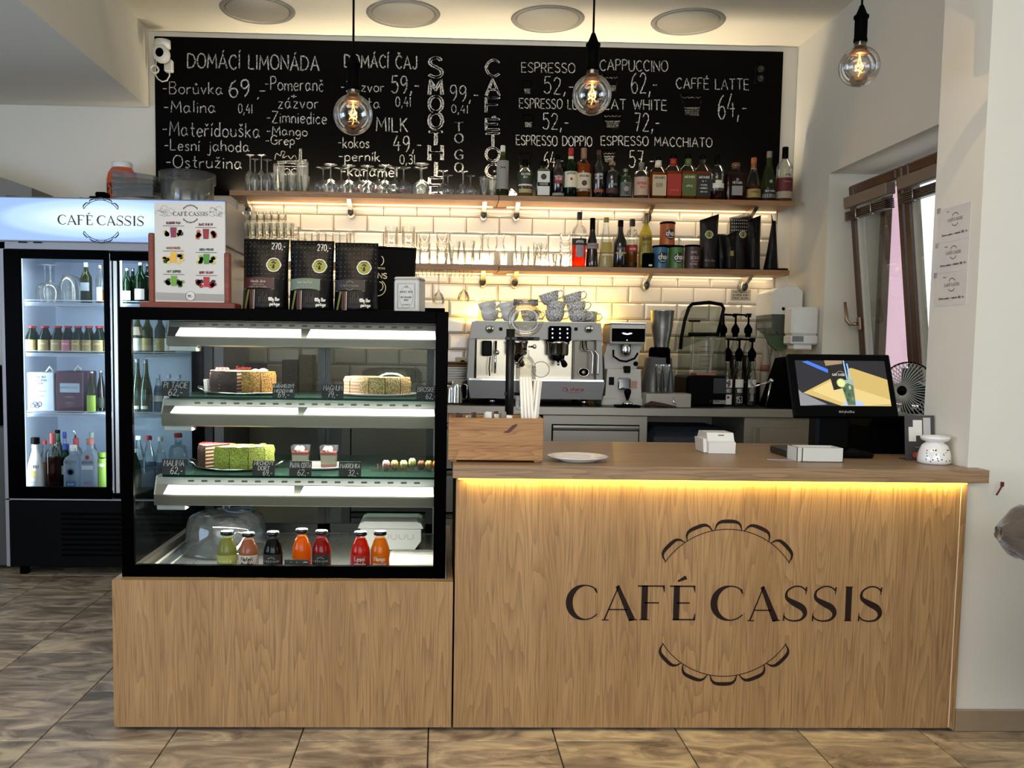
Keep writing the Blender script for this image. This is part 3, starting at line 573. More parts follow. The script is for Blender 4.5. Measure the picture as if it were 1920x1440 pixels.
# ---------------------------------------------------------------- blackboard with chalk menu
bl = at(292, 300, 5.485); br = at(1461, 300, 5.485)
m = M(); m.box(bl.x, br.x, 5.484, 5.4999, 2.152, 3.068)
BB = m.build('blackboard', pm('blackboard_paint', '#080706', .85, var=.15, vs=5, spec=.04)); tag(BB, 'long black chalkboard menu wall above the upper shelf', 'blackboard')
YBB = 5.4832
def chalked(name, items):
    m = M()
    for (s, x0, x1, base, h, w) in items:
        sl = .0205
        P = lambda u, v: at(x0 + (x1-x0)/2 + u, base + u*sl - v, YBB)
        text(m, s, P, h, w*.76, fit=(x1-x0), jit=.04)
    return m.build(name, CHALK, BB)
def vert(name, s, xc, wd, ys, w):
    m = M()
    for ch, (ya, yb) in zip(s, ys):
        P = lambda u, v: at(xc + u, yb - v, YBB)
        g, st = glyph(ch); fit = wd if ch != 'I' else wd*.12
        for off in (-w*.35, w*.35):
            text(m, ch, lambda u, v: P(u+off, v), (yb-ya) * (1 if ch != 'É' else .78), w, fit=fit, jit=.03)
    return m.build(name, CHALK, BB)
chalked('chalk_heading', [('DOMÁCÍ LIMONÁDA', 352, 598, 130, 27, 3.2)])
chalked('chalk_line', [('-Borůvka', 305, 417, 176, 22, 2.3)]); chalked('chalk_price', [('69', 430, 467, 181, 31, 3.4), (',', 482, 486, 184, 14, 2.4), ('-', 486, 498, 180, 22, 2.4)])
chalked('chalk_line', [('-Malina', 307, 404, 211, 22, 2.3)]); chalked('chalk_note', [('0,4l', 447, 473, 212, 17, 1.9)])
chalked('chalk_line', [('-Mateřídouška', 305, 487, 256, 27, 2.5)]); chalked('chalk_line', [('-Lesní jahoda', 308, 467, 283, 21, 2.3)]); chalked('chalk_line', [('-Ostružina', 311, 453, 315, 23, 2.4)])
chalked('chalk_line', [('-Pomeranč', 497, 606, 170, 25, 2.3)]); chalked('chalk_line', [('+', 546, 556, 186, 16, 2), ('zázvor', 522, 597, 203, 22, 2.2)])
chalked('chalk_line', [('-Zimniedice', 500, 612, 231, 22, 2.3)]); chalked('chalk_line', [('-Mango', 500, 576, 254, 17, 2.3)]); chalked('chalk_line', [('-Grep', 498, 552, 271, 17, 2.3)])
chalked('chalk_heading', [('DOMÁCÍ ČAJ', 646, 782, 128, 24, 3)]); chalked('chalk_line', [('-Zázvor', 639, 720, 172, 19, 2.2)]); chalked('chalk_line', [('-Máta', 641, 712, 202, 19, 2.2)])
chalked('chalk_price', [('59,-', 734, 786, 175, 32, 3)]); chalked('chalk_note', [('0,4l', 742, 770, 200, 18, 2)])
chalked('chalk_heading', [('MILK', 706, 764, 246, 26, 3)]); chalked('chalk_line', [('-kokos', 634, 692, 277, 20, 2.3)]); chalked('chalk_price', [('49,-', 738, 790, 284, 29, 2.8)])
chalked('chalk_line', [('-perník', 635, 712, 302, 18, 2.3)]); chalked('chalk_note', [('0,3l', 750, 778, 307, 17, 2)]); chalked('chalk_line', [('-karamel', 640, 745, 331, 20, 2.3)]); chalked('chalk_line', [('čoko', 672, 744, 356, 20, 2.3)])
vert('chalk_column', 'SMOOTHIE', 817, 24, [(108, 145), (150, 178), (180, 209), (212, 241), (247, 272), (273, 301), (304, 330), (333, 362)], 4.2)
chalked('chalk_price', [('99,-', 844, 897, 190, 29, 2.6)]); chalked('chalk_note', [('0,4l', 847, 877, 212, 15, 1.8)])
vert('chalk_column', 'TOGO', 860.5, 15, [(229, 246), (251, 268), (281, 299), (305, 322)], 1.5)
vert('chalk_column', 'CAFÉTOG', 924, 25, [(112, 143), (148, 179), (184, 211), (218, 243), (250, 276), (277, 302), (307, 332)], 3.2)
chalked('chalk_heading', [('ESPRESSO', 978, 1078, 136, 18, 2.3)]); chalked('chalk_price', [('52,-', 1020, 1075, 176, 31, 2.3)])
chalked('chalk_heading', [('CAPPUCCINO', 1125, 1252, 133, 20, 2.3)]); chalked('chalk_price', [('62,-', 1184, 1232, 176, 38, 2.4)])
chalked('chalk_heading', [('CAFFÉ LATTE', 1268, 1404, 167, 20, 2.3)]); chalked('chalk_price', [('64,-', 1347, 1400, 221, 44, 2.6)])
chalked('chalk_heading', [('ESPRESSO LUNGO', 974, 1118, 204, 18, 2.2)]); chalked('chalk_price', [('52,-', 1018, 1066, 243, 30, 2.3)])
chalked('chalk_heading', [('FLAT WHITE', 1122, 1250, 206, 19, 2.4)]); chalked('chalk_price', [('72,-', 1190, 1237, 246, 34, 2.4)])
chalked('chalk_heading', [('ESPRESSO DOPPIO', 968, 1110, 273, 18, 2.2)]); chalked('chalk_price', [('64,-', 1020, 1056, 314, 30, 2.2)])
chalked('chalk_heading', [('ESPRESSO MACCHIATO', 1127, 1335, 274, 17, 2.2)]); chalked('chalk_price', [('57,-', 1180, 1226, 314, 31, 2.3)])
def cup(x0, x1, y0, y1, fill, wave=True):
    m = M(); P = lambda u, v: at(u, v, YBB); i = (x1-x0)*.18
    for _ in range(2):
        j = R.uniform(-.5, .5); m.ribbon([(x0, y0+j), (x0+i, y1), (x1-i, y1+j), (x1, y0), (x0, y0)], 1.8, P)
    if wave: n = 8; m.ribbon([(x0+3+(x1-x0-6)*k/n, y0+5+(2 if k % 2 else 0)) for k in range(n+1)], 1.4, P)
    yf = y1-(y1-y0)*fill; f = (yf-y0)/(y1-y0)
    m.ribbon([(x0+i*f, yf), (x1-i*f, yf)], 1.6, P)
    for k in range(4): y = yf+(y1-yf)*(k+.6)/4.4; m.ribbon([(x0+i*.9+1, y), (x1-i*.9-1, y)], 1.7, P)
    m.build('chalk_cup', chalk('chalk_thin', '#a9a69e', lo=.45, hi=.62), BB)
cup(979, 998, 152, 175, .35, False); cup(1129, 1160, 140, 170, .3); cup(1277, 1317, 177, 216, .36); cup(980, 1001, 216, 239, .4, False); cup(1130, 1167, 212, 240, .45); cup(971, 996, 289, 325, .4, False); cup(1128, 1156, 282, 304, .5)
m = M(); P = lambda u, v: at(u, v, YBB)      # sketched lemonade jug with straw
m.ribbon([(520, 312), (522, 360), (572, 362), (576, 312), (520, 302), (575, 300)], 1.8, P); m.ribbon([(561, 301), (562, 279), (565, 279), (565, 301)], 2.5, P)
m.ribbon(catmull([(515, 300), (518, 288), (526, 292), (528, 284), (534, 285), (530, 296), (540, 292), (545, 298), (552, 291), (556, 298)]), 1.6, P)
for y in (303, 306, 312): m.ribbon([(520, y), (574, y+R.uniform(-1, 1))], 1.5, P)
for cx in (538, 552): m.ribbon([(cx+6*math.cos(k*.6), 322+6*math.sin(k*.6)) for k in range(12)], 1.5, P)
m.build('chalk_drawing', CHALKF, BB)
# white arrow left of the bottles
m = M(); m.ribbon([(955, 362), (966, 364)], 9, P); m.ribbon([(958, 354), (968, 364), (956, 371)], 3.5, P); m.build('chalk_arrow', CHALK, BB)
# black double socket on the board
a = at(1424, 138, 5.48)
m = M(); m.box(a.x-.033, a.x+.045, 5.472, 5.484, a.z-.06, a.z+.055, .006); so = m.build('wall_socket', BLACK, None, loc=(a.x, 5.484, a.z)); tag(so, 'black double power socket at the chalkboard\'s upper right corner', 'socket')
m = M()
for dz in (.024, -.03): m.lathe([(.02, 0), (.018, -.002), (.014, .001)], 16, (a.x+.006, 5.4715, a.z+dz), axis='Y')
m.build('socket_face', pm('socket_dark', '#1d1d1e', .3), so)
# security camera, plug and cable at the left corner
a = at(303, 84, 5.40); b = at(302, 101, 5.36)
t = thing('security_camera', 'small white security camera on the wall corner left of the chalkboard', 'camera', (a.x, 5.47, a.z))
m = M(); m.cyl(a.x, 5.42, a.z-.012, a.z+.03, .045, 24); m.build('mount', WHITEP, t)
m = M(); m.lathe([(.001, 0), (.036, .0), (.046, .012), (.048, .05), (.04, .075), (.02, .085)], 24, (b.x, 5.33, b.z), axis='Y'); m.build('body', WHITEP, t)
m = M(); m.lathe([(.001, 0), (.022, 0), (.026, .004)], 20, (b.x, 5.326, b.z), axis='Y', sx=.9); m.build('lens', BLKG, t)
a = at(315, 123, 5.45); c = at(290, 130, 5.45)
t = thing('power_adapter', 'white plug-in adapter with looped cable below the security camera', 'adapter', (a.x, 5.47, a.z))
m = M(); m.box(a.x-.022, a.x+.026, 5.44, 5.482, a.z-.035, a.z+.035, .006); m.build('adapter_body', WHITEP, t)
p = [at(u, v, 5.46) for u, v in ((317, 132), (318, 142), (313, 151), (304, 153), (296, 148), (291, 139), (292, 128), (293, 105), (296, 92))]
m = M(); m.tube(p, .004, 6); m.tube([(c.x+.022*math.cos(k*.7), 5.44+.004*k*.3, c.z+.022*math.sin(k*.7)) for k in range(20)], .004, 6); m.build('cable', WHITEP, t)
# ---------------------------------------------------------------- ceiling lights of the bar
for k, (px, py, lab) in enumerate(((483, 18, 'leftmost of four round recessed ceiling lights, unlit'), (756, 25, 'second from left of four round recessed ceiling lights'), (1027, 35, 'third from left of four round recessed ceiling lights'), (1290, 40, 'rightmost of four round recessed ceiling lights'))):
    Yl = 5.02; 
    for _ in range(12):
        q = at(px, py, Yl); Yl *= (ZC - HC)/(q.z - HC)
    t = thing('ceiling_light', lab, 'light', (q.x, Yl, ZC), 'round recessed lights over the bar')
    m = M(); m.lathe([(.175, -.001), (.178, -.008), (.198, -.010), (.205, -.001)], 40, (q.x, Yl, ZC)); m.build('trim_ring', pm('light_ring', '#8d897f', .4), t)
    m = M(); m.lathe([(.001, -.006), (.17, -.006), (.174, -.001)], 40, (q.x, Yl, ZC)); m.build('diffuser', pm('light_diffuser', '#a19c90', .5), t)
# ---------------------------------------------------------------- pendant bulbs
def pendant(px, py, lab, tilt):
    Y = 2.9; c = at(px, py, Y); r = .0625
    t = thing('pendant_lamp', lab, 'lamp', (c.x, Y, ZC+.14), 'bare bulb pendants over the counter')
    m = M(); zt = c.z + .150
    m.tube([(c.x, Y, zt+.03), (c.x, Y, ZC+.14)], .0035, 8); m.build('cord', BLACK, t)
    m = M(); m.lathe([(.001, zt+.045), (.006, zt+.04), (.017, zt+.012), (.023, zt+.008), (.023, zt), (.0195, zt-.002), (.0195, zt-.062), (.021, zt-.064), (.021, zt-.074), (.001, zt-.075)], 24, (c.x, Y, 0)); m.build('lamp_holder', BLKM, t)
    m = M(); pr = []
    for i in range(25):
        a = PI*i/24*.90; pr.append((max(1e-4, math.sin(a)*r), c.z - math.cos(a)*r))
    pr += [(.0195, c.z+.064), (.018, c.z+.078)]
    m.caps = False; m.lathe(pr, 32, (c.x, Y, 0)); m.build('bulb_glass', glass('bulb_glass', '#fbf6ee', .8, .5), t)
    m = M(); m.lathe([(.001, c.z+.038), (.03, c.z+.040), (.022, c.z+.052), (.017, c.z+.064), (.001, c.z+.072)], 24, (c.x, Y, 0)); m.build('bulb_base', pm('bulb_copper', '#8c6a52', .35, .6, alpha=1), t)
    m = M(); m.tube([(c.x, Y, c.z+.038), (c.x, Y, c.z+.025)], .003, 8); m.tube([(c.x+.012*math.sin(k*.55)*(1 if k < 30 else 1), Y+.012*math.cos(k*.55), c.z+.004-.0007*k+.006*math.sin(k*.9)) for k in range(26)], .0012, 6)
    m.tube([(c.x-.001, Y, c.z+.03), (c.x+.006, Y, c.z+.012), (c.x+.01, Y, c.z+.0)], .0014, 6); m.tube([(c.x, Y, c.z+.03), (c.x-.004, Y, c.z+.012), (c.x-.009, Y, c.z-.002)], .0014, 6); m.tube([(c.x, Y, c.z-.01), (c.x+.002, Y, c.z-.022), (c.x-.003, Y, c.z-.03)], .0011, 6)
    m.build('filament', emit('filament_glow', '#ffa23c', 5), t)
    point('pendant_glow', (c.x, Y, c.z), 1.1, WARM, .0)
pendant(662, 215, 'left pendant bulb with a glowing spiral filament, hanging before the tea menu', 0)
pendant(1110, 178, 'middle pendant bulb hanging before the coffee menu', 0)
pendant(1611, 125, 'right pendant bulb hanging before the plain right wall', 0)
# ---------------------------------------------------------------- wall shelves with clamp brackets and LED strips
SY0, SY1 = 5.24, 5.488
LEDM = emit('led_warm', '#ffd9a0', 1.6)
def wall_shelf(pxa, pxb, py, ztop, brackets, lab, nm='wall_shelf', led=5):
    xa, xb = at(pxa, py, SY0).x, at(pxb, py, SY0).x
    t = thing(nm, lab, 'shelf', ((xa+xb)/2, SY1, ztop-.03), 'wall shelves of the bar')
    m = M(); m.box(xa, xb, SY0, SY1, ztop-.03, ztop, .0015); m.build('board', SHELFW, t)
    m = M(); m.box(xa+.06, xb-.02, 5.455, 5.475, ztop-.037, ztop-.0302); m.build('led_strip', LEDM, t)
    for p in brackets:
        x = at(p, py+22, 5.42).x
        m = M(); m.prism([(5.29, ztop-.031), (5.487, ztop-.031), (5.487, ztop-.10), (5.465, ztop-.105), (5.33, ztop-.052)], x-.012, x+.012, axis='X')
        m.lathe([(.001, 5.405), (.02, 5.41), (.022, 5.43), (.022, 5.487)], 16, (x, 0, ztop-.085), axis='Y', sy=1.5)
        b = m.build('bracket', SATIN, t)
        m = M(); m.lathe([(.001, 0), (.015, 0), (.019, .006)], 16, (x, 5.4, ztop-.085), axis='Y', sy=1.5); m.build('bracket_cap', pm('bracket_dark', '#4a463e', .4, .6), b)
    return xa, xb
wall_shelf(430, 935, 368, SHZ1, (466, 658, 907), 'upper left oak shelf lined with upturned glasses')
wall_shelf(936, 1488, 378, SHZ1, (968, 1215, 1405), 'upper right oak shelf lined with spirit bottles')
wall_shelf(430, 935, 495, SHZ2, (905,), 'lower left oak shelf crowded with drinking glasses')
wall_shelf(936, 1481, 505, SHZ2, (965, 1212, 1396), 'lower right oak shelf with bottles, tins and coffee bags')
# ---------------------------------------------------------------- glassware
def wineglass(px, foot_py, z, bowl_r, Y, lab, grp, cat='glass', kind='wine', mat=None):
    top = at(px, foot_py, Y); H = top.z - z; x = top.x; fr = bowl_r*.82
    if kind == 'flute': pr = [(bowl_r*.82, .0), (bowl_r*.95, H*.25), (bowl_r, H*.42), (bowl_r*.75, H*.52), (bowl_r*.2, H*.60), (.004, H*.64), (.0035, H*.96), (.008, H*.985), (fr*1.05, H*.995), (fr*1.08, H)]
    else: pr = [(bowl_r*.80, .0), (bowl_r*.94, H*.14), (bowl_r, H*.27), (bowl_r*.93, H*.38), (bowl_r*.68, H*.47), (bowl_r*.3, H*.53), (.005, H*.57), (.004, H*.93), (.009, H*.975), (fr, H*.99), (fr*1.05, H)]
    m = M(); m.caps = False; m.lathe(pr, 24, (x, Y, z+.001)); m.lathe([(1e-4, H), (fr*1.05, H)], 24, (x, Y, z+.001))
    o = m.build('wine_glass' if kind != 'flute' else 'champagne_flute', mat or GLASSB, None, loc=(x, Y, z)); return tag(o, lab, cat, grp)
GP = {}
def tumbler(px, top_py, z, r, Y, lab, grp, name='tumbler', taper=.88, inv=False, ribs=0, base=None, cat='glass', mat=None, seg=20, x=None, zb=None):
    top = at(px, top_py, Y); H = top.z - z if zb is None else zb; x = top.x if x is None else x
    a, b = (r, r*taper) if inv else (r*taper, r)
    m = M(); m.caps = False
    if inv: m.lathe([(a, 0), (b, H-.008), (b*.9, H), (1e-4, H)], seg, (x, Y, z+.0008), ribs=ribs); m.lathe([(b*.9, H-.012), (1e-4, H-.012)], seg, (x, Y, z))
    else: m.lathe([(1e-4, 0), (a*.9, 0), (a, .006), (b, H)], seg, (x, Y, z+.0008), ribs=ribs); m.lathe([(1e-4, .012), (a*.92, .012), (b*.93, H)], seg, (x, Y, z+.0008))
    o = m.build(name, mat or GLASSL, None, loc=(x, Y, z)); return tag(o, lab, cat, grp)
# upper shelf, left: flutes
z = SHZ1
for px, py, Y in ((469, 291, 5.37), (478, 299, 5.31), (490, 291, 5.37), (501, 300, 5.31)):
    wineglass(px, py, z, .031, Y, 'upturned champagne flute in the tight group of four at the upper shelf\'s left end', 'upturned champagne flutes', kind='flute')
tumbler(523, 308, z, .034, 5.40, 'tall clear highball behind small tumblers beside the flutes', None, 'highball_glass', .92)
tumbler(567, 303, z, .036, 5.38, 'tallest straight clear jar glass with red print next to the flutes', None, 'jar_glass', .97)
for px, py, Y in ((510, 325, 5.34), (531, 324, 5.31), (546, 322, 5.35), (519, 341, 5.27), (549, 340, 5.27), (572, 330, 5.30)):
    tumbler(px, py, z, .028, Y, 'small clear tumbler clustered right of the flutes on the upper shelf', 'small tumblers right of the flutes', 'tumbler', .85)
RED = pm('red_print', '#a8302c', .6)
for px in (521, 569, 577): 
    a = at(px, 333, 5.33)
# big upturned wine glasses
for i, (px, py) in enumerate(((606, 315), (620, 309), (640, 316), (654, 311), (674, 318), (689, 312), (709, 318), (722, 311), (741, 315), (757, 315))):
    o = wineglass(px, py, z, .050 if py > 313 else .047, 5.30 if py > 313 else 5.41, 'large upturned wine glass in the staggered double row on the upper shelf', 'large upturned wine glasses')
    if i in (1, 4, 6, 9):
        P = wrap(o.location.x, o.location.y, z+.018, .0475); q = M(); text(q, 'bohemia', P, .012, .0022); q.build('red_lettering', RED, o)
wineglass(791, 308, z, .05, 5.42, 'upturned wine glass at the back of the pair below the letter E', None); wineglass(789, 315, z, .05, 5.31, 'upturned wine glass at the front of the pair below the letter E', None)
for px, py, lab in ((831, 321, 'first small upturned liqueur glass right of SMOOTHIE'), (840, 329, 'second small upturned liqueur glass right of SMOOTHIE'), (868.5, 322, 'third small upturned liqueur glass, below TO GO'), (882.5, 330, 'fourth small upturned liqueur glass, nearest the two shot tumblers')):
    wineglass(px, py, z, .036, 5.36 if py < 325 else 5.3, lab, 'small upturned liqueur glasses')
tumbler(908, 332, z, .030, 5.32, 'thick clear tumbler on the upper shelf left of the first bottle', None, 'tumbler', .8); tumbler(923, 336, z, .028, 5.38, 'clear tumbler half hidden behind the first bottle', None, 'tumbler', .8)
# lower shelf, left block: stacked highballs
z = SHZ2; n = 0
for k in range(9):
    for Y, dx in ((5.33, 0), (5.41, 4)):
        px = 459 + k*13.4 + dx
        if k > 6 and Y > 5.4: continue
        tumbler(px, 447, z, .029, Y, 'ribbed highball glass in the stacked block at the lower shelf\'s left end, bottom layer', 'stacked highballs, bottom layer', 'highball_glass', .92, inv=True, ribs=.02, seg=20)
        if k < 8: 
            zz = at(px, 447, Y).z + .003; tumbler(px, 418 if k < 7 else 425, zz, .028, Y, 'ribbed highball glass in the stacked block at the lower shelf\'s left end, middle layer', 'stacked highballs, middle layer', 'highball_glass', .92, ribs=.02)
        if k < 6 and Y < 5.4: zz = at(px, 417, Y).z; tumbler(px+3, 397, zz+.003, .028, Y, 'highball glass on top of the stacked block at the lower shelf\'s left end', 'stacked highballs, top layer', 'highball_glass', .94)
for k in range(7):
    px = 578 + k*13.2
    tumbler(px, 436 + (k % 2)*2, z, .030, 5.36 + .05*(k % 2), 'upturned glass in the row seen just above the black coffee bags', 'upturned glasses above the coffee bags', 'tumbler', .8, inv=True)
for px, lab in ((733, 'left ribbed tall glass of two behind the black framed panel'), (765, 'right ribbed tall glass of two behind the black framed panel')):
    tumbler(px+1, 461, z, .041, 5.40, 'lower '+lab, None, 'ribbed_glass', .95, inv=True, ribs=.02, seg=36); zz = at(px, 461, 5.40).z; tumbler(px+1, 424, zz+.003, .040, 5.40, 'upper '+lab, None, 'ribbed_glass', .95, ribs=.02, seg=36)
for ci, (px, lab) in enumerate(((796, 'left stack of three tumblers on the lower shelf'), (829, 'right stack of three tumblers on the lower shelf'))):
    zz = z
    for j, (py, w) in enumerate(((474, 'bottom'), (455, 'middle'), (437, 'top'))):
        tumbler(px, py, zz, .036, 5.33, w + ' glass of the ' + lab, 'stacked tumblers on the lower shelf', 'tumbler', .86, ribs=.012, seg=24); zz = at(px, py, 5.33).z + .002
for px, lab in ((781, 'short clear tumbler at the foot of the left tumbler stack'), (813, 'short clear tumbler between the two tumbler stacks'), (842, 'short clear tumbler right of the right tumbler stack')): tumbler(px, 462, z, .030, 5.42, lab, None, 'tumbler', .85)
for px, lab in ((852, 'left of two tall latte glasses on the lower shelf'), (879, 'right of two tall latte glasses on the lower shelf')):
    tumbler(px, 451, z, .038, 5.31, lab, None, 'latte_glass', .68, seg=16)
def hurricane(px, lab):
    a = at(px, 439, 5.32); H = a.z - z; m = M(); m.caps = False
    m.lathe([(1e-4, 0), (.03, .001), (.006, .012), (.022, .02), (.034, H*.35), (.032, H*.5), (.022, H*.66), (.023, H*.85), (.030, H)], 24, (a.x, 5.32, z+.0008)); o = m.build('hurricane_glass', GLASSL, None, loc=(a.x, 5.32, z)); tag(o, lab, 'glass')
hurricane(909, 'left waisted cocktail glass on the lower shelf'); hurricane(938, 'right waisted cocktail glass on the lower shelf')
tumbler(894, 474, z, .022, 5.30, 'small shot glass left of the waisted cocktail glasses', None, 'shot_glass', .85)
def can(px, top, bot_z, r, Y, lab, col, name='candle', x=None):
    a = at(px, top, Y); m = M(); m.lathe([(r*.95, 0), (r, .003), (r, a.z-bot_z-.003), (r*.95, a.z-bot_z)], 20, (a.x, Y, bot_z)); return tag(m.build(name, col, None, loc=(a.x, Y, bot_z)), lab, 'candle')
can(932, 472, z, .022, 5.43, 'cream pillar candle behind the right cocktail glass', pm('candle_cream', '#e8dcc0', .6)); can(957, 472, z, .02, 5.38, 'cream pillar candle right of the cocktail glasses', pm('candle_cream', '#e8dcc0', .6))
for px, py, Y, lab in ((975, 470, 5.33, 'first small tumbler right of the candles on the lower shelf'), (984, 461, 5.42, 'second small tumbler right of the candles, at the back'), (998, 464, 5.34, 'third small tumbler right of the candles on the lower shelf'), (1008, 455, 5.43, 'fourth small tumbler right of the candles, at the back')):
    tumbler(px, py, z, .028, Y, lab, None, 'tumbler', .85)
zz = z
for j, (py, w) in enumerate(((483, 'bottom'), (471, 'middle'), (458, 'top'))): tumbler(1016, py, zz, .033, 5.30, w + ' shallow glass of the stack of three left of the striped glasses', None, 'stacked_glass', .9, inv=j == 0); zz = at(1016, py, 5.3).z + .002
zz = z
for j, (py, w) in enumerate(((484, 'bottom'), (468, 'second'), (453, 'third'), (437, 'topmost'))): tumbler(1060, py, zz, .036 if j < 2 else .034, 5.36, w + ' glass of the tall stack of four beside the orange aperitif bottle', None, 'stacked_glass', .92); zz = at(1060, py, 5.36).z + .002
for px, lab in ((1036, 'low wide glass left of the tall stack of four'), (1045, 'low glass in front of the tall stack of four')): tumbler(px, 476, z, .03, 5.30 if px > 1040 else 5.40, lab, None, 'tumbler', .85)
# ---------------------------------------------------------------- stemware rail under the lower shelf
t = thing('stemware_rack', 'wire stemware rack under the lower shelf above the tin', 'rack', (at(830, 520, 5.36).x, 5.36, SHZ2-.03))
for k in range(7):
    x = at(788 + k*15.5, 525, 5.3).x; m = M(); m.tube([(x-.012, 5.27, SHZ2-.032), (x-.012, 5.27, SHZ2-.052), (x-.012, 5.46, SHZ2-.052)], .0022, 6); m.tube([(x+.012, 5.27, SHZ2-.032), (x+.012, 5.27, SHZ2-.052), (x+.012, 5.46, SHZ2-.052)], .0022, 6); m.build('rail', SATIN, t)
for px, by, lab in ((822, 570, 'left wine glass hanging from the stemware rack'), (869, 565, 'right wine glass hanging from the stemware rack')):
    a = at(px, by, 5.34); zt = SHZ2-.046; H = zt - a.z; m = M(); m.caps = False
    m.lathe([(.034, 0), (.033, .002), (.036, H*.12), (.026, H*.30), (.006, H*.42), (.0035, H*.5), (.0035, H*.94), (.008, H*.97), (.03, H*.99), (.031, H)], 24, (a.x, 5.34, a.z)); tag(m.build('hanging_wine_glass', GLASSB, None, loc=(a.x, 5.34, a.z)), lab, 'glass')
# ---------------------------------------------------------------- bottles
def liquid(name, col, body=.6): return glass('liquid_'+name, col, .15, .2, body=body, bodycol=col)
GC = {'clear': glass('bottle_clear', '#f2f5f2', .5, .4), 'green': glass('bottle_green', '#1c5a2c', .4, .35, body=.35, bodycol='#123a1a'), 'dark': pm('bottle_dark', '#0c0908', .1, coat=.6),
      'olive': glass('bottle_olive', '#8c9a58', .4, .35, body=.25, bodycol='#5a6436'), 'dkgreen': pm('bottle_dark_green', '#0f2a14', .1, coat=.6), 'white': pm('bottle_white', '#dfe4ea', .25, coat=.5),
      'frost': glass('bottle_frost', '#d8e2ec', .4, .35, body=.35, bodycol='#d8e2ec')}
SHAPES = {  # (radius fraction, height fraction)
 'whisky': [(.93, 0), (1, .015), (1, .60), (.97, .655), (.78, .72), (.42, .775), (.34, .80), (.33, .93)],
 'wine': [(.93, 0), (1, .012), (1, .58), (.93, .65), (.6, .73), (.40, .80), (.36, .94)],
 'squat': [(.93, 0), (1, .015), (1, .62), (.98, .70), (.8, .775), (.40, .80), (.36, .90)],
 'bell': [(1, 0), (1.0, .03), (.80, .27), (.68, .45), (.58, .62), (.42, .75), (.36, .93)],
 'tear': [(.90, 0), (1, .03), (1, .32), (.9, .45), (.62, .62), (.40, .74), (.34, .93)],
 'cream': [(.93, 0), (1, .02), (1, .50), (.93, .57), (.55, .68), (.42, .76), (.38, .97)],
 'broad': [(.96, 0), (1, .02), (1, .66), (.94, .73), (.6, .765), (.36, .78), (.33, .88)],
 'pinch': [(.94, 0), (1, .02), (.97, .15), (.80, .42), (.74, .55), (.52, .66), (.44, .74), (.40, .95)],
 'juice': [(.93, 0), (1, .012), (1, .52), (.95, .62), (.68, .78), (.46, .85), (.46, .90)],
 'soda': [(.88, 0), (1, .03), (1, .45), (.9, .60), (.55, .76), (.36, .84), (.34, .94)]}
def bottle(lab, X, Y, Z, H, r, shape='whisky', gl='clear', liq=None, fill=.6, cap=None, capf=(.86, 1.0), capr=.38, lb=None, sq=0, words=(), name='spirit_bottle', cat='bottle', grp=None, neck=None, neckc=None, depth=1, extra=()):
    """lb: list of (z0 frac, z1 frac, material, half-angle deg); words: (text, z frac, height m, material, fit width)"""
    pr = [(a*r, b*H) for a, b in SHAPES[shape]]
    m = M(); m.caps = False; m.lathe([(1e-4, pr[0][1])] + pr, 24, (X, Y, Z+.0008), sq=sq, sy=depth)
    t = m.build(name, GC[gl] if isinstance(gl, str) else gl, None, loc=(X, Y, Z)); tag(t, lab, cat, grp)
    if liq:
        zt = fill*H; lp = [(1e-4, .003), (pr[0][0]*.93, .004)]
        prev = pr[0]
        for a, b in pr[1:]:
            if b < zt: lp.append((a*.94, max(b, .006)))
            else:
                k = (zt-prev[1])/(b-prev[1]); lp.append(((prev[0]+(a-prev[0])*k)*.94, zt)); break
            prev = (a, b)
        lp.append((1e-4, zt)); m = M(); m.caps = False; m.lathe(lp, 24, (X, Y, Z+.0008), sq=sq, sy=depth); m.build('liquid', liq, t)
    if cap:
        rn = r*capr; m = M(); m.lathe([(rn*.97, H*capf[0]), (rn, H*(capf[0]+.01)), (rn, H*capf[1]-.003), (rn*.9, H*capf[1])], 18, (X, Y, Z)); m.build('cap', cap, t)
    if neck:
        rn = r*.40; m = M(); m.lathe([(rn*1.15, H*neck[0]), (rn, H*(neck[0]+neck[1])/2), (rn, H*neck[1])], 18, (X, Y, Z)); m.build('neck_label', neckc, t)
    def wr(u, v):
        if sq: return Vector((X+u, Y-r*depth-.0012, Z+v))
        return wrap(X, Y, Z, r+.0012)(u, v)
    for (a, b, mat, ang) in (lb or ()):
        m = M(); n = 10; hw = (r*math.radians(ang)) if not sq else r*ang/100.0
        vs = []
        for i in range(n+1):
            u = -hw+2*hw*i/n; vs += [wr(u, a*H), wr(u, b*H)]
        m.add(vs, [(2*i, 2*i+2, 2*i+3, 2*i+1) for i in range(n)], True); m.build('label', mat, t)
    def w2(u, v):
        if sq: return Vector((X+u, Y-r*depth-.0018, Z+v))
        return wrap(X, Y, Z, r+.0018)(u, v)
    for (s, zf, h, mat, fit) in words:
        m = M(); text(m, s, lambda u, v: w2(u, v+zf*H), h, h*.17, fit=fit); m.build('lettering', mat, t)
    for fn in extra: fn(t, w2, H)
    return t
K = lambda n, c, **k: pm(n, c, k.pop('rough', .6), **k)
CREAM = K('label_cream', '#d9d1b4'); LW = K('label_white', '#d8d6cf'); LB = K('label_black', '#141312'); RD = K('label_red', '#a32419'); LG = K('label_grey', '#8d8a84'); LGR = K('label_green', '#46632a'); GOLD = K('label_gold', '#b89a52'); LDG = K('label_dark_green', '#26331c')
AMB = liquid('amber', '#b86a18', .45); WHI = liquid('pale', '#c9b070', .4); DKR = liquid('dark_red', '#3a0f0a', .8); COG = liquid('cognac', '#7a3310', .6); REDW = K('print_white', '#d6d3cc'); CORK = K('cork', '#8a6a44')
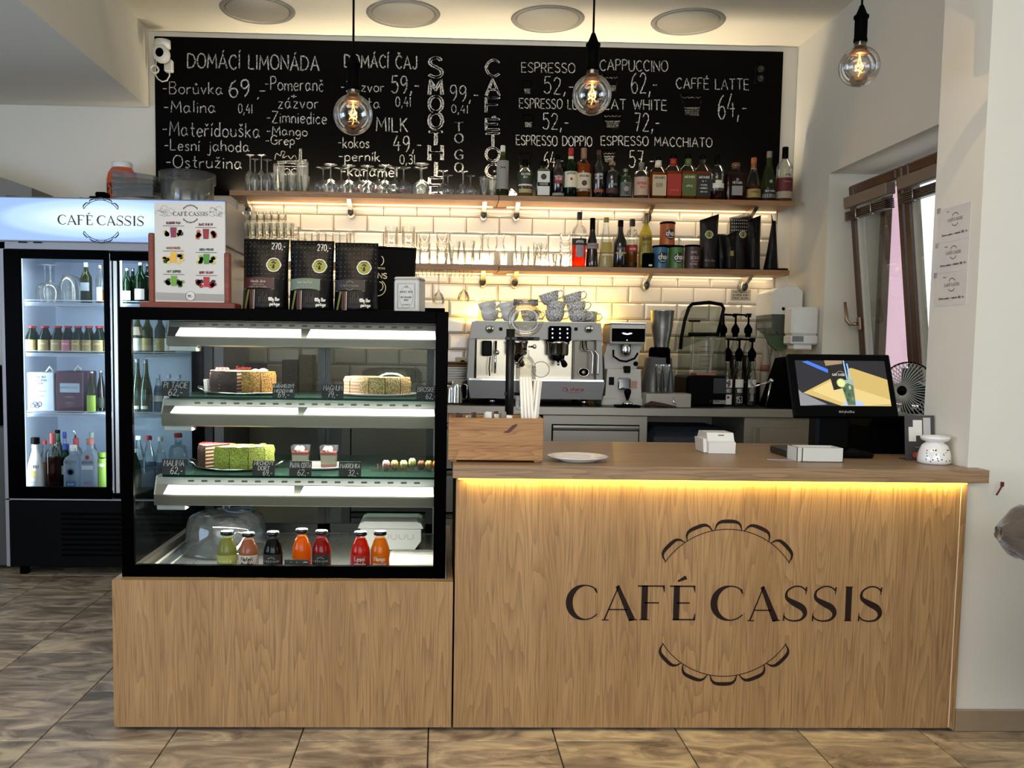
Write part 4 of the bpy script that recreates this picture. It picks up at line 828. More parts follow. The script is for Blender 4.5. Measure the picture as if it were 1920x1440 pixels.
def bp(lab, px, w, top, Y, z, **k):
    a = at(px, top, Y); H = a.z - z; return bottle(lab, a.x, Y, z, H, w/2/pxm(Y), **k)
def disc(zf, rr, mat, sx=0):
    def fn(t, w2, H):
        m = M(); P = lambda u, v: w2(u+sx, v+zf*H); n = 20; m.add([P(0, 0)] + [P(rr*math.cos(2*PI*k/n), rr*math.sin(2*PI*k/n)) for k in range(n)], [(0, 1+k, 1+(k+1) % n) for k in range(n)], True); m.build('emblem', mat, t)
    return fn
z = SHZ1; YB1 = 5.34
bp('green-grey wine bottle with pale grey label, first bottle from the left', 943, 23, 273, YB1, z, shape='wine', gl='olive', cap=LW, capf=(.84, 1.0), lb=[(.16, .70, LG, 70)], words=[('Nevina', .55, .012, INK, .03)])
bp('clear whiskey bottle with dark green label and little amber liquid', 985, 29, 299, YB1, z, shape='whisky', liq=WHI, fill=.24, cap=BLACK, capf=(.80, 1), capr=.40, lb=[(.36, .66, LDG, 72), (.30, .34, CREAM, 60), (.12, .22, K('label_pale', '#a8986a'), 55)], words=[('TULLAMORE', .57, .012, CREAM, .06), ('DEW', .49, .012, CREAM, .025)])
bp('square green herbal liqueur bottle with green and white label', 1019, 27, 303, YB1, z, shape='squat', gl='dkgreen', sq=6, depth=.7, cap=BLACK, capf=(.88, 1), capr=.42, lb=[(.08, .72, LW, 82), (.32, .42, RD, 82)], words=[('MEISTER', .35, .011, LW, .05)], extra=[disc(.57, .017, LDG)])
bp('black rum bottle with red round emblem and white number', 1047, 26, 290, YB1, z, shape='wine', gl='dark', cap=BLACK, capf=(.83, 1), words=[('CLUB', .41, .013, REDW, .035), ('HAVANA', .47, .010, REDW, .05), ('7', .24, .014, LW, None)], lb=[(.06, .12, LG, 55)], extra=[disc(.42, .026, K('label_crimson', '#8c2a24'))])
bp('green whiskey bottle with cream label and red cap', 1071, 25, 278, YB1, z, shape='whisky', gl='green', liq=liquid('green', '#1c7a24', .6), fill=.58, cap=RD, capf=(.86, 1), capr=.38, neck=(.66, .84), neckc=CREAM, lb=[(.22, .53, CREAM, 78)], words=[('JAMESON', .47, .013, INK, .056)], extra=[disc(.38, .008, RD)])
bp('amber spiced rum bottle with pale shield label', 1095, 28, 278, YB1, z, shape='whisky', liq=AMB, fill=.68, cap=K('cap_tan', '#8c6a4a'), capf=(.8, 1), lb=[(.14, .50, K('label_bone', '#c9bd9d'), 72), (.14, .2, K('label_tan', '#8c5a30'), 72)], words=[('SPICED RUM', .42, .011, INK, .06), ('ORIGINAL', .155, .009, LW, .045)], extra=[disc(.30, .016, K('label_maroon', '#4a1c1c'))])
bp('black bottle with white serif lettering and red neck band', 1123, 23, 282, YB1, z, shape='wine', gl='dark', cap=K('cap_maroon', '#4c1c18'), capf=(.9, 1), words=[('LAPOTEKE', .47, .013, LW, .05), ('DUCANE', .40, .013, LW, .045)], lb=[(.14, .20, K('label_rust', '#8c4a2c'), 50)])
bp('black bottle with wooden stopper and dim red label', 1148, 27, 304, YB1, z, shape='squat', gl='dark', cap=CORK, capf=(.92, 1.0), capr=.42, words=[('CONDERO', .36, .012, LG, .05)], lb=[(.16, .29, K('label_oxblood', '#3c1612'), 60)])
bp('squat olive green rum bottle with small framed label', 1173, 26, 317, YB1, z, shape='squat', gl='dkgreen', cap=K('cap_silver', '#8d8d8a', metal=.8, rough=.3), capf=(.88, 1), capr=.36, lb=[(.10, .56, LDG, 60), (.12, .54, LG, 50), (.14, .52, LDG, 46)], extra=[disc(.34, .015, LG)])
bp('clear bottle with peach label and red script', 1203, 28, 305, YB1, z, shape='squat', liq=liquid('peach', '#b08a6a', .5), fill=.6, cap=K('cap_glass', '#7a7468', rough=.3), capf=(.80, 1.0), capr=.36, lb=[(.12, .60, K('label_peach', '#b89a80'), 72)], words=[('REPUBLICA', .40, .014, RD, .06), ('RUM', .3, .012, RD, .03)])
def jd(px, lab, lbm, nm, top, words, capm=BLACK, liq=AMB):
    bp(lab, px, 29, top, YB1, z, shape='whisky', sq=4, depth=.85, liq=liq, fill=.62, cap=capm, capf=(.90, 1), capr=.44, neck=(.77, .90) if nm else None, neckc=nm, lb=[(.10, .56, lbm, 88)], words=words)
jd(1235, 'square honey whiskey bottle with beige label and cream neck', K('label_honey', '#b9a585'), CREAM, 293, [('JACK DANIELS', .475, .012, INK, .062), ('TENNESSEE', .34, .008, INK, .04), ('HONEY', .29, .010, INK, .04)])
jd(1263, 'square fire whiskey bottle with bright red label and neck', K('label_fire', '#9c2416'), K('neck_red', '#a03020'), 289, [('TENNESSEE FIRE', .2, .007, K('label_coral', '#d0604a'), .05)])
jd(1291, 'square apple whiskey bottle with olive green label and neck', K('label_apple', '#4c5a24'), K('neck_green', '#5a7030'), 289, [('JACK DANIELS', .475, .012, CREAM, .06), ('APPLE', .29, .010, CREAM, .04)])
jd(1318, 'square whiskey bottle with black label and white lettering', LB, None, 290, [('JACK DANIELS', .475, .013, LW, .062), ('No. 7', .40, .010, LW, .025), ('TENNESSEE', .32, .008, LW, .04), ('WHISKEY', .25, .010, LW, .045), ('SOUR MASH', .18, .007, LW, .04)])
bp('clear bottle with black cap, small cream tag and dark red liquid', 1346, 27, 290, YB1, z, shape='whisky', liq=DKR, fill=.22, cap=BLACK, capf=(.78, 1), capr=.40, lb=[(.28, .38, LW, 50), (.34, .44, CREAM, 28)])
bp('broad square dark red brandy bottle with glass stopper', 1380, 40, 306, YB1, z, shape='broad', sq=5, depth=.6, liq=DKR, fill=.70, cap=K('cap_smoked', '#6a4a34', rough=.2), capf=(.90, 1.0), capr=.40, lb=[(.16, .40, LG, 50)], words=[('METAXA', .45, .014, LW, .055)], extra=[disc(.56, .008, LG)])
bp('tapered cognac bottle with orange neck foil and ochre label', 1414, 28, 296, YB1, z, shape='tear', liq=COG, fill=.36, cap=K('foil_orange', '#a35a20', rough=.4), capf=(.76, 1), capr=.36, lb=[(.10, .29, K('label_ochre', '#9c8446'), 80)], words=[('NAPOLEON', .2, .010, INK, .05)])
bp('tapered cognac bottle with silver foil, moon emblem and black label', 1443, 27, 284, YB1, z, shape='tear', gl='olive', liq=COG, fill=.25, cap=K('foil_silver', '#8d8a84', rough=.35, metal=.6), capf=(.72, 1), capr=.36, lb=[(.08, .26, LB, 80), (.09, .16, LG, 70)], words=[('REMY MARTIN', .20, .010, LW, .06), ('V.S.O.P', .10, .012, LB, .05)], extra=[disc(.40, .010, LG)])
bp('rightmost bottle on the upper shelf, black cap and red-white label', 1473, 30, 276, YB1, z, shape='whisky', liq=liquid('blush', '#c9a08a', .2), fill=.10, cap=BLACK, capf=(.80, 1), capr=.38, lb=[(.20, .44, K('label_claret', '#5c1418'), 88), (.08, .20, K('label_taupe', '#a3937c'), 88)], words=[('Zacapa', .48, .014, INK, .05), ('Centenario', .36, .008, LG, .04)])
# lower shelf bottles
z = SHZ2; YL = 5.33
bp('orange aperitif bottle with slanted black band label', 1087, 27, 398, YL, z, shape='whisky', liq=glass('aperitif', '#ff5a10', .15, .2, body=.55, bodycol='#ff4a08'), fill=.50, cap=K('cap_navy', '#12131c'), capf=(.865, 1), capr=.36, lb=[(.40, .52, K('label_navy', '#1a1a22'), 80), (.19, .40, K('label_silver', '#8f8a88'), 30)], words=[('APEROL', .44, .013, LW, .05)])
bp('black bitter bottle with white neck ring and grey label', 1111.5, 23, 409, YL, z, shape='pinch', gl='dark', cap=BLACK, capf=(.68, 1), capr=.44, lb=[(.38, .49, LG, 78)], words=[('Fernet', .42, .013, RD, .04)], extra=[])
bp('clear bell bottle with cork and pale cloudy liquid', 1137, 29, 408, YL, z, shape='bell', liq=liquid('milky', '#efe8c0', .7), fill=.24, cap=K('cork_green', '#8a7a3c'), capf=(.91, 1), capr=.33, lb=[(.30, .50, K('label_mustard', '#a8923c'), 40)])
bp('black cream liqueur bottle with sloping shoulders', 1164, 25, 413, YL, z, shape='cream', gl='dark', cap=BLACK, capf=(.86, 1), capr=.42, words=[('BAILEYS', .38, .012, LG, .045)], lb=[(.30, .33, GOLD, 50)], extra=[disc(.28, .010, K('label_taupe', '#a3937c'))])
bp('golden rum bottle with red label strip and navy cap', 1186, 21, 411, YL+.03, z, shape='squat', liq=liquid('gold', '#a8701c', .5), fill=.48, cap=K('cap_navy', '#12131c'), capf=(.86, 1), capr=.50, lb=[(.34, .47, RD, 70), (.08, .13, LB, 70)], words=[('BACARDI', .38, .010, CREAM, .036)])
bp('frosted yellow liqueur bottle with pourer and red lettering', 1212, 24, 400, YL+.03, z, shape='wine', gl=glass('bottle_lemon', '#e6dc90', .4, .35, body=.5, bodycol='#d9cc66'), liq=liquid('lemon', '#c9b83c', .6), fill=.6, cap=K('cap_bronze', '#6f6248', rough=.35, metal=.5), capf=(.82, 1), capr=.40, lb=[(.08, .30, K('label_lime', '#a89c38'), 60)], words=[('BOZKOV', .51, .015, K('label_maroon', '#4a1c1c'), .052), ('ORIGINAL', .43, .007, INK, .04)])
a = at(1216, 475, 5.28); m = M(); m.box(a.x-.034, a.x+.028, 5.25, 5.30, z+.0008, a.z, .004); o = m.build('card_box', BLKM, None, loc=(a.x, 5.275, z)); tag(o, 'small black box with a white tag in front of the yellow bottle', 'box')
m = M(); m.box(a.x-.004, a.x+.016, 5.2485, 5.25, z+.01, z+.02); m.build('tag', LW, o)
def tin(px, w, top, Y, z0, lab, col, word, disk=True, wc=None):
    a = at(px, top, Y); r = w/2/pxm(Y); H = a.z-z0; m = M(); m.lathe([(r*.98, 0), (r*1.01, .004), (r, .008), (r, H-.01), (r*.99, H-.008)], 28, (a.x, Y, z0+.0008)); t = m.build('chai_tin', col, None, loc=(a.x, Y, z0)); tag(t, lab, 'tin')
    m = M(); m.lathe([(r*1.03, H-.012), (r*1.03, H-.001), (r*.98, H)], 28, (a.x, Y, z0)); m.build('lid', BLKM, t)
    P = wrap(a.x, Y, z0+H*.46, r+.0012, .18)
    if disk:
        n = 24; rr = r*.72; m = M(); m.add([P(0, 0)] + [P(rr*math.cos(2*PI*k/n), rr*math.sin(2*PI*k/n)) for k in range(n)], [(0, 1+k, 1+(k+1) % n) for k in range(n)], True); m.build('label', LB, t)
    m = M(); P2 = wrap(a.x, Y, z0+H*.40, r+.002, .18); text(m, word, P2, .034 if disk else .018, .004 if disk else .0025, fit=r*1.2); text(m, 'finest spiced tea', wrap(a.x, Y, z0+H*.30, r+.002, .18), .006, .001, fit=r*.8)
    if not disk: text(m, 'COFFEE', wrap(a.x, Y, z0+H*.65, r+.002, 0), .01, .0018, fit=r*.8); text(m, '100% ARABICA', wrap(a.x, Y, z0+H*.18, r+.002, 0), .008, .0014, fit=r)
    m.build('lettering', wc or LW, t); return z0+H
tz = tin(1238, 29, 461, 5.32, z, 'blue chai tin with black round label, bottom left under the orange tin', K('tin_blue', '#2f5f80', rough=.35), 'chai')
tz = tin(1268, 28, 461, 5.32, z, 'green chai tin with black round label, right of the blue tin', K('tin_green', '#3f6a30', rough=.35), 'chai')
tin(1252, 28, 417, 5.32, max(tz, at(1252, 461, 5.32).z), 'orange chai tin standing on top of the blue and green tins', K('tin_orange', '#a3501c', rough=.35), 'chai')
tin(1298, 28, 460, 5.32, z, 'dark brown tin with red badge right of the green tin', K('tin_brown', '#3c2c28', rough=.4), 'BOHO', False, K('tin_pink', '#b89a94'))
# coffee bags
BAGM = pm('bag_black', '#060505', .38, bump=.5, bs=18, spec=.22); BAGB = pm('bag_brown', '#150e0a', .4, bump=.4, bs=22, spec=.3)
def bag(lab, X0, X1, Ytop, Ybot, z0, H, mat, rot=0, skew=0, fold=.03, nm='coffee_bag', narrow=.9, dep=.05, sl=0, taper=0):
    """gusseted pouch: full depth at the foot, pinched flat at the top"""
    xc = (X0+X1)/2; w = (X1-X0)/2; m = M(); rows = 12; nx = 8; vs = []
    for j in range(rows+1):
        v = j/rows; d = dep*(1-v**1.6)+.003; ww = w*(narrow+(1-narrow)*abs(2*v-1)**1.5)*(1-taper*v)
        ring = []
        for i in range(nx+1):
            u = -1+2*i/nx; ring.append((u*ww, -d*(1-abs(u)**3*.8) + .002*math.sin(7*u+9*v)))
        for i in range(nx, -1, -1):
            u = -1+2*i/nx; ring.append((u*ww*.999, d*(1-abs(u)**3*.8)))
        for (x, y) in ring: vs.append(Vector((x + skew*v*H, y + (Ytop-Ybot)*v, z0+.0008+v*H + sl*x*v*v*v)))
    k = 2*(nx+1); fs = []
    for j in range(rows):
        for i in range(k): fs.append((j*k+i, j*k+(i+1) % k, (j+1)*k+(i+1) % k, (j+1)*k+i))
    fs.append(tuple(range(k))[::-1]); fs.append(tuple(rows*k+i for i in range(k)))
    R3 = Matrix.Rotation(rot, 4, 'Z'); vs = [Vector((xc, Ybot, 0)) + R3 @ v for v in vs]; m.add(vs, fs, True)
    t = m.build(nm, mat, None, loc=(xc, Ybot, z0)); tag(t, lab, 'bag')
    def face(u, v, e=.0025):   # u,v in metres on the front face
        vv = min(1, max(0, v/H)); d = dep*(1-vv**1.6)+.003; q = u/w
        return Vector((xc, Ybot, 0)) + R3 @ Vector((u + skew*v, -(d*(1-abs(q)**3*.8)) - e + (Ytop-Ybot)*vv, z0+v))
    return t, face
def badge(t, face, u, v, r, mat, ring=None):
    n = 24; m = M(); m.add([face(u, v)] + [face(u+r*(1+.05*math.cos(12*2*PI*k/n*.5))*math.cos(2*PI*k/n), v+r*math.sin(2*PI*k/n)) for k in range(n)], [(0, 1+(k+1) % n, 1+k) for k in range(n)], False); m.build('badge', LW, t)
    P = lambda a, b: face(u+a, v+b, .0035)
    m = M(); m.add([P(0, 0)] + [P(r*.86*math.cos(2*PI*k/n), r*.86*math.sin(2*PI*k/n)) for k in range(n)], [(0, 1+(k+1) % n, 1+k) for k in range(n)], False); m.build('badge_face', mat, t)
    P = lambda a, b: face(u+a, v+b, .0045)
    m = M(); m.ribbon([(-.25*r, .25*r), (0, .42*r), (.28*r, .2*r)], .2*r, P); m.ribbon([(0, .1*r), (.02*r, -.2*r), (-.05*r, -.5*r)], [.15*r, .3*r, .35*r], P); m.ribbon([(-.4*r, 0), (-.3*r, -.12*r)], .15*r, P)
    text(m, 'COFFEE', lambda a, b: P(a*(1), b+.58*r), .2*r, .04*r, fit=r*.9); m.build('badge_print', INK, t)
OLV = K('badge_olive', '#8f8f3a')
def dots(t, face, us, vs, s, mat):
    m = M()
    for u in us:
        for v in vs: m.add([face(u-s, v-s), face(u+s, v-s), face(u+s, v+s), face(u-s, v+s)], [(0, 1, 2, 3)], False)
    m.build('dot_print', mat, t)
z = SHZ2
def sb(lab, pa, pb, top, Y, mat=BAGM, **k):
    a = at(pa, top, Y); c = at(pb, top, Y); return bag(lab, a.x, c.x, Y, Y, z, a.z-z, mat, **k)
t, f = sb('tall black coffee bag with half-turned badge, right of the tins', 1312, 1348, 407, 5.36, BAGB, skew=-.0, dep=.045, sl=.35); badge(t, f, -.005, .21, .024, OLV); m = M(); text(m, '100g Bar', lambda u, v: f(u, v+.05), .012, .0015); m.build('lettering', LG, t)
t, f = sb('small dark coffee pouch squeezed behind the tall black bag', 1345, 1362, 439, 5.37, dep=.03)
t, f = sb('small crumpled black pouch with yellow tag before the patterned bag', 1360, 1382, 437, 5.30, dep=.03, sl=.5); m = M(); m.add([f(-.01, .08), f(.01, .08), f(.01, .11), f(-.01, .11)], [(0, 1, 2, 3)], False); m.build('tag', K('tag_yellow', '#8a7420'), t)
t, f = sb('brown dotted coffee bag with round olive badge on the lower shelf', 1366, 1406, 403, 5.40, BAGB, skew=.02, dep=.04, sl=.25); badge(t, f, .014, .22, .022, OLV); dots(t, f, [-.05+.0125*k for k in range(9)], [.245+.02*k for k in range(4)], .0022, LW)
t, f = sb('plain dark coffee bag leaning right of the dotted bag', 1402, 1428, 408, 5.35, dep=.045, sl=.4, taper=.1)
t, f = sb('rightmost black coffee bag on the lower shelf, seen edge-on', 1434, 1463, 414, 5.37, dep=.03, taper=.75, skew=.03)
m = M(); a = at(1447, 402, 5.37); m.tube([(a.x+.010, 5.37, a.z-.06), (a.x+.004, 5.37, a.z-.03), (a.x-.002, 5.37, a.z)], [.008, .004, .002], 6); m.build('folded_tip', BAGM, t)
a = at(1462, 500, 5.29); m = M(); m.box(a.x-.03, a.x+.04, 5.26, 5.34, z+.0008, z+.012, .003); tag(m.build('flat_pouch', BLKM, None, loc=(a.x, 5.3, z)), 'flat black pouch lying at the right end of the lower shelf', 'bag')
# ---------------------------------------------------------------- serving counter
YC = 2.86; ZT = .888
cxl = at(849, 1390, YC).x; cxr = at(1836, 1397, YC).x + .0
t = thing('serving_counter', 'long oak laminate serving counter with the café\'s name on its front', 'counter', ((cxl+1.735)/2, YC, 0))
m = M(); m.box(cxl, 1.732-.022, YC, YC+.018, .012, ZT-.042, .0008); FP_ = m.build('front_panel', OAK, t)
m = M(); m.box(1.732-.018, 1.732, YC-.002, 3.5, .012, ZT-.042); m.build('side_panel', OAK, t); m = M(); m.box(cxl, cxl+.018, YC+.018, 3.5, .012, ZT-.042); m.build('side_panel', OAK, t)
m = M(); m.box(cxl+.02, 1.71, YC+.03, 3.48, 0, .012); m.build('plinth', BLKM, t)
m = M(); m.box(1.732-.0215, 1.732-.0185, YC-.0005, YC+.004, .015, ZT-.05); m.build('edge_profile', pm('edge_white', '#e8cfae', .3), t)
m = M(); m.box(cxl+.005, 1.70, YC-.052, YC-.036, ZT-.0475, ZT-.0425); m.build('led_strip', emit('led_yellow', '#ffd24a', 3.2), t)
m = M(); xb = 1.765
pts = [(cxl-.012, 2.80), (xb, 2.80), (xb, 2.868), (XP-.003, 2.868), (XP-.003, 3.58), (cxl-.012, 3.58)]
m.prism(pts, ZT-.042, ZT, axis='Z'); m.build('worktop', OAKX, t)
# name and ring emblem, cut foil on the front
c = at(1361, 1131, YC-.001); h = (at(1361, 1100, YC).z - at(1361, 1165, YC).z)
m = M(); logo(m, plane((c.x, YC-.0012, c.z)), h); m.build('emblem_lettering', LOGOBR, t)
# ---------------------------------------------------------------- display case base cabinet
bx0, bx1 = at(212, 1240, 2.86).x, cxl - .006
t = thing('base_cabinet', 'low oak cabinet under the glass cake display', 'cabinet', ((bx0+bx1)/2, 2.86, 0))
m = M(); m.box(bx0, bx1, 2.86, 2.878, .012, .497, .0008); m.build('front_panel', OAK, t); m = M(); m.box(bx0+.018, bx1-.018, 2.878, 2.8995, .45, .497); m.build('front_ledge', OAK, t)
m = M(); m.box(bx0, bx0+.018, 2.878, 3.8, .012, .497); m.build('side_panel', OAK, t); m = M(); m.box(bx1-.018, bx1, 2.878, 3.8, .012, .497); m.build('side_panel', OAK, t)
m = M(); m.box(bx0+.02, bx1-.02, 2.89, 3.78, 0, .012); m.build('plinth', BLKM, t)
m = M(); m.box(bx0+.018, bx1-.018, 2.878, 3.8, .42, .445); m.build('deck', OAK, t)
m = M(); m.box(bx0+.019, bx0+.023, 2.88, 3.79, .446, .4965); m.box(bx1-.023, bx1-.019, 2.88, 3.79, .446, .4965); m.build('deck_edge', STEEL, t)
# ---------------------------------------------------------------- glass display case
kx0, kx1, ky0, ky1, kz0, kz1 = at(226, 900, 2.9).x, at(837, 900, 2.9).x, 2.90, 3.78, .4972, 1.371
t = CASE = thing('display_case', 'black framed glass cake display case with three lit levels', 'display case', ((kx0+kx1)/2, ky0, kz0))
fb = .040
m = M(); m.box(kx0, kx0+fb, ky0, ky0+.02, kz0, kz1, .002); m.box(kx1-fb, kx1, ky0, ky0+.02, kz0, kz1, .002); m.box(kx0+fb, kx1-fb, ky0, ky0+.02, kz0, kz0+fb, .001); m.box(kx0+fb, kx1-fb, ky0, ky0+.02, kz1-fb, kz1, .001); m.build('front_frame', BLKG, t)
m = M(); m.box(kx0+fb, kx1-fb, ky0+.006, ky0+.012, kz0+fb, kz1-fb); m.build('front_pane', PANE, t)
m = M(); m.box(kx0+.002, kx0+.008, ky0+.02, ky1-.03, kz0, kz1-.02); m.build('side_pane', PANE, t)
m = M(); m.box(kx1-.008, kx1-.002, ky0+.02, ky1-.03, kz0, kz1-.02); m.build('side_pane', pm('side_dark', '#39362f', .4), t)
m = M(); m.box(kx0, kx1, ky0+.02, ky1, kz1-.02, kz1, .001); m.build('top_panel', BLKG, t)
ST2 = brushed('case_steel', '#9a978e', .38, 'X')
m = M(); m.box(bx0+.024, bx1-.024, 2.9, ky1-.03, .446, .468); m.build('floor_plate', brushed('case_floor', '#b9bab6', .28, 'Y', .85), t)
m = M(); m.tube([(kx0+.022, ky0+.03, .472), (kx0+.022, ky1-.05, .472)], .006, 8); m.tube([(kx0+.022+.05, ky0+.03, .470), (kx0+.022+.05, ky1-.05, .470)], .003, 8); m.build('floor_seal', pm('seal_light', '#c9c6b8', .4), t)
for x in (kx0+.008, kx1-.05): m = M(); m.box(x, x+.042, ky1-.05, ky1, .469, kz1-.02, .002); m.build('rear_post', BLKM if x < -.5 else STEELV, t)
# rear sliding doors: dark frames with panes
ykd = ky1-.04
for k, (a, b) in enumerate(((kx0+.05, -.475), (-.49, kx1-.05))):
    yy = ykd + .012*k; m = M(); frz0, frz1 = .472, kz1-.04
    m.box(a, a+.035, yy, yy+.01, frz0, frz1); m.box(b-.03, b, yy, yy+.01, frz0, frz1); m.box(a, b, yy, yy+.01, frz0, frz0+.04); m.box(a, b, yy, yy+.01, frz1-.03, frz1); d = m.build('sliding_door', pm('door_dark', '#171614', .3), t)
    m = M(); m.box(a+.035, b-.03, yy+.004, yy+.007, frz0+.04, frz1-.03); m.build('pane', glass('rear_pane', '#d4d6d1', .1, .2, rough=.15), d)
hx0, hx1 = kx0+.035, kx1-.012
TUBE = emit('case_tube', '#fdfaf0', 2.6); SLOT = pm('slot_dark', '#1a1814', .6); STW = pm('light_steel', '#c9c7bd', .35, .35)
def housing(Y, zs0, zs1, zt, zl, lab, gz=None):
    """perforated strip zs0..zs1, lamp cover down to zt, lip down to zl"""
    h_ = M(); dy = .022
    prof = [(Y+.25, zs1+.006), (Y+.05, zs1+.004), (Y+.028, zs1), (Y+.024, zs0), (Y+.004, zt), (Y, zt-.001), (Y, zl), (Y+.02, zl-.004), (Y+.25, zl+.03)]
    h_.prism(prof, hx0, hx1, axis='X'); hs = h_.build('light_housing', ST2, t)
    m = M(); m.box(hx0-.001, hx1, Y-.0022, Y-.0002, zl+.001, zt-.002, .0008); m.build('front_lip', brushed('lip_steel', '#6e685a', .35, 'X', .6), hs)
    m = M(); n = 18
    for k in range(n):
        x = hx0+.12+(hx1-hx0-.21)*k/(n-1); zc = (zs0+zs1)/2; w = .011; hh = .0035; q = []
        for j in range(12):
            a = 2*PI*j/12; q.append((x + math.copysign(w-.0035, math.cos(a))*1 + .0035*math.cos(a), Y+.0235+.004*((zc+hh*math.sin(a)-zs0)/(zs1-zs0)) - .0006, zc+hh*math.sin(a)))
        m.add(q, [tuple(range(12))])
    sl = m.build('vent_slot', SLOT, hs); sl['kind'] = 'stuff'
    xm = hx0+(hx1-hx0)*.49
    for a, b in ((hx0+.03, xm-.008), (xm+.012, hx1-.03)):
        m = M(); m.quad((a, Y+.0035-.0016, zt+.002), (b, Y+.0035-.0016, zt+.002), (b-.003, Y+.022-.0016, zs0-.002), (a+.012, Y+.022-.0016, zs0-.002)); m.build('lamp_cover', TUBE, hs)
    m = M(); m.prism([(Y+.002, zt), (Y+.2, zt-.01), (Y+.2, zs1+.004), (Y+.03, zs1+.004)], hx0-.003, hx0, axis='X'); m.box(hx0-.002, hx0+.10, Y+.03, Y+.09, zl-.022, zl+.0, .003); m.build('end_cap', STW, hs)
    area('case_light', ((hx0+hx1)/2, Y+.045, zl-.012), (math.radians(-14), 0, 0), hx1-hx0-.1, .03, 6.0, (1, .97, .88))
    area('case_light_up', ((hx0+hx1)/2, Y-.012, zt+.012), (math.radians(115), 0, 0), hx1-hx0-.1, .015, 1.2, (1, .97, .88))
    if gz:
        m = M(); m.box(hx0-.0+.04, hx1-.02, Y-.035, ky1-.06, gz-.008, gz); m.build('glass_shelf', glass('shelf_glass', '#cfe6dc', .3, .3, body=.12, bodycol='#7fa89a'), t)
        m = M(); m.box(hx0+.04, hx1-.02, Y-.037, Y-.0352, gz-.008, gz); m.build('glass_edge', glass('green_edge', '#2a6a58', .3, .3, body=.5, bodycol='#1c5446'), t)
housing(3.29, 1.318, 1.338, 1.284, 1.252, 'top')
housing(3.22, 1.035, 1.056, 1.008, .965, 'mid', 1.072)
housing(3.13, .764, .788, .730, .693, 'low', .806)
ZG1, ZG2, ZG0 = 1.072, .806, .4685
# ---------------------------------------------------------------- cakes
def crumb(name, c1, c2, sc=120, b=1.0):
    if name in MC: return MC[name]
    m, nt, p = nodes(name); L = nt.links.new; g = nt.nodes.new('ShaderNodeTexCoord'); n = nt.nodes.new('ShaderNodeTexNoise'); n.inputs['Scale'].default_value = sc; n.inputs['Detail'].default_value = 4
    L(g.outputs['Object'], n.inputs[0]); r = nt.nodes.new('ShaderNodeMapRange'); r.inputs[1].default_value = .38; r.inputs[2].default_value = .62; L(n.outputs['Fac'], r.inputs[0])
    mx = nt.nodes.new('ShaderNodeMix'); mx.data_type = 'RGBA'; L(r.outputs[0], mx.inputs[0]); mx.inputs[6].default_value = (*lin(c1), 1); mx.inputs[7].default_value = (*lin(c2), 1); L(mx.outputs[2], p.inputs['Base Color'])
    bb = nt.nodes.new('ShaderNodeBump'); bb.inputs['Strength'].default_value = b; bb.inputs['Distance'].default_value = .006; L(n.outputs['Fac'], bb.inputs['Height']); L(bb.outputs[0], p.inputs['Normal']); p.inputs['Roughness'].default_value = .85
    MC[name] = m; return m
def layered(name, c1, c2, n=22, z=0):
    if name in MC: return MC[name]
    m, nt, p = nodes(name); L = nt.links.new; g = nt.nodes.new('ShaderNodeTexCoord'); w = nt.nodes.new('ShaderNodeTexWave'); w.bands_direction = 'Z'; w.inputs['Scale'].default_value = n; w.inputs['Distortion'].default_value = 1.5; w.inputs['Detail Scale'].default_value = 40
    L(g.outputs['Object'], w.inputs[0]); r = nt.nodes.new('ShaderNodeMapRange'); r.inputs[1].default_value = .45; r.inputs[2].default_value = .65; L(w.outputs['Fac'], r.inputs[0]); mx = nt.nodes.new('ShaderNodeMix'); mx.data_type = 'RGBA'; L(r.outputs[0], mx.inputs[0]); mx.inputs[6].default_value = (*lin(c1), 1); mx.inputs[7].default_value = (*lin(c2), 1)
    L(mx.outputs[2], p.inputs['Base Color']); p.inputs['Roughness'].default_value = .8; MC[name] = m; return m
def wedge(m, cx, cy, z, r, a0, a1, H, jag=.002, n=None):
    n = n or max(3, int(abs(a1-a0)/6)); vs = []; k = n+1; rows = 5
    for j in range(rows+1):
        zz = z+H*j/rows
        for i in range(k):
            a = math.radians(a0+(a1-a0)*i/n); rr = r + R.uniform(-jag, jag) - (.004 if j == rows else 0); vs.append((cx+rr*math.cos(a), cy+rr*math.sin(a), zz + (R.uniform(-jag, jag)*.6 if j == rows else 0)))
    fs = []
    for j in range(rows):
        for i in range(n): fs.append((j*k+i, j*k+i+1, (j+1)*k+i+1, (j+1)*k+i))
    m.cur = 0; m.add(vs, fs, True)
    m.cur = 1; top = [vs[rows*k+i] for i in range(k)] + [(cx, cy, z+H)]; m.add(top, [tuple(range(k+1))], False)
    m.cur = 2
    for i in (0, k-1): m.add([vs[i], vs[rows*k+i], (cx, cy, z+H), (cx, cy, z)], [(0, 1, 2, 3)], False)
def cake(lab, px, base, Y, r, slices, H, z, name='cake'):
    a = at(px, base, Y); t = thing(name, lab, 'cake', (a.x, Y, z))
    for (a0, a1, side, top, cut, dx, dy) in slices:
        n = max(1, round(abs(a1-a0)/30)); st = (a1-a0)/n
        for i in range(n):
            m = M(); am = math.radians(a0+st*(i+.5)); wedge(m, a.x+dx+.002*math.cos(am), Y+dy+.002*math.sin(am), z, r, a0+st*i+.5, a0+st*(i+1)-.5, H); m.build('slice', [side, top, cut], t)
    return t, a
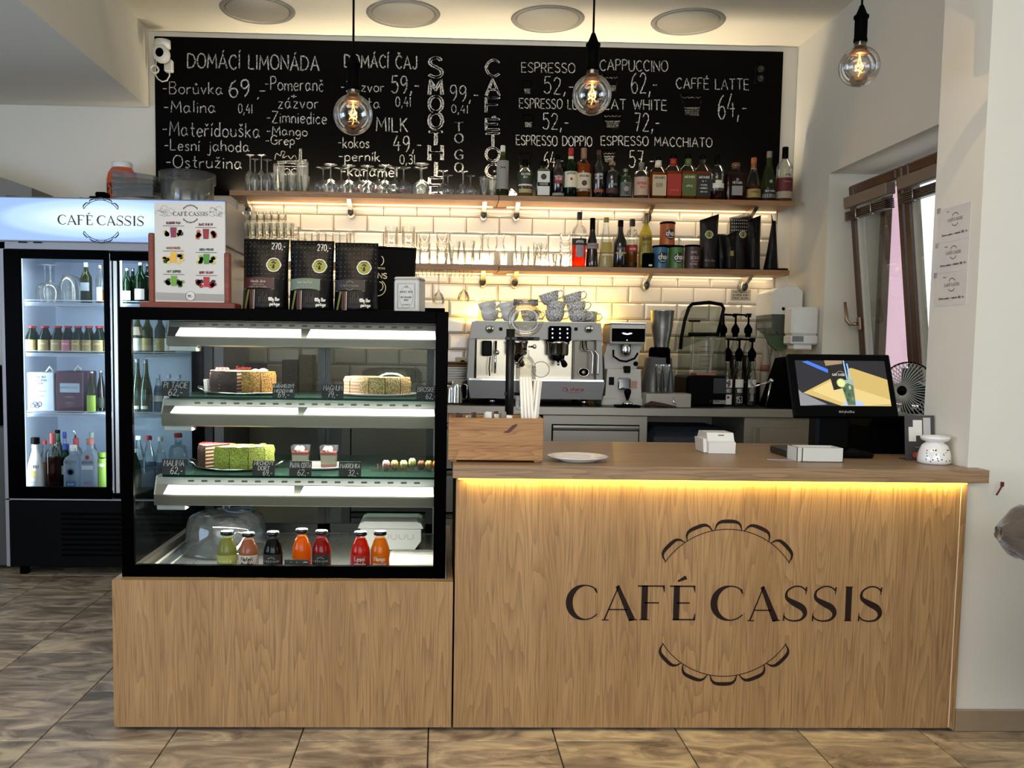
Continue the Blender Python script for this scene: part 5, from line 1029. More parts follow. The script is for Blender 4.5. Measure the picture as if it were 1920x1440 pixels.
def platter(lab, px, base, Y, r, z, handle=True, col=None):
    a = at(px, base, Y); m = M(); m.caps = False; m.lathe([(1e-4, .002), (r*.80, .002), (r*.9, .004), (r, .010), (r*1.01, .009), (r*.9, .001), (r*.8, 0)], 44, (a.x, Y, z+.0008))
    t = m.build('cake_platter', col or CHROME, None, loc=(a.x, Y, z)); tag(t, lab, 'platter'); 
    if handle:
        for s in (-1, 1): m = M(); m.tube([(a.x+s*r*.95, Y-.03, z+.009), (a.x+s*r*1.12, Y-.025, z+.022), (a.x+s*r*1.16, Y, z+.026), (a.x+s*r*1.12, Y+.025, z+.022), (a.x+s*r*.95, Y+.03, z+.009)], .004, 6); m.build('handle', CHROME, t)
    return t
CHOC = crumb('choc_crumb', '#120b08', '#46291a', 220); CARA = crumb('caramel_crumb', '#7a4a14', '#c99648', 200); NUT = crumb('nut_crumb', '#7a5626', '#dcbc80', 230); YEL = crumb('custard', '#d9b85a', '#e6cf80', 30, .2); GRN = crumb('moss_crumb', '#5c6c1c', '#a9ad4c', 240); PNK = crumb('pink_cream', '#c9a0a0', '#e6d0cc', 40, .3); PST = crumb('honey_layers', '#a8743a', '#d9ac68', 60, .4)
LAY = layered('choc_layers', '#3a1f12', '#c9a88a', 24); LAYG = layered('green_layers', '#8a9a3c', '#d9cf9a', 24); LAYC = layered('cream_layers', '#b98a68', '#d6b89c', 26)
BRT = crumb('brown_crumb', '#2c160c', '#5c3620', 220); REDT = crumb('raspberry', '#9c1420', '#e07078', 90, .5); LIM = crumb('lime_crumb', '#a8a838', '#cfc868', 160)
platter('round steel platter under the chocolate and caramel cakes, top shelf', 462, 735, 3.42, .155, ZG1); zc = ZG1+.004
H1 = .084
tk, a = cake('mixed sliced cake: dark chocolate crumb, caramel and honey slices, top shelf left', 462, 735, 3.42, .130, ((200, 268, CHOC, YEL, LAY, 0, 0), (272, 335, CARA, YEL, PST, .004, 0), (120, 198, PNK, PNK, LAY, -.003, .002), (60, 118, CHOC, YEL, LAY, 0, .004)), H1, zc)
m = M()
for k in range(7): m.sphere((a.x-.105+.012*(k % 4), 3.40+.016*(k//2), zc+H1+.004), .007, 8, 6)
m.build('sugar_pearl', pm('pink_pearl', '#d98a8a', .5), tk)
m = M(); text(m, 'Salome', plane((a.x-.02, 3.45, zc+H1+.004), (1, 0, 0), (0, .5, .8)), .014, .003, slant=.3); m.build('icing_letters', RD, tk)
m = M(); m.sphere((a.x+.05, 3.34, zc+H1), .014, 10, 8, sz=.6); m.sphere((a.x+.075, 3.36, zc+H1), .017, 10, 8, sz=.6); m.build('cream_dollop', pm('cream', '#e0cf9a', .6), tk)
m = M(); aa = at(388, 722, 3.38); m.prism([(aa.x-.004, zc), (aa.x+.008, zc), (aa.x+.004, zc+.05), (aa.x-.008, zc+.05)], 3.36, 3.40); m.build('cake_paper', PAPER, tk)
platter('oval pale platter under the nut cakes, top shelf right', 712, 737, 3.42, .14, ZG1, False, pm('platter_white', '#d6d6d0', .25))
tk, a = cake('mixed sliced nut cake: brown layer slice beside pale chopped-nut slices, top shelf right', 712, 735, 3.42, .125, ((195, 250, LAYC, LAYC, LAYC, -.012, .006), (225, 335, NUT, PST, PST, .006, -.004), (100, 160, NUT, PST, LAYC, -.004, .01)), .068, zc)
m = M(); m.caps = False; m.lathe([(.12, 0), (.118, .075), (.10, .09), (1e-4, .094)], 36, (at(735, 735, 3.5).x, 3.53, ZG1+.012)); tag(m.build('cake_cover', glass('plastic_clear', '#f4f4f0', .5, .4), None, loc=(at(735, 735, 3.5).x, 3.53, ZG1)), 'low clear plastic lid behind the nut cake on the top shelf', 'cake cover')
platter('round steel platter with loop handle under the raspberry and green cakes', 445, 880, 3.32, .150, ZG2)
zc = ZG2+.004; tk, a = cake('mixed sliced cake: dark raspberry-topped slice and bright green crumb slices, middle shelf', 448, 882, 3.32, .128, ((165, 232, BRT, REDT, LAY, -.020, .012), (236, 352, GRN, LIM, LAYG, .008, -.006)), .082, zc)
for q, (u, v) in enumerate(((.0, -.08), (.05, -.06), (.085, -.03), (-.02, -.05))):
    m = M(); m.sphere((a.x+.01+u, 3.32+v, zc+.084), .013, 10, 6, sz=.25); m.build('fruit_jelly', pm('orange_jelly', '#d9702c', .3), tk)
for i in range(4):
    pass
m = M(); m.box(at(380, 850, 3.35).x, at(412, 850, 3.35).x, 3.30, 3.34, zc, zc+.001); 
# layered cream desserts in square glasses
platter('small round white platter under the two layered desserts', 600, 880, 3.33, .105, ZG2, False, pm('platter_white', '#d6d6d0', .25))
def dessert(px, lab):
    a = at(px, 875, 3.30); w = .031; z = ZG2+.006; H = .078; t = thing('cream_dessert', lab, 'dessert', (a.x, 3.30, z))
    def fr(z0, z1, s0, s1, mat, nm):
        m = M(); m.add([(a.x+i*s, 3.30+j*s, zz) for zz, s in ((z0, s0), (z1, s1)) for i, j in ((-1, -1), (1, -1), (1, 1), (-1, 1))], [(0, 1, 5, 4), (1, 2, 6, 5), (2, 3, 7, 6), (3, 0, 4, 7), (0, 3, 2, 1)] + ([(4, 5, 6, 7)] if nm != 'square_glass' else []), False); m.build(nm, mat, t)
    fr(z, z+H, w*.84, w, GLASSB, 'square_glass'); fr(z+.002, z+.012, w*.80, w*.82, pm('strawberry', '#b8483a', .4), 'fruit_layer'); fr(z+.012, z+.045, w*.82, w*.87, pm('panna', '#d9cfae', .5), 'cream_layer'); fr(z+.045, z+.056, w*.87, w*.90, pm('strawberry', '#b8483a', .4), 'fruit_layer')
    m = M()
    for k in range(6): m.sphere((a.x-.01+.007*(k % 3), 3.285+.012*(k//3), z+.062+.004*(k % 2)), .011, 8, 6)
    m.build('whipped_cream', pm('cream_white', '#e0d9cc', .6), t)
    m = M(); m.sphere((a.x-.016, 3.282, z+.062), .01, 8, 6, sz=.5); m.build('nut_garnish', pm('date_brown', '#4a2c1a', .5), t)
dessert(564, 'left layered cream dessert in a square glass, behind the PANNA card'); dessert(617, 'right layered cream dessert in a square glass, fully visible')
# macarons in a clear tray
a = at(752, 880, 3.24); t = thing('macaron_tray', 'clear plastic tray holding a row of macarons', 'tray', (a.x, 3.24, ZG2))
x0, x1 = at(696, 880, 3.24).x, kx1-.04; CP = glass('plastic_clear', '#f4f4f0', .5, .4)
m = M(); m.box(x0, x1, 3.215, 3.216, ZG2+.001, ZG2+.03); m.box(x0, x1, 3.275, 3.276, ZG2+.001, ZG2+.03); m.box(x0, x1, 3.216, 3.275, ZG2+.001, ZG2+.0025)
m.build('tray_body', CP, t)
for px in [714+15.8*k for k in range(8)]:
    q = at(px, 880, 3.24).x
    m = M(); m.caps = False; m.lathe([(.0135, 0), (.0135, .022), (.0145, .024)], 14, (q, 3.226, ZG2+.003)); m.build('cup_ring', CP, t)
MCN = (('pink', '#d98c92', 724), ('ochre', '#b89048', 740), ('cream', '#cdbf7c', 757), ('lime', '#c4c46a', 773), ('cocoa', '#7a4a30', 790), ('honey', '#c49a3c', 804), ('amber', '#c9801c', 818))
for nm, col, px in MCN:
    q = at(px, 868, 3.245); r = .0185; t = thing('macaron', nm + ' macaron standing on edge in the clear tray', 'macaron', (q.x, 3.245, ZG2+.0035), 'macarons in the clear tray')
    zc2 = ZG2+.0035+r + (.008 if nm == 'lime' else 0)
    for s in (-1, 1):
        m = M(); pr = [(1e-4, .014), (r*.6, .0125), (r*.92, .008), (r, .004), (r*.96, .0028)]; m.caps = False; m.lathe([(a_, s*b_) for a_, b_ in pr] if s > 0 else [(a_, -b_) for a_, b_ in pr], 18, (q.x, 3.245, zc2), axis='X', sx=1); m.build('shell', pm('macaron_'+nm, col, .6), t)
    m = M(); m.lathe([(r*.88, -.003), (r*.92, 0), (r*.88, .003)], 18, (q.x, 3.245, zc2), axis='X'); m.build('filling', pm('filling_'+nm, '#8a5a3c' if nm in ('cocoa',) else '#e0d0b0', .5), t)
# ---------------------------------------------------------------- chalk price cards
def card(lab, x0, x1, y0, y1, Y, z, lines, slant=0):
    a = at((x0+x1)/2, y1, Y); w = (x1-x0)/pxm(Y)/2; h = (y1-y0)/pxm(Y); m = M(); lean = h*.18
    m.prism([(Y, z+.001), (Y+.0025, z+.001), (Y+.0025+lean, z+h), (Y+lean, z+h)], a.x-w, a.x+w, axis='X'); m.prism([(Y+lean+.001, z+h-.002), (Y+lean*2.6, z+.001), (Y+lean*2.6+.002, z+.001), (Y+lean+.004, z+h)], a.x-w*.5, a.x+w*.5, axis='X')
    t = m.build('price_card', pm('card_black', '#121110', .6), None, loc=(a.x, Y, z)); tag(t, lab, 'price card', 'chalk price cards in the display')
    m = M(); n = len(lines)
    for i, (s, fit, hh, al) in enumerate(lines):
        v = h*(1-(i+.86)/n); P0 = plane((a.x+(w*.75 if al == 'r' else 0), Y-.0012+lean*v/h, z+v), (1, 0, .0), (0, .18, 1)); text(m, s, P0, h*hh, .0018, align=al, fit=w*2*fit, slant=.12)
    m.build('chalk_lettering', pm('chalk_card', '#d0cdc5', .9, var=.15, vs=300), t)
card('price card reading PISTÁCIE at the top shelf\'s left end', 303, 354, 711, 739, 3.17, ZG1, (('PIŠTÁCIE', .85, .36, 'c'), ('62,-', .5, .42, 'c')))
card('price card reading KARAMELOVÝ MEDOVNÍK on the top shelf', 511, 552, 713, 739, 3.17, ZG1, (('KARAMELOVÝ', .92, .25, 'c'), ('MEDOVNÍK', .85, .22, 'c'), ('69,-', .5, .36, 'c')))
card('price card reading MAGNUM before the nut cake', 603, 644, 715, 741, 3.17, ZG1, (('MAGNUM', .85, .36, 'c'), ('79,-', .45, .42, 'c')))
card('price card reading BROSKEV at the top shelf\'s right end', 781, 822, 718, 744, 3.16, ZG1, (('BROSKEV', .9, .34, 'c'), ('62,-', .45, .36, 'r')))
card('price card reading MALINA at the middle shelf\'s left end', 303, 347, 856, 885, 3.09, ZG2, (('MALINA', .85, .38, 'c'), ('62,-', .5, .42, 'r')))
card('price card reading MECHOVÝ DORT before the green cake', 473, 515, 859, 887, 3.085, ZG2, (('MECHOVÝ', .85, .26, 'c'), ('DORT', .5, .26, 'c'), ('69,-', .4, .32, 'r')))
card('price card reading PANNA COTTA before the left dessert', 542, 584, 860, 888, 3.085, ZG2, (('PANNA COTTA', .92, .34, 'c'), ('62,-', .5, .38, 'r')))
card('price card reading MAKRONKA left of the macarons', 635, 677, 861, 889, 3.085, ZG2, (('MAKRONKA', .88, .30, 'c'), ('32,-', .45, .38, 'r')))
# ---------------------------------------------------------------- bottom level: juice bottles
JC = {'pale': '#b5b06a', 'peach': '#c98a68', 'black': '#160a0a', 'orange': '#f08a1c', 'red': '#b81a14', 'tomato': '#dc3418', 'mango': '#f59a10'}
def juice(px, Y, top, key, lab, lab_kind):
    a = at(px, top, Y); H = a.z - ZG0; r = .0335
    words = []; lb = []
    if lab_kind == 'logo': lb = [(.24, .53, pm('label_darkbrown', '#2a211c', .6), 62)]
    elif lab_kind == 'Mateří': lb = [(.06, .52, pm('label_rose', '#e6d0c0', .7), 75)]; words = [('Mateří', .40, .015, INK, .04), ('douška', .29, .015, INK, .042), ('sirup', .23, .005, INK, .02)]
    elif lab_kind == 'levandule': lb = [(.02, .50, pm('label_lime2', '#b3b05c', .7), 75)]; words = [('levandule', .34, .014, pm('pale_yellow', '#e6e08a', .6), .046), ('limonáda', .25, .005, pm('pale_yellow', '#e6e08a', .6), .02)]
    elif lab_kind == 'Lesní': lb = [(.02, .52, pm('label_redband', '#b01c14', .7), 75)]; words = [('Lesní', .40, .015, REDW, .034), ('jahoda', .29, .015, REDW, .042), ('limonáda', .23, .005, REDW, .022)]
    elif lab_kind == 'Mango': words = [('Mango', .40, .015, REDW, .038), ('maracuja', .29, .015, REDW, .046), ('limonáda', .23, .005, REDW, .022)]
    t = bottle(lab, a.x, Y, ZG0, H, r, shape='juice', liq=glass('juice_'+key, JC[key], .12, .2, body=.88, bodycol=JC[key]), fill=.83, cap=pm('cap_blackgloss', '#0c0c0e', .25), capf=(.905, .985), capr=.66, lb=lb, words=words, name='juice_bottle', grp='juice bottles in the bottom of the display')
    m = M(); m.lathe([(1e-4, H*.986), (r*.5, H*.987), (r*.62, H*.985)], 20, (a.x, Y, ZG0)); m.build('cap_top', pm('cap_silver2', '#b9b9b6', .25, .7), t)
    if lab_kind == 'logo':
        m = M(); P = wrap(a.x, Y, ZG0+H*.385, r+.002, -.0); logo(m, P, .0062, thin=.05); m.build('emblem', REDW, t)
juice(426, 3.02, 994, 'pale', 'pale green lemonade bottle, first of the row', 'levandule')
juice(466, 3.02, 997, 'peach', 'peach coloured lemonade bottle with pale pink label', 'Mateří')
juice(512, 3.02, 995, 'black', 'black juice bottle with dark café label', 'logo')
juice(566, 3.04, 990, 'orange', 'bright orange juice bottle, tallest standing, behind the small slate', '')
juice(603, 3.02, 993, 'red', 'deep red juice bottle with dark café label', 'logo')
juice(676, 3.02, 995, 'tomato', 'red strawberry lemonade bottle with white script', 'Lesní')
juice(713, 3.02, 994, 'mango', 'yellow-orange mango lemonade bottle, last of the row', 'Mango')
a = at(556, 1050, 2.96); m = M(); m.prism([(2.958, ZG0+.001), (2.961, ZG0+.001), (2.968, a.z+.0), (2.965, a.z)], a.x-.041, a.x+.041, axis='X'); m.prism([(2.969, a.z-.01), (2.985, ZG0+.001), (2.987, ZG0+.001), (2.971, a.z-.006)], a.x-.02, a.x+.02, axis='X'); s_ = m.build('price_slate', pm('slate_grey', '#2c3230', .6), None, loc=(a.x, 2.96, ZG0)); tag(s_, 'small grey slate reading 149 before the orange juice', 'price card')
m = M(); text(m, '149', plane((a.x, 2.962, a.z-.044), (1, 0, 0), (0, .06, 1)), .036, .0025, slant=.15); m.build('chalk_lettering', LW, s_)
# cake dome with bunched film inside, at the back left
a = at(428, 1035, 3.45); t = thing('cake_dome', 'large clear cake dome with crumpled film inside, display floor left', 'cake cover', (a.x, 3.45, ZG0))
m = M(); m.caps = False; m.lathe([(.165, .002), (.17, .012), (.152, .020), (.148, .10), (.135, .135), (.10, .150), (1e-4, .156)], 48, (a.x, 3.42, ZG0+.001)); m.build('dome', glass('dome_plastic', '#f0f2f0', .7, .5, body=.06, bodycol='#ffffff'), t)
m = M(); m.lathe([(.018, .156), (.014, .17), (.022, .182), (1e-4, .186)], 24, (a.x, 3.42, ZG0)); m.build('knob', GLASSB, t)
m = M(); m.tube([(a.x+.05+.05*math.cos(k*.3), 3.42+.05*math.sin(k*.3), ZG0+.158) for k in range(21)], .0025, 6); m.build('blue_ring', pm('ring_blue', '#7a8fb0', .4), t)
a2 = at(425, 1000, 3.3); m = M(); m.sphere((a2.x, 3.40, ZG0+.07), .075, 24, 16, sz=.7)
m.v = [(x+R.uniform(-.008, .008), y+R.uniform(-.008, .008), max(z+R.uniform(-.008, .008), ZG0+.003)) for x, y, z in m.v]; m.build('crumpled_film', glass('film', '#ffffff', .9, .6, body=.18, bodycol='#ffffff'), t)
# white foam box, folded striped cloth
a0, a1 = at(676, 964, 3.5), at(792, 1018, 3.5); t = thing('foam_box', 'white foam box with an embossed wave, display floor right', 'box', ((a0.x+a1.x)/2, 3.5, ZG0)); zb = ZG0+.002
m = M(); m.prism([(a0.x+.005, zb+.035), (a0.x+.03, zb), (a1.x-.03, zb), (a1.x-.005, zb+.035), (a1.x-.005, zb+.085), (a0.x+.005, zb+.085)], 3.44, 3.60); m.build('box_body', pm('foam', '#d9d8cf', .8, bump=.15, bs=120), t)
m = M(); m.prism([(a0.x-.004, zb+.085), (a1.x+.004, zb+.085), (a1.x-.004, zb+.105), (a1.x-.02, zb+.112), (a0.x+.02, zb+.112), (a0.x+.004, zb+.105)], 3.432, 3.61); m.build('lid', pm('foam', '#d9d8cf', .8), t)
m = M()
for k in range(5): m.ribbon(_arc(a0.x+.07+.032*k, zb+.055, .012, .014, 150, 390, 10), .003, lambda u, v: Vector((u, 3.4385, v)))
m.build('embossed_wave', pm('foam_shade', '#b9b8af', .8), t)
a = at(775, 1045, 3.2); t = thing('folded_cloth', 'folded white tea towel with thin dark stripes, display floor right', 'cloth', (a.x, 3.2, ZG0)); CL = pm('cloth_white', '#d6d2c6', .95, bump=.3, bs=260)
for k, (dx, dz) in enumerate(((0, .0015), (.006, .008), (-.004, .0145), (.003, .021))):
    m = M(); n = 14; vs = []
    for i in range(n+1):
        x = a.x-.085+dx+.165*i/n
        for y in (3.08, 3.34):
            w_ = .0015*math.sin(i*1.2+k+y*9); vs += [(x, y, ZG0+dz+w_*.4), (x, y, ZG0+dz+.0055+w_*.4)]
    fs = []
    for i in range(n): b = 4*i; fs += [(b, b+4, b+5, b+1), (b+2, b+3, b+7, b+6), (b+1, b+5, b+7, b+3), (b, b+2, b+6, b+4)]
    fs += [(0, 1, 3, 2), (4*n, 4*n+2, 4*n+3, 4*n+1)]; m.add(vs, fs, True); m.build('fold', CL, t)
m = M()
for k in range(6):
    y = 3.10+.04*k; m.ribbon([(a.x-.08+.164*i/8, y+.004*math.sin(i)) for i in range(9)], .0022, lambda u, v: Vector((u, v, ZG0+.0285)))
m.build('stripe', INK, t)
# ---------------------------------------------------------------- on top of the display case
zt = kz1
a0, a1 = at(289, 377, 3.04), at(424, 390, 3.04)
t = thing('menu_stand', 'wooden menu stand holding the smoothie menu on the display case', 'menu stand', ((a0.x+a1.x)/2, 3.04, zt)); RW = wood('red_wood', '#7a3214', '#682a12', '#45190b', 2, 'X', rough=.55)
m = M(); m.box(at(271, 575, 3.04).x, at(447, 575, 3.04).x, 2.99, 3.09, zt+.0008, zt+.022, .003); m.build('foot', RW, t)
for p in (286, 427): 
    c = at(p, 570, 3.04); hgt = at(p, 437 if p < 300 else 474, 3.04).z
    m = M(); m.box(c.x-.010, c.x+.010, 3.03, 3.055, zt+.02, hgt, .004); m.build('post', RW, t)
zb = zt+.024; zt2 = at(357, 380, 3.035).z; W_ = (a1.x-a0.x)/2; xc = (a0.x+a1.x)/2; Ym = 3.034
m = M(); m.box(xc-W_+.002, xc+W_-.002, Ym, Ym+.005, zb, zt2, .0005); sh = m.build('menu_sheet', pm('menu_paper', '#b3b1aa', .5, coat=.2), t)
fy = Ym-.0008
def Pm(px, py): q = at(px, py, fy); return Vector((q.x, fy, q.z))
mpx = lambda u, v: (289 + u*135/1000, 378 + v*190/1407 + u*.0)
def PM(ox, oy): return lambda u, v: Pm(ox+u, oy-v)
m = M(); logo(m, PM(357, 401), 7.2, thin=.07, mn=.09); m.build('emblem', INK, sh)
GF = pm('grey_flourish', '#8f8e89', .7); m = M()
for k in range(16):
    s = -1 if k % 2 else 1; ox = 357 + s*(35+R.uniform(0, 26)); oy = 388+R.uniform(0, 16); m.ribbon(catmull([(ox+4*s*math.cos(j*1.1+k)*(1+j*.25), oy+3*math.sin(j*1.1+k)*(1+j*.25)) for j in range(5)]), [.6+.5*math.sin(i*.5)**2 for i in range(17)], lambda u, v: Pm(u, v))
m.build('flourish', GF, sh)
m = M(); m.add([Pm(292, 548), Pm(422, 552), Pm(422, 565), Pm(292, 562)], [(0, 1, 2, 3)]); m.build('footer_band', pm('grey_band', '#8e8d89', .6), sh)
fy -= .0006
def blob(m, cx, cy, rx, ry, n=9, j=.15): pts = [Pm(cx+rx*math.cos(2*PI*k/n)*(1+R.uniform(-j, j)), cy+ry*math.sin(2*PI*k/n)*(1+R.uniform(-j, j))) for k in range(n)]; m.add(pts, [tuple(range(n))], False)
MENU = (('BLUEBERRY PLUM', 325, 418, '#5a1230', '#6e1236', ('#a8983c', '#c9c4c4', '#26243c')), ('DANCE TO BE FIT', 386, 421, '#5a1a1a', '#7a0e14', ('#a8542c', '#8c1c20', '#b05a30')), ('MANGO PARADISE', 325, 465, '#8a5a1c', '#c99a2c', ('#b8902c', '#1c3a1c', '#c9b040')), ('GREEN POWER', 387, 468, '#26401c', '#3f7a1c', ('#2c4a14', '#7a9a3c', '#b8a84c')), ('MINT SURPRISE', 326, 509, '#3c4c26', '#5a8a1c', ('#6a8a34', '#3a2414', '#2a4a18')), ('BERRY DELIGHT', 387, 511, '#7a1420', '#9c1420', ('#8c1420', '#1c1420', '#a02430')))
for i, (ttl, cx, ty, tc_, gc, fr) in enumerate(MENU):
    m = M(); text(m, ttl, lambda u, v: Pm(cx+u, ty-v+2), 4.2, .95, fit=26); m.build('lettering', pm('menu_ink_%d' % i, tc_, .7), sh)
    m = M(); m.ribbon([(cx-20, ty+5.3), (cx+20, ty+5.8)], .8, lambda u, v: Pm(u, v)); m.build('small_print', INK, sh)
    for q in range(3):
        m = M()
        for k in range(4): s = (-1, 1)[(k+q) % 2]; blob(m, cx+s*(7+R.uniform(0, 10)), ty+18+R.uniform(-6, 6)+q*1.5, 4.2, 3.6)
        m.build('fruit_picture', pm('fruit_%d_%d' % (i, q), fr[q], .7), sh)
    fy -= .0005; m = M(); m.add([Pm(cx-6, ty+8), Pm(cx+6, ty+8.3), Pm(cx+4.8, ty+27), Pm(cx-4.8, ty+27)], [(0, 1, 2, 3)]); m.build('drink_picture', pm('menu_drink_%d' % i, gc, .5), sh); fy += .0005
m = M(); q = [Pm(357+8.5*math.cos(2*PI*k/24), 555+8.5*math.sin(2*PI*k/24)) for k in range(24)]; m.add(q, [tuple(range(24))]); m.build('price_seal', pm('seal_grey2', '#c4c2bb', .6), sh)
fy -= .0006; m = M(); m.ribbon([(357+8.5*math.cos(2*PI*k/24), 555+8.5*math.sin(2*PI*k/24)) for k in range(25)], .5, lambda u, v: Pm(u, v)); text(m, '99,-', lambda u, v: Pm(357+u, 558-v), 5, .8, fit=10); m.build('price_print', INK, sh)
# three coffee bags
GREY = pm('print_grey', '#4c4a46', .6)
def cb(lab, x0, x1, top, topR, price, bandc, bt, k):
    Y = 3.10; a = at(x0, top, Y); c = at(x1, top, Y); t, f = bag(lab, a.x, c.x, Y+.02, Y, zt, a.z-zt, BAGM, rot=0, dep=.045, narrow=.96); w = (c.x-a.x)/2; H = a.z-zt
    badge(t, f, w*.38, H*.64, .0245, OLV)
    us = [-w*.88+.0145*i for i in range(int(w*1.76/.0145)+1)]; dots(t, f, [u for u in us if u < w*.9], [H*.45+.0155*i for i in range(9)], .0014, GREY)
    m = M(); n = 10; u0, u1 = -w*.92, w*.42; v0, v1 = H*.30, H*.45; vs = []
    for i in range(n+1): u = u0+(u1-u0)*i/n; vs += [f(u, v0+.004*math.sin(i*.3), .004), f(u, v1+.004*math.sin(i*.3), .004)]
    m.add(vs, [(2*i, 2*i+2, 2*i+3, 2*i+1) for i in range(n)]); b_ = m.build('label', bandc, t)
    m = M(); m.ribbon([(u0, v1), (u1, v1+.001), (u1+.002, v0), (u0, v0)], .0016, lambda u, v: f(u, v, .0046)); m.build('label_edge', LG, t)
    m = M()
    if bt == 'logo': logo(m, lambda u, v: f(u+(u0+u1)/2, v+(v0+v1)/2, .005), .0068, thin=.05)
    else: text(m, bt, lambda u, v: f(u+(u0+u1)/2, v+v1-.014, .005), .009, .002, fit=.05); text(m, 'mletá káva', lambda u, v: f(u+(u0+u1)/2, v+v1-.023, .005), .005, .0008, fit=.04); text(m, 'zrnková směs arabika', lambda u, v: f(u+(u0+u1)/2, v+v0+.006, .005), .005, .0008, fit=.06)
    m.build('lettering', pm('label_print', '#8f8a80', .6), t)
    for j, (dx, cc, ww) in enumerate(((0, '#6a6a1c', .007), (.008, '#3a1a14', .006), (.0145, '#7a4a38', .003), (.020, '#a8a498', .003))):
        m = M(); q = [(-w*.66+dx+.012*(1-v)*(j == 0)*-1, .006+v*(H*.30-.008)) for v in (0, .5, 1)]; m.ribbon(q, ww, lambda u, v: f(u, v, .003)); m.build('stripe', pm('bag_stripe_%d' % j, cc, .6), t)
    m = M()
    for j in range(5): m.ribbon([(-w*.18+.006*j, .03), (-w*.18+.006*j, .05+.008*(j % 3))], .0012, lambda u, v: f(u, v, .003))
    m.build('barcode_print', GREY, t)
    m = M(); text(m, '100g Bar', lambda u, v: f(u+w*.45, v+.035, .003), .011, .0026, fit=.036); text(m, 'Špetige', lambda u, v: f(u+w*.45, v+.019, .003), .010, .0026, fit=.036); m.build('lettering', REDW, t)
    if price: m = M(); text(m, price, lambda u, v: f(u+w*.55, v+H*.86, .003), .022, .0022, fit=.045); m.build('marker_price', REDW, t)
    return t
cb('left black coffee bag with maroon label and price 270 on the display case', 455, 541, 447, 0, '270,-', pm('label_maroon2', '#3a100c', .5), 'Mezcla Java', 0)
cb('middle black coffee bag with grey-green label on the display case', 543, 626, 450, 0, '270,-', pm('label_sage', '#5a6e5c', .5), 'Santa Elena Decaf', 1)
cb('right black coffee bag with black café label and white edge on the display case', 627, 709, 454, 0, '', pm('label_nearblack', '#150c0a', .5), 'logo', 2)
# black framed panel leaning behind
a0, a1 = at(690, 458, 3.32), at(776, 575, 3.32); t = thing('framed_panel', 'black framed panel with pale lettering leaning behind the coffee bags', 'sign', (a0.x, 3.32, zt)); tp = at(735, 460, 3.36).z
def lean(m): return m.xf(Matrix.Translation((0, 3.33, zt)) @ Matrix.Rotation(math.radians(2.0), 4, 'Y') @ Matrix.Rotation(math.radians(-6), 4, 'X') @ Matrix.Translation((0, -3.33, -zt)))
xa, xb = at(655, 500, 3.34).x, at(776, 500, 3.34).x; hh = tp-zt-.012
m = M(); m.box(xa, xb, 3.33, 3.345, zt+.012, zt+hh); lean(m).build('panel', pm('panel_black', '#040404', .6, spec=.05), t)
m = M(); frame2 = ((xa, xa+.007), (xb-.007, xb)); 
for a, b in frame2: m.box(a, b, 3.322, 3.347, zt+.010, zt+hh, .001)
m.box(xa, xb, 3.322, 3.347, zt+hh-.006, zt+hh, .001); m.box(xa, xb, 3.322, 3.347, zt+.008, zt+.015, .001); lean(m).build('frame', BLACK, t)
p0 = at(716, 525, 3.33); m = M(); text(m, 'GARRONS', lambda u, v: Vector((p0.x+.012+u, 3.3285, p0.z+v)), .019, .0035, align='r', fit=.13); text(m, 'EXPRESS', lambda u, v: Vector((p0.x+.004+u, 3.3285, p0.z+.034+v)), .006, .0012, align='r', fit=.05)
m.ribbon(_arc(p0.x-.02, p0.z-.036, .03, .03, -110, 60, 16), .003, lambda u, v: Vector((u, 3.3285, v))); m.ribbon(_arc(p0.x-.012, p0.z-.03, .012, .016, -80, 100, 10), .003, lambda u, v: Vector((u, 3.3285, v))); m.ribbon(_arc(p0.x-.02, p0.z+.065, .018, .02, -60, 60, 8), .003, lambda u, v: Vector((u, 3.3285, v)))
lean(m).build('lettering', pm('print_cream', '#d9cfae', .6), t)
# tin
a0, a1 = at(742, 516, 3.0), at(790, 585, 3.0); w = (a1.x-a0.x); t = thing('tea_tin', 'square white tea tin with an ornate label on the display case', 'tin', ((a0.x+a1.x)/2+.01, 3.0, zt)); Hh = a0.z-zt-.004; rz = Matrix.Translation(((a0.x+a1.x)/2+.012, 3.04, 0)) @ Matrix.Rotation(math.radians(-14), 4, 'Z') @ Matrix.Translation((-((a0.x+a1.x)/2+.012), -3.04, 0))
xa = a0.x+.002; xb = a0.x+w+.002; TINM = pm('tin_white', '#b9b8b2', .35, .2)
m = M(); m.box(xa, xb, 2.998, 3.085, zt+.0008, zt+Hh*.92, .005); m.xf(rz).build('tin_body', TINM, t); m = M(); m.box(xa-.001, xb+.001, 2.997, 3.086, zt+Hh*.90, zt+Hh, .006); m.xf(rz).build('lid', TINM, t)
m = M(); P = lambda u, v: Vector(((xa+xb)/2+u, 2.9972, zt+v)); hw = (xb-xa)/2-.012
for d in (0, .003): m.ribbon([(-hw+d, .012+d), (hw-d, .012+d), (hw-d, Hh*.82-d), (-hw+d, Hh*.82-d), (-hw+d, .012+d)], .0011, P)
m.ribbon(_arc(0, Hh*.42, hw*.75, Hh*.30, 0, 360, 30), .0009, P); text(m, 'HARNEY SONS', lambda u, v: P(u, v+Hh*.55), .006, .0012, fit=hw*1.4); text(m, 'HOT CINNAMON', lambda u, v: P(u, v+Hh*.40), .0055, .0012, fit=hw*1.2); text(m, 'SPICE', lambda u, v: P(u, v+Hh*.32), .0055, .0012, fit=hw*.5); text(m, '20 SACHETS', lambda u, v: P(u, v+Hh*.2), .004, .0009, fit=hw*.8); text(m, 'W', lambda u, v: P(u, v+Hh*.68), .009, .0018)
m.xf(rz).build('lettering', pm('tin_print', '#55524c', .5), t)
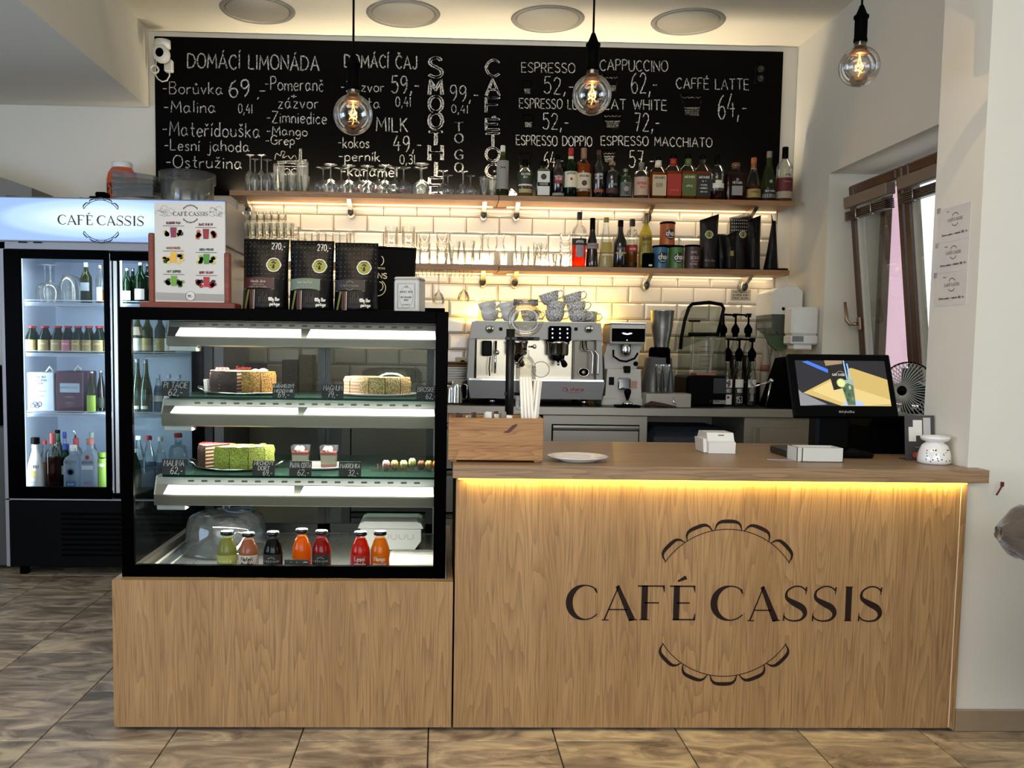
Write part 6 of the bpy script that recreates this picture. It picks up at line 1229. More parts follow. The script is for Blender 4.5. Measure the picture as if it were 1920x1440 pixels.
a0, a1 = at(795, 573, 3.45), at(836, 588, 3.45); m = M(); m.box(at(640, 573, 3.45).x, a1.x-.004, 3.42, 3.60, zt+.0008, zt+.035, .002); m.mat(0); tag(m.build('speaker_bar', BLKM, None, loc=((a0.x+a1.x)/2, 3.5, zt)), 'long low black box behind the tin on the display case', 'box')
# ---------------------------------------------------------------- on the counter
a0, a1 = at(840, 783, 2.87), at(1018, 868, 2.87); x0, x1 = a0.x+.0, a1.x; zb, ztp = ZT+.007, a0.z; yb = 3.03; th_ = .010
x0 = max(x0, kx1+.004)
t = thing('wooden_crate', 'pine crate of sugar sachets and straws on the counter', 'crate', ((x0+x1)/2, 2.95, ZT))
m = M(); m.box(x0, x1, 2.87, 2.87+th_, zb, ztp, .0015); fpn = m.build('front_board', PINE, t)
m = M(); m.box(x0, x1, yb-th_, yb, zb, ztp, .0015); m.build('back_board', PINE, t)
for x in (x0, x1-th_): m = M(); m.box(x, x+th_, 2.87+th_, yb-th_, zb, ztp, .0015); m.build('side_board', PINE, t)
m = M(); m.box(x0+.004, x1-.004, 2.874, yb-.004, zb, zb+.006); m.build('base_board', PINE, t)
for x in (x0+.008, x1-.028):
    for y in (2.878, 3.0): m = M(); m.box(x, x+.02, y, y+.02, ZT+.0005, zb, .001); m.build('foot', PINE, t)
kn = at(962, 806, 2.8695); m = M(); P = lambda u, v: Vector((kn.x+u, 2.8692, kn.z+v)); q = catmull([(-.031, -.008), (-.018, -.001), (-.004, .013), (.010, .019), (.013, .014), (.004, .005), (-.006, -.005), (-.016, -.010), (-.031, -.008)], 5); m.add([P(*p) for p in q[:-1]], [tuple(range(len(q)-1))]); m.build('knot', pm('knot_brown', '#4a1f10', .5), fpn)
rr = random.Random(3)
for k in range(16):
    x = x0+.02+rr.random()*.19; y = 2.90+rr.random()*.10; a = rr.uniform(-.9, .9); hgt = rr.uniform(.10, .125); m = M(); m.box(-.009, .009, -.003, .003, 0, hgt, .001); m.v = [(vx*(1+.2*math.sin(vz*60)), vy+.002*math.sin(vx*200), vz) for vx, vy, vz in m.v]
    m.xf(Matrix.Translation((x, y, zb+.010)) @ Matrix.Rotation(a, 4, 'Z') @ Matrix.Rotation(rr.uniform(-.12, .12), 4, 'Y') @ Matrix.Translation((0, 0, ztp-zb-.010-hgt+rr.uniform(.0, .018))))
    o = m.build('sugar_sachet', (PAPER, pm('sachet_brown', '#4a2c1c', .5), pm('sachet_grey', '#8f8a80', .5))[k % 3], None, loc=(x, y, zb)); tag(o, 'paper sugar sachet standing in the left part of the pine crate', 'sachet', 'sugar sachets in the crate')
STR = pm('straw_paper', '#ece8dc', .7)
for k in range(14):
    xt = at(977+k*1.9 if k < 10 else 1004+(k-10)*3.2, 707 if k < 10 else 712+(k % 2)*2, 2.93+.012*(k % 3)); Yt = 2.93+.012*(k % 3); xb_ = at(982+2.4*(k % 10) if k < 10 else 990+(k-10)*3, 860, Yt).x; m = M()
    m.tube([(xb_, Yt, zb+.008), (xt.x, Yt, xt.z)], .0054, 8); o = m.build('paper_straw', STR, None, loc=(xb_, Yt, zb)); tag(o, 'white wrapped drinking straw in the bunch at the crate\'s right end', 'straw', 'wrapped straws in the crate')
# siphon coffee maker behind the crate
a = at(956, 700, 3.2); t = thing('siphon_brewer', 'glass siphon coffee brewer on a black stand behind the crate', 'coffee brewer', (a.x, 3.2, ZT)); ztop = at(956, 617, 3.2).z
SB = pm('stand_black', '#16181a', .4, .3)
m = M(); m.cyl(a.x, 3.2, ZT+.012, ztop, .0155, 20); m.build('pole', SB, t)
m = M(); m.lathe([(.001, 0), (.07, 0), (.07, .01), (.06, .014), (.016, .014)], 32, (a.x+.03, 3.2, ZT+.0005)); m.build('base', SB, t)
g = at(985, 600, 3.2); r = .0645; pr = []
for i in range(24):
    an = .25+(PI-.25-.62)*i/23; pr.append((math.sin(an)*r, -math.cos(an)*r*.92))
pr += [(.037, r*.92*.84), (.0375, r*1.1)]; m = M(); m.caps = False; m.lathe([(.008, -.10), (.010, -.075), (.014, -.063)] + pr, 36, (g.x, 3.2, g.z)); m.build('upper_globe', glass('siphon_glass', '#f8f6f0', .6, .38), t)
m = M(); m.caps = False; m.lathe([(.0435, r*.80), (.0445, r*.82), (.0445, r*1.13), (.0425, r*1.14)], 36, (g.x, 3.2, g.z)); m.build('neck_band', glass('band_glass', '#c9c9c6', .9, .5, body=.3, bodycol='#b5b5b0'), t)
z1 = at(980, 634, 3.2).z; m = M(); m.box(a.x-.018, at(1011, 634, 3.2).x, 3.185, 3.215, z1-.008, z1+.004, .002); m.tube([(g.x+.03*math.cos(2*PI*k/20), 3.2+.03*math.sin(2*PI*k/20), z1) for k in range(20)], .005, 6, True); m.build('upper_clamp', SB, t)
g2 = at(986, 685, 3.2); zb2 = at(986, 770, 3.2).z; m = M(); m.caps = False; m.lathe([(.012, g2.z-zb2+.055), (.011, g2.z-zb2+.035), (.022, g2.z-zb2+.026), (.034, g2.z-zb2+.004), (.034, g2.z-zb2-.01)], 28, (g2.x, 3.2, zb2)); m.lathe([(1e-4, 0), (.034, .002), (.036, .01), (.036, g2.z-zb2-.004), (.033, g2.z-zb2)], 28, (g2.x, 3.2, zb2)); m.build('lower_flask', glass('siphon_glass', '#f8f6f0', .6, .38), t)
z3 = at(960, 738, 3.2).z; m = M(); m.box(a.x-.018, g2.x, 3.19, 3.21, z3-.006, z3+.006, .002); m.tube([(g2.x+.039*math.cos(2*PI*k/20), 3.2+.039*math.sin(2*PI*k/20), z3) for k in range(20)], .004, 6, True); m.build('lower_clamp', SB, t)
m = M(); q = at(1000, 650, 3.2); m.sphere((q.x, 3.16, q.z), .008, 10, 8); m.tube([(g2.x+.01, 3.2, q.z), (q.x, 3.16, q.z)], .004, 6); m.build('valve', CHROME, t)
m = M(); q = at(1020, 690, 3.2); m.tube([(g2.x+.036, 3.19, q.z-.01)] + [(q.x-.012+.030*math.cos(k*.35), 3.19, q.z-.005+.028*math.sin(k*.35)) for k in range(-9, 9)], .0018, 6); m.build('tube', pm('tube_cream', '#a8946c', .4), t)
# plate
a = at(1083, 862, 2.94); m = M(); m.caps = False; m.lathe([(1e-4, .004), (.055, .004), (.06, .006), (.098, .017), (.101, .017), (.098, .014), (.062, .002), (.06, 0), (1e-4, 0)], 48, (a.x, 2.94, ZT+.0006)); tag(m.build('plate', WHITEC, None, loc=(a.x, 2.94, ZT)), 'empty white plate on the counter beside the pine crate', 'plate')
# card terminal
a = at(1346, 835, 3.22); t = thing('card_terminal', 'white card payment terminal standing on the counter', 'card terminal', (a.x, 3.22, ZT)); W3 = .055; hT = at(1346, 810, 3.25).z-ZT
m = M(); m.prism([(3.19, ZT+.001), (3.33, ZT+.001), (3.35, ZT+.03), (3.32, ZT+hT), (3.22, ZT+hT), (3.205, ZT+.045), (3.188, ZT+.04)], a.x-W3+.012, a.x+W3, axis='X'); m.prism([(3.21, ZT+.002), (3.31, ZT+.002), (3.33, ZT+.05), (3.22, ZT+.05)], a.x-W3, a.x-W3+.012, axis='X'); m.build('terminal_body', WHITEP, t)
m = M(); m.prism([(3.2055, ZT+.041), (3.2035, ZT+.037), (3.2, ZT+.037), (3.2025, ZT+.041)], a.x-W3+.014, a.x+W3-.002, axis='X'); m.build('paper_slot', pm('slot_grey', '#8d8d8a', .4), t)
P = plane((a.x+.008, 3.2125, ZT+hT*.78), (1, 0, 0), (0, .35, 1)); m = M(); m.ribbon([(-.010, .006), (.012, .006)], .006, P); text(m, '1))', lambda u, v: P(u, v-.01), .006, .0012); m.build('symbol', INK, t)
# point-of-sale screen
t = thing('pos_terminal', 'black touch screen till showing a cocktail photo', 'screen', (at(1572, 850, 3.16).x, 3.2, ZT)); c = [at(1480, 663, 3.21), at(1669, 665, 3.21), at(1685, 782, 3.12), at(1487, 781, 3.12)]
cen = (c[0]+c[1]+c[2]+c[3])/4; U = ((c[1]-c[0])+(c[2]-c[3])).normalized(); V = ((c[0]-c[3])+(c[1]-c[2])); V = (V - U*V.dot(U)).normalized(); N = U.cross(V).normalized()
if N.y > 0: N = -N
hw, hh = ((c[1]-c[0]).length+(c[2]-c[3]).length)/4, (c[0]-c[3]).length/2
MS = Matrix((U, -N, V)).transposed().to_4x4(); MS.translation = cen
m = M(); m.box(-hw, hw, 0, .022, -hh, hh, .004); m.xf(MS).build('screen_housing', BLACK, t)
def PS(e): return lambda u, v: MS @ Vector((u, -e, v))
sw, s0, s1 = hw*.875, -hh*.66, hh*.78
def poly(pts, e, mat, nm='screen_picture', par=None): m = M(); P = PS(e); m.add([P(u*sw, s0+(s1-s0)*v) for u, v in pts], [tuple(range(len(pts)))], False); return m.build(nm, mat, par or t)
SE = lambda n, col, s=.55: emit('screen_'+n, col, s)
scr = poly([(-1, 0), (1, 0), (1, 1), (-1, 1)], .0008, SE('dark', '#1c1d22'), 'screen')
poly([(-1, .0), (-.9, .0), (-.4, .03), (-.92, .28), (-1, .35)], .0012, SE('grey', '#7a7c80'), par=scr)
poly([(-.9, .28), (-.25, .60), (.22, .84), (.3, .82), (1, .58), (1, 0), (-.1, 0)], .0014, SE('table', '#b8a060'), par=scr)
poly([(-.7, .33), (-.25, .55), (1, .14), (1, .05), (.3, .0), (.1, 0)], .0016, SE('table_light', '#c9b478'), par=scr)
poly([(-.85, .97), (-.72, .99), (-.28, .80), (-.30, .72)], .0016, SE('blue', '#3c6ad0'), par=scr)
poly([(-.30, .86), (-.22, .34), (.12, .42), (.15, .92)], .0018, SE('menu', '#15130f'), par=scr)
poly([(-.35, 1), (-.33, .88), (.04, .93), (.05, 1)], .002, SE('tan', '#8f7a60'), par=scr)
poly([(.02, .10), (-.1, .02), (.1, 0), (.35, 0), (.42, .05), (.3, .12)], .002, SE('napkin', '#9fb0d0'), par=scr)
poly([(-.06, .56), (.04, .0), (.22, .0), (.24, .58)], .0024, SE('glass', '#8f9c90'), par=scr)
poly([(-.03, .42), (.05, .02), (.21, .02), (.22, .44), (.1, .5)], .0028, SE('mint', '#4a6048'), par=scr)
for u, v, c_, r_ in ((.02, .34, 'leaf', .06), (.14, .40, 'ice', .05), (.10, .24, 'leaf', .05), (.17, .15, 'ice2', .05), (.06, .12, 'leaf', .04)): poly([(u+r_*.6*math.cos(k), v+r_*math.sin(k)) for k in range(6)], .003, SE(c_, {'leaf': '#2c4a2c', 'ice': '#9fae9c', 'ice2': '#6a7c70'}[c_]), par=scr)
poly([(-.04+.10*math.cos(k*.5), .50+.10*math.sin(k*.5)) for k in range(12)], .003, SE('lime', '#a8b870'), par=scr); poly([(-.04+.08*math.cos(k*.5), .50+.08*math.sin(k*.5)) for k in range(12)], .0034, SE('lime_in', '#c4cc90'), par=scr)
for dx in (0, .07): poly([(.09+dx, .58), (.06+dx, 1.0-dx), (.09+dx, 1.0-dx), (.12+dx, .58)], .0032, SE('straw', '#7fb0e0'), par=scr)
m = M(); P = PS(.0024); text(m, 'CAFÉ CASSIS', lambda u, v: P(u-.07*sw, v+s0+(s1-s0)*.66), .008, .0014, fit=.045, slant=0); m.ribbon(_arc(-.03*sw, s0+(s1-s0)*.68, .014, .014, 30, 150), .0008, P); m.build('screen_lettering', SE('white', '#c9c4b8'), scr)
m = M(); text(m, 'dotykačka', lambda u, v: PS(.0008)(u, v-hh*.87), .009, .0018, fit=.055); m.build('lettering', LG, t)
m = M(); x = at(1556, 820, 3.2).x; m.box(x-.062, x+.062, 3.17, 3.25, ZT+.02, cen.z-.03, .01); m.build('stand_column', BLACK, t)
m = M(); x2 = at(1580, 850, 3.2).x; m.box(x-.07, x+.11, 3.08, 3.32, ZT+.0008, ZT+.022, .008); m.build('stand_foot', BLACK, t)
# receipt printer behind, cable, black pad, paper box, sheet, stand with cards, oil burner
a0, a1 = at(1612, 787, 3.3), at(1700, 850, 3.3); m = M(); m.prism([(a0.x+.0, ZT+.001), (a1.x, ZT+.001), (a1.x-.01, ZT+.11), (a1.x-.04, ZT+.14), (a0.x+.03, ZT+.14), (a0.x, ZT+.10)], 3.24, 3.42); t = m.build('receipt_printer', BLKM, None, loc=((a0.x+a1.x)/2, 3.33, ZT)); tag(t, 'black receipt printer on the counter right of the screen', 'printer')
m = M(); m.box(a0.x+.02, a1.x-.04, 3.238, 3.24, ZT+.10, ZT+.112); m.build('paper_slot', BLKG, t)
q0, q1 = at(1463, 835, 3.16), at(1510, 853, 3.16); m = M(); m.box(q0.x, q1.x+.03, 3.10, 3.26, ZT+.0008, ZT+.028, .004); tag(m.build('card_reader', pm('pad_black', '#121212', .5), None, loc=(q0.x, 3.18, ZT)), 'flat black box behind the white paper box', 'box')
q0, q1 = at(1497, 842, 2.98), at(1577, 868, 2.98); t = thing('napkin_box', 'white card box of slips on the counter below the screen', 'box', ((q0.x+q1.x)/2, 2.98, ZT)); PB = pm('card_white', '#c9c9c0', .7)
h_ = .048; xa, xb, ya, yb_ = q0.x+.008, q1.x, 2.965, 3.06; m = M()
for b_ in ((xa, xb, ya, ya+.002), (xa, xb, yb_-.002, yb_), (xa, xa+.002, ya, yb_), (xb-.002, xb, ya, yb_)): m.box(b_[0], b_[1], b_[2], b_[3], ZT+.001, ZT+h_)
m.box(xa-.014, xa-.012, ya+.01, yb_, ZT+.001, ZT+h_); m.box(xa-.014, xa, ya+.01, ya+.012, ZT+.001, ZT+h_); m.box(xa, xb, ya, yb_, ZT+.0008, ZT+.003); m.build('box_body', PB, t)
for k in range(4): m = M(); m.box(xa+.006, xb-.012-.004*k, ya+.006, yb_-.01, ZT+.035+.0025*k, ZT+.0365+.0025*k); m.build('paper_slip', PAPER, t)
q = at(1468, 864, 3.02); m = M(); m.box(q.x-.055, q.x+.04, 3.0, 3.02, ZT+.0006, ZT+.003, .001); m.xf(Matrix.Translation((q.x, 3.01, 0)) @ Matrix.Rotation(-.12, 4, 'Z') @ Matrix.Translation((-q.x, -3.01, 0))); tag(m.build('paper_strip', pm('strip_lilac', '#a39fae', .5), None, loc=(q.x, 3.01, ZT)), 'thin pale paper strip lying left of the white card box', 'paper')
a0, a1 = at(1694, 779, 3.06), at(1752, 860, 3.06); t = thing('payment_stand', 'grey upright leaflet holder beside the oil burner', 'leaflet holder', ((a0.x+a1.x)/2, 3.06, ZT)); hS = a0.z-ZT; CG = pm('leaflet_grey', '#3c3b3c', .3, coat=.4)
m = M(); m.prism([(3.055, ZT+.001), (3.058, ZT+.001), (3.078, ZT+hS), (3.075, ZT+hS)], a0.x+.012, a1.x-.001, axis='X'); m.box(a0.x+.012, a1.x, 3.045, 3.10, ZT+.0006, ZT+.003); m.build('leaflet', CG, t)
P = plane(((a0.x+a1.x)/2, 3.053, ZT), (1, 0, 0), (0, .14, 1))
def rect(u0, u1, v0, v1, mat, nm, e=0): m = M(); m.add([P(u0, v0)-Vector((0, e, 0)), P(u1, v0)-Vector((0, e, 0)), P(u1, v1)-Vector((0, e, 0)), P(u0, v1)-Vector((0, e, 0))], [(0, 1, 2, 3)]); m.build(nm, mat, t)
rect(-.034, -.008, hS*.42, hS*.74, LW, 'white_panel'); rect(-.018, .014, hS*.55, hS*.95, LW, 'white_panel', -.0004); rect(.018, .044, hS*.5, hS*.95, pm('panel_pale', '#b5b3b3', .4), 'white_panel')
m = M(); text(m, 'kontaktní platba', lambda u, v: P(u+.01, v+hS*.28), .006, .001, fit=.04); m.build('lettering', LG, t)
m = M(); m.add([P(-.012+.010*math.cos(k*.5), hS*.12+.010*math.sin(k*.5)) for k in range(12)], [tuple(range(12))]); m.build('red_dot', pm('dot_red', '#a04038', .5), t); m = M(); m.add([P(.0+.010*math.cos(k*.5), hS*.12+.010*math.sin(k*.5))-Vector((0, .0004, 0)) for k in range(12)], [tuple(range(12))]); m.build('orange_dot', pm('dot_orange', '#a8683a', .5), t)
a = at(1752, 850, 2.97); t = thing('oil_burner', 'white ceramic oil burner with pierced dot pattern', 'oil burner', (a.x, 2.97, ZT)); H = at(1752, 820, 2.97).z-ZT+.004
m = M(); m.caps = False; m.lathe([(.046, 0), (.0525, .004), (.0525, .016), (.049, .04), (.040, .062), (.030, .070), (.027, .073), (.042, .078), (.046, .085), (.046, H), (.043, H), (.041, H-.006), (1e-4, H-.010)], 44, (a.x, 2.97, ZT+.0006), sx=1); m.lathe([(.046, 0), (1e-4, .001)], 44, (a.x, 2.97, ZT+.0006)); m.build('burner_body', WHITEC, t)
m = M(); rr = random.Random(5)
for k in range(26):
    an = rr.uniform(-1.0, 1.0); zz = rr.uniform(.008, .052); r_ = (.0525 if zz < .02 else .0525-(zz-.016)*.17)+.0007; m.lathe([(1e-4, 0), (.0022, .0)], 8, (0, 0, 0), axis='Y'); 
    n0 = len(m.v)-16; m.xf(Matrix.Translation((a.x+r_*math.sin(an), 2.97-r_*math.cos(an), ZT+zz)) @ Matrix.Rotation(an, 4, 'Z'), n0)
m.build('pierced_dot', pm('dot_dark', '#4a4a48', .8), t)['kind'] = 'stuff'
# red-black key tag at the worktop's right end
q0, q1 = at(1879, 911, 2.84), at(1870, 929, 2.84); m = M(); m.tube([(q0.x, 2.84, q0.z), (q1.x, 2.845, q1.z)], .003, 6); m.box(q0.x-.004, q0.x+.004, 2.836, 2.844, q0.z-.002, ZT-.0425); tag(m.build('pen', pm('pen_red', '#5c0f1c', .4), None, loc=(q0.x, 2.84, q0.z)), 'thin dark red stick hanging under the counter\'s right end', 'pen')
# ---------------------------------------------------------------- steel back counter
ZW, YW0, YW1 = .947, 4.85, 5.486
wx0, wx1 = -1.135, XR - .02
t = thing('steel_worktop', 'long brushed steel worktop along the tiled back wall', 'worktop', ((wx0+wx1)/2, 5.17, ZW-.045))
m = M(); m.box(wx0, wx1, YW0, YW1, ZW-.045, ZW, .003); m.build('top', STEEL, t)
m = M(); m.box(wx0+.01, wx1-.01, YW0+.02, YW1-.02, ZW+.0002, ZW+.001); m.build('rubber_mat', pm('mat_dark', '#15140f', .45), t)
def unit(pa, pb, lab, kind):
    xa, xb = at(pa, 800, YW0+.02).x, at(pb, 800, YW0+.02).x; t = thing('steel_cabinet', lab, 'cabinet', ((xa+xb)/2, YW0+.02, 0)); Yf = YW0+.025
    m = M(); m.box(xa, xb, Yf, YW1-.02, .10, ZW-.047, .002); m.build('carcass', STEEL, t)
    for x in (xa+.04, xb-.04): m = M(); m.cyl(x, Yf+.05, 0, .10, .02, 12); m.build('leg', SATIN, t)
    if kind == 'drawer':
        for (z0, z1) in ((.60, .845), (.36, .59), (.12, .35)):
            m = M(); m.box(xa+.055, xb-.05, Yf-.012, Yf-.001, z0, z1-.028, .002); d = m.build('drawer', STEEL, t)
            m = M(); m.prism([(Yf-.02, z1), (Yf-.001, z1), (Yf-.001, z1-.024), (Yf-.008, z1-.024), (Yf-.02, z1-.012)], xa+.055, xb-.05, axis='X'); m.build('handle_rail', SATIN, d)
            m = M(); m.box(xa+.048, xb-.043, Yf-.0009, Yf-.0003, z0-.006, z1+.006); m.build('shadow_gap', BLKM, t)
    else:
        m = M(); m.box(xa+.05, xb-.005, Yf-.012, Yf-.001, .12, .845, .003); d = m.build('door', STEELV, t); m = M(); m.box(xa+.05, xa+.08, Yf-.02, Yf-.0125, .2, .845, .002); m.build('handle_rail', SATIN, d)
unit(1018, 1214, 'steel drawer cabinet under the back worktop', 'drawer'); unit(1396, 1520, 'steel fridge cabinet under the back worktop, behind the screen', 'door')
unit(640, 1012, 'steel drawer cabinet behind the pine crate', 'drawer')
xa, xb = at(1222, 800, 4.86).x+.01, at(1388, 800, 4.86).x; t = thing('waste_bin', 'dark blue-grey bin in the gap under the steel worktop', 'bin', ((xa+xb)/2, 5.1, 0)); BG = pm('bin_blue', '#2c333e', .45)
m = M(); m.box(xa, xb, 5.0, 5.42, .002, .83, .05); m.build('bin_body', BG, t); m = M(); m.box(xa+.03, xb-.03, 4.985, 5.0, .1, .78, .006); m.build('front_panel', pm('bin_blue2', '#343c48', .4), t)
# ---------------------------------------------------------------- espresso machine
Yf = 4.98; e0, e1 = at(880, 700, Yf).x, at(1128, 700, Yf).x; zF = ZW+.001
zz = lambda py, Y=Yf, px=1000: at(px, py, Y).z
zt_, zm0, zt1, zb1 = zz(606), zz(634), zz(716), zz(745)
t = EM = thing('espresso_machine', 'two-group chrome and grey espresso machine on the back counter', 'espresso machine', ((e0+e1)/2, 5.2, zF)); GRYP = pm('machine_grey', '#8d8b86', .38, .35); GRYD = pm('machine_dark', '#232220', .4)
ztop = zz(604)
m = M(); m.box(e0+.04, e1-.04, 5.10, 5.44, zz(738), ztop-.012, .004); m.build('body', pm('mirror_steel', '#8f8877', .18, .9), t)
m = M(); m.prism([(e0+.0, zz(636)), (e1-.0, zz(636)), (e1-.01, ztop), (e0+.014, ztop)], Yf-.0, 5.12); m.build('head_fascia', GRYP, t)
m = M(); m.box(e0+.03, e1-.03, Yf+.02, 5.45, ztop, ztop+.006, .002); m.build('cup_tray', SATIN, t)
for s, xx in ((1, e0), (-1, e1)):
    m = M(); m.prism([(xx-s*.012, zz(716)), (xx+s*.025, zz(716)), (xx+s*.030, zz(636)), (xx-s*.0, zz(636))], Yf+.02, 5.44); m.build('side_panel', GRYP, t)
m = M(); m.prism([(e0-.012, zz(714)), (e1+.012, zz(714)), (e1-.006, zz(747)), (e0+.006, zz(747))], Yf-.05, Yf+.09); m.build('drip_front', pm('machine_grey_low', '#6a6b6a', .4, .3), t)
m = M(); m.box(e0-.005, e1+.005, Yf-.045, 5.44, zz(714), zz(710), .001); m.build('drip_tray', CHROME, t)
m = M(); m.box(e0+.02, e1-.02, Yf+.09, 5.44, zz(747), zz(716)); m.build('lower_body', GRYD, t)
for px in (924, 1097): m = M(); m.cyl(at(px, 750, Yf).x, Yf+.03, zF, zz(747), .021, 20); m.cyl(at(px, 750, Yf).x, Yf+.36, zF, zz(747), .021, 20); m.build('foot', CHROME, t)
for px in (918, 1104): m = M(); c = at(px, 616, Yf-.01); m.lathe([(.022, 0), (.024, -.012), (.020, -.028), (1e-4, -.03)], 20, (c.x, Yf, c.z), axis='Y'); m.build('steam_knob', CHROME, t)
for px in (939, 1080): m = M(); c = at(px, 617, Yf-.004); m.box(c.x-.009, c.x+.009, Yf-.006, Yf, c.z-.009, c.z+.009, .002); m.build('switch', BLACK, t)
c0, c1 = at(1029, 614, Yf-.03), at(1071, 638, Yf-.03); m = M(); m.box(c0.x, c1.x, Yf-.035, Yf, zz(640), zz(611), .008); kp = m.build('key_panel', BLKG, t)
m = M()
for i in range(3):
    for j in range(3): q = at(1036+14*i, 617+8*j, Yf-.036); m.sphere((q.x, Yf-.0355, q.z), .0042, 8, 6)
m.build('lit_key', emit('key_light', '#e8eefc', 2.2), kp)
def group(px, par):
    c = at(px, 650, Yf); m = M(); m.lathe([(.052, zz(666)), (.056, zz(662)), (.056, zz(646)), (.061, zz(643)), (.061, zz(640)), (.03, zz(636))], 28, (c.x, Yf+.02, 0)); m.build('group_head', CHROME, t)
    m = M(); m.lathe([(.026, zz(676)), (.034, zz(672)), (.036, zz(666))], 24, (c.x, Yf+.02, 0)); m.build('portafilter', BLACK, t); m = M(); m.tube([(c.x+.01, Yf-.01, zz(672)), (c.x+.012, Yf-.09, zz(677)), (c.x+.012, Yf-.15, zz(682))], [.009, .014, .017], 12); m.build('portafilter_handle', BLACK, t)
    m = M(); m.tube([(c.x, Yf+.02, zz(676)), (c.x, Yf+.01, zz(684))], .008, 8); m.build('spout', CHROME, t)
group(1048, 1); group(970, 0)
c = at(1100, 690, Yf); m = M(); m.box(at(1079, 690, Yf).x, at(1120, 690, Yf).x, Yf+.07, Yf+.10, zz(712), zz(637), .003); m.build('right_panel', pm('mirror_dark', '#5c564c', .25, .7), t)
m = M(); q = at(1095, 698, Yf+.06); m.lathe([(1e-4, -.012), (.012, -.010), (.015, 0)], 24, (q.x, Yf+.07, q.z), axis='Y'); m.lathe([(.021, 0), (.024, -.003), (.027, 0)], 24, (q.x, Yf+.069, q.z), axis='Y', sx=1.3); m.build('selector', SATIN, t)
for k, px in enumerate((1092, 1099)):
    m = M(); m.tube([at(px, 640, Yf+.04), at(px, 652, Yf+.02), at(px+4, 657, Yf-.0), at(px+17, 658, Yf-.02), at(px+20+k*3, 666, Yf-.02), at(px+18+k*4, 700, Yf-.02), at(px+18+k*4, 703, Yf-.02)], [.004, .004, .004, .004, .004, .003, .005], 8); m.build('steam_wand', CHROME, t)
m = M(); q = at(916, 660, Yf); m.box(q.x-.035, q.x+.02, Yf+.02, Yf+.07, zz(669), zz(640), .006); m.tube([at(919, 669, Yf+.01), at(917, 690, Yf), at(918, 705, Yf)], .0035, 8); m.build('hot_water_spout', BLACK, t)
m = M(); m.tube([at(930, 640, Yf+.05), at(929, 665, Yf), at(928, 700, Yf-.01)], .006, 8); m.sphere(tuple(at(932, 661, Yf-.01)), .013, 12, 8); m.build('steam_wand', CHROME, t)
q = at(1077, 731, Yf-.052); m = M(); P = lambda u, v: Vector((q.x+u, Yf-.0512, q.z+v)); m.ribbon(_arc(-.052, .002, .012, .010, 0, 360, 16), .004, P); text(m, 'storia', lambda u, v: P(u+.014, v-.006), .020, .0045, fit=.072); m.ribbon([(-.042, .008), (-.036, -.008)], .004, P); m.ribbon(catmull([(-.042, -.006), (-.02, -.016), (.02, -.014), (.04, -.008)]), .003, P); m.build('lettering', pm('astoria_red', '#8c1a18', .4), t)
m = M(); m.tube([at(872, 596, 5.44), at(900, 600, 5.44), at(1128, 605, 5.44)], .008, 6); m.build('rear_light_tube', emit('rear_glow', '#ffc23a', 7), t)
point('machine_glow_left', (at(898, 590, 5.40).x, 5.42, zz(592, 5.4)), 2.2, (1, .66, .12), 0); point('machine_glow_right', (at(1128, 592, 5.38).x, 5.42, zz(594, 5.4)), 2.2, (1, .66, .12), 0)
area('machine_rear_light', (at(1005, 590, 5.43).x, 5.44, ztop+.02), (math.radians(160), 0, 0), .8, .03, 4.6, (1, .66, .14))
for px, lab in ((902, 'left of two small glowing yellow lamps beside the cups'), (1118, 'right of two small glowing yellow lamps beside the cups')):
    q = at(px, 604, 5.40); m = M(); m.caps = False; m.lathe([(.026, 0), (.022, .03), (.012, .075), (1e-4, .08)], 16, (q.x, 5.39, ztop+.008)); tag(m.build('glow_lamp', emit('lamp_yellow', '#ffc640', 3.5), None, loc=(q.x, 5.39, ztop+.007)), lab, 'lamp')
# cups
def cupat(px, py, Y, r, h, z, lab, grp, pat, tilt=0, ang=0, hs=1, name='coffee_cup'):
    a = at(px, py, Y); t = thing(name, lab, 'cup', (a.x, Y, z), grp); CM = pat
    T = Matrix.Translation((a.x, Y, z)) @ Matrix.Rotation(tilt, 4, 'Y') @ Matrix.Rotation(ang, 4, 'Z')
    m = M(); m.caps = False; m.lathe([(1e-4, .002), (r*.55, .001), (r*.72, .006), (r*.92, h*.5), (r, h), (r*.95, h), (r*.86, h*.5), (r*.6, .01), (1e-4, .008)], 28, (0, 0, 0)); m.xf(T).build('cup_body', CM, t)
    m = M(); m.tube([(hs*r*.93, 0, h*.85), (hs*r*1.32, 0, h*.88), (hs*r*1.5, 0, h*.6), (hs*r*1.25, 0, h*.3), (hs*r*.84, 0, h*.25)], .0045, 7); m.xf(T).build('handle', WHITEC, t); return t, T
def printed(name):
    m, nt, p = nodes(name); L = nt.links.new; g = nt.nodes.new('ShaderNodeTexCoord'); v = nt.nodes.new('ShaderNodeTexVoronoi'); v.feature = 'DISTANCE_TO_EDGE'; v.inputs['Scale'].default_value = 70; L(g.outputs['Object'], v.inputs[0])
    r = nt.nodes.new('ShaderNodeMapRange'); r.inputs[1].default_value = .03; r.inputs[2].default_value = .09; L(v.outputs['Distance'], r.inputs[0]); mx = nt.nodes.new('ShaderNodeMix'); mx.data_type = 'RGBA'; L(r.outputs[0], mx.inputs[0]); mx.inputs[6].default_value = (.08, .08, .08, 1); mx.inputs[7].default_value = (.75, .74, .72, 1); L(mx.outputs[2], p.inputs['Base Color']); p.inputs['Roughness'].default_value = .25; return m
PR = printed('printed_ceramic'); zc = ztop+.0075
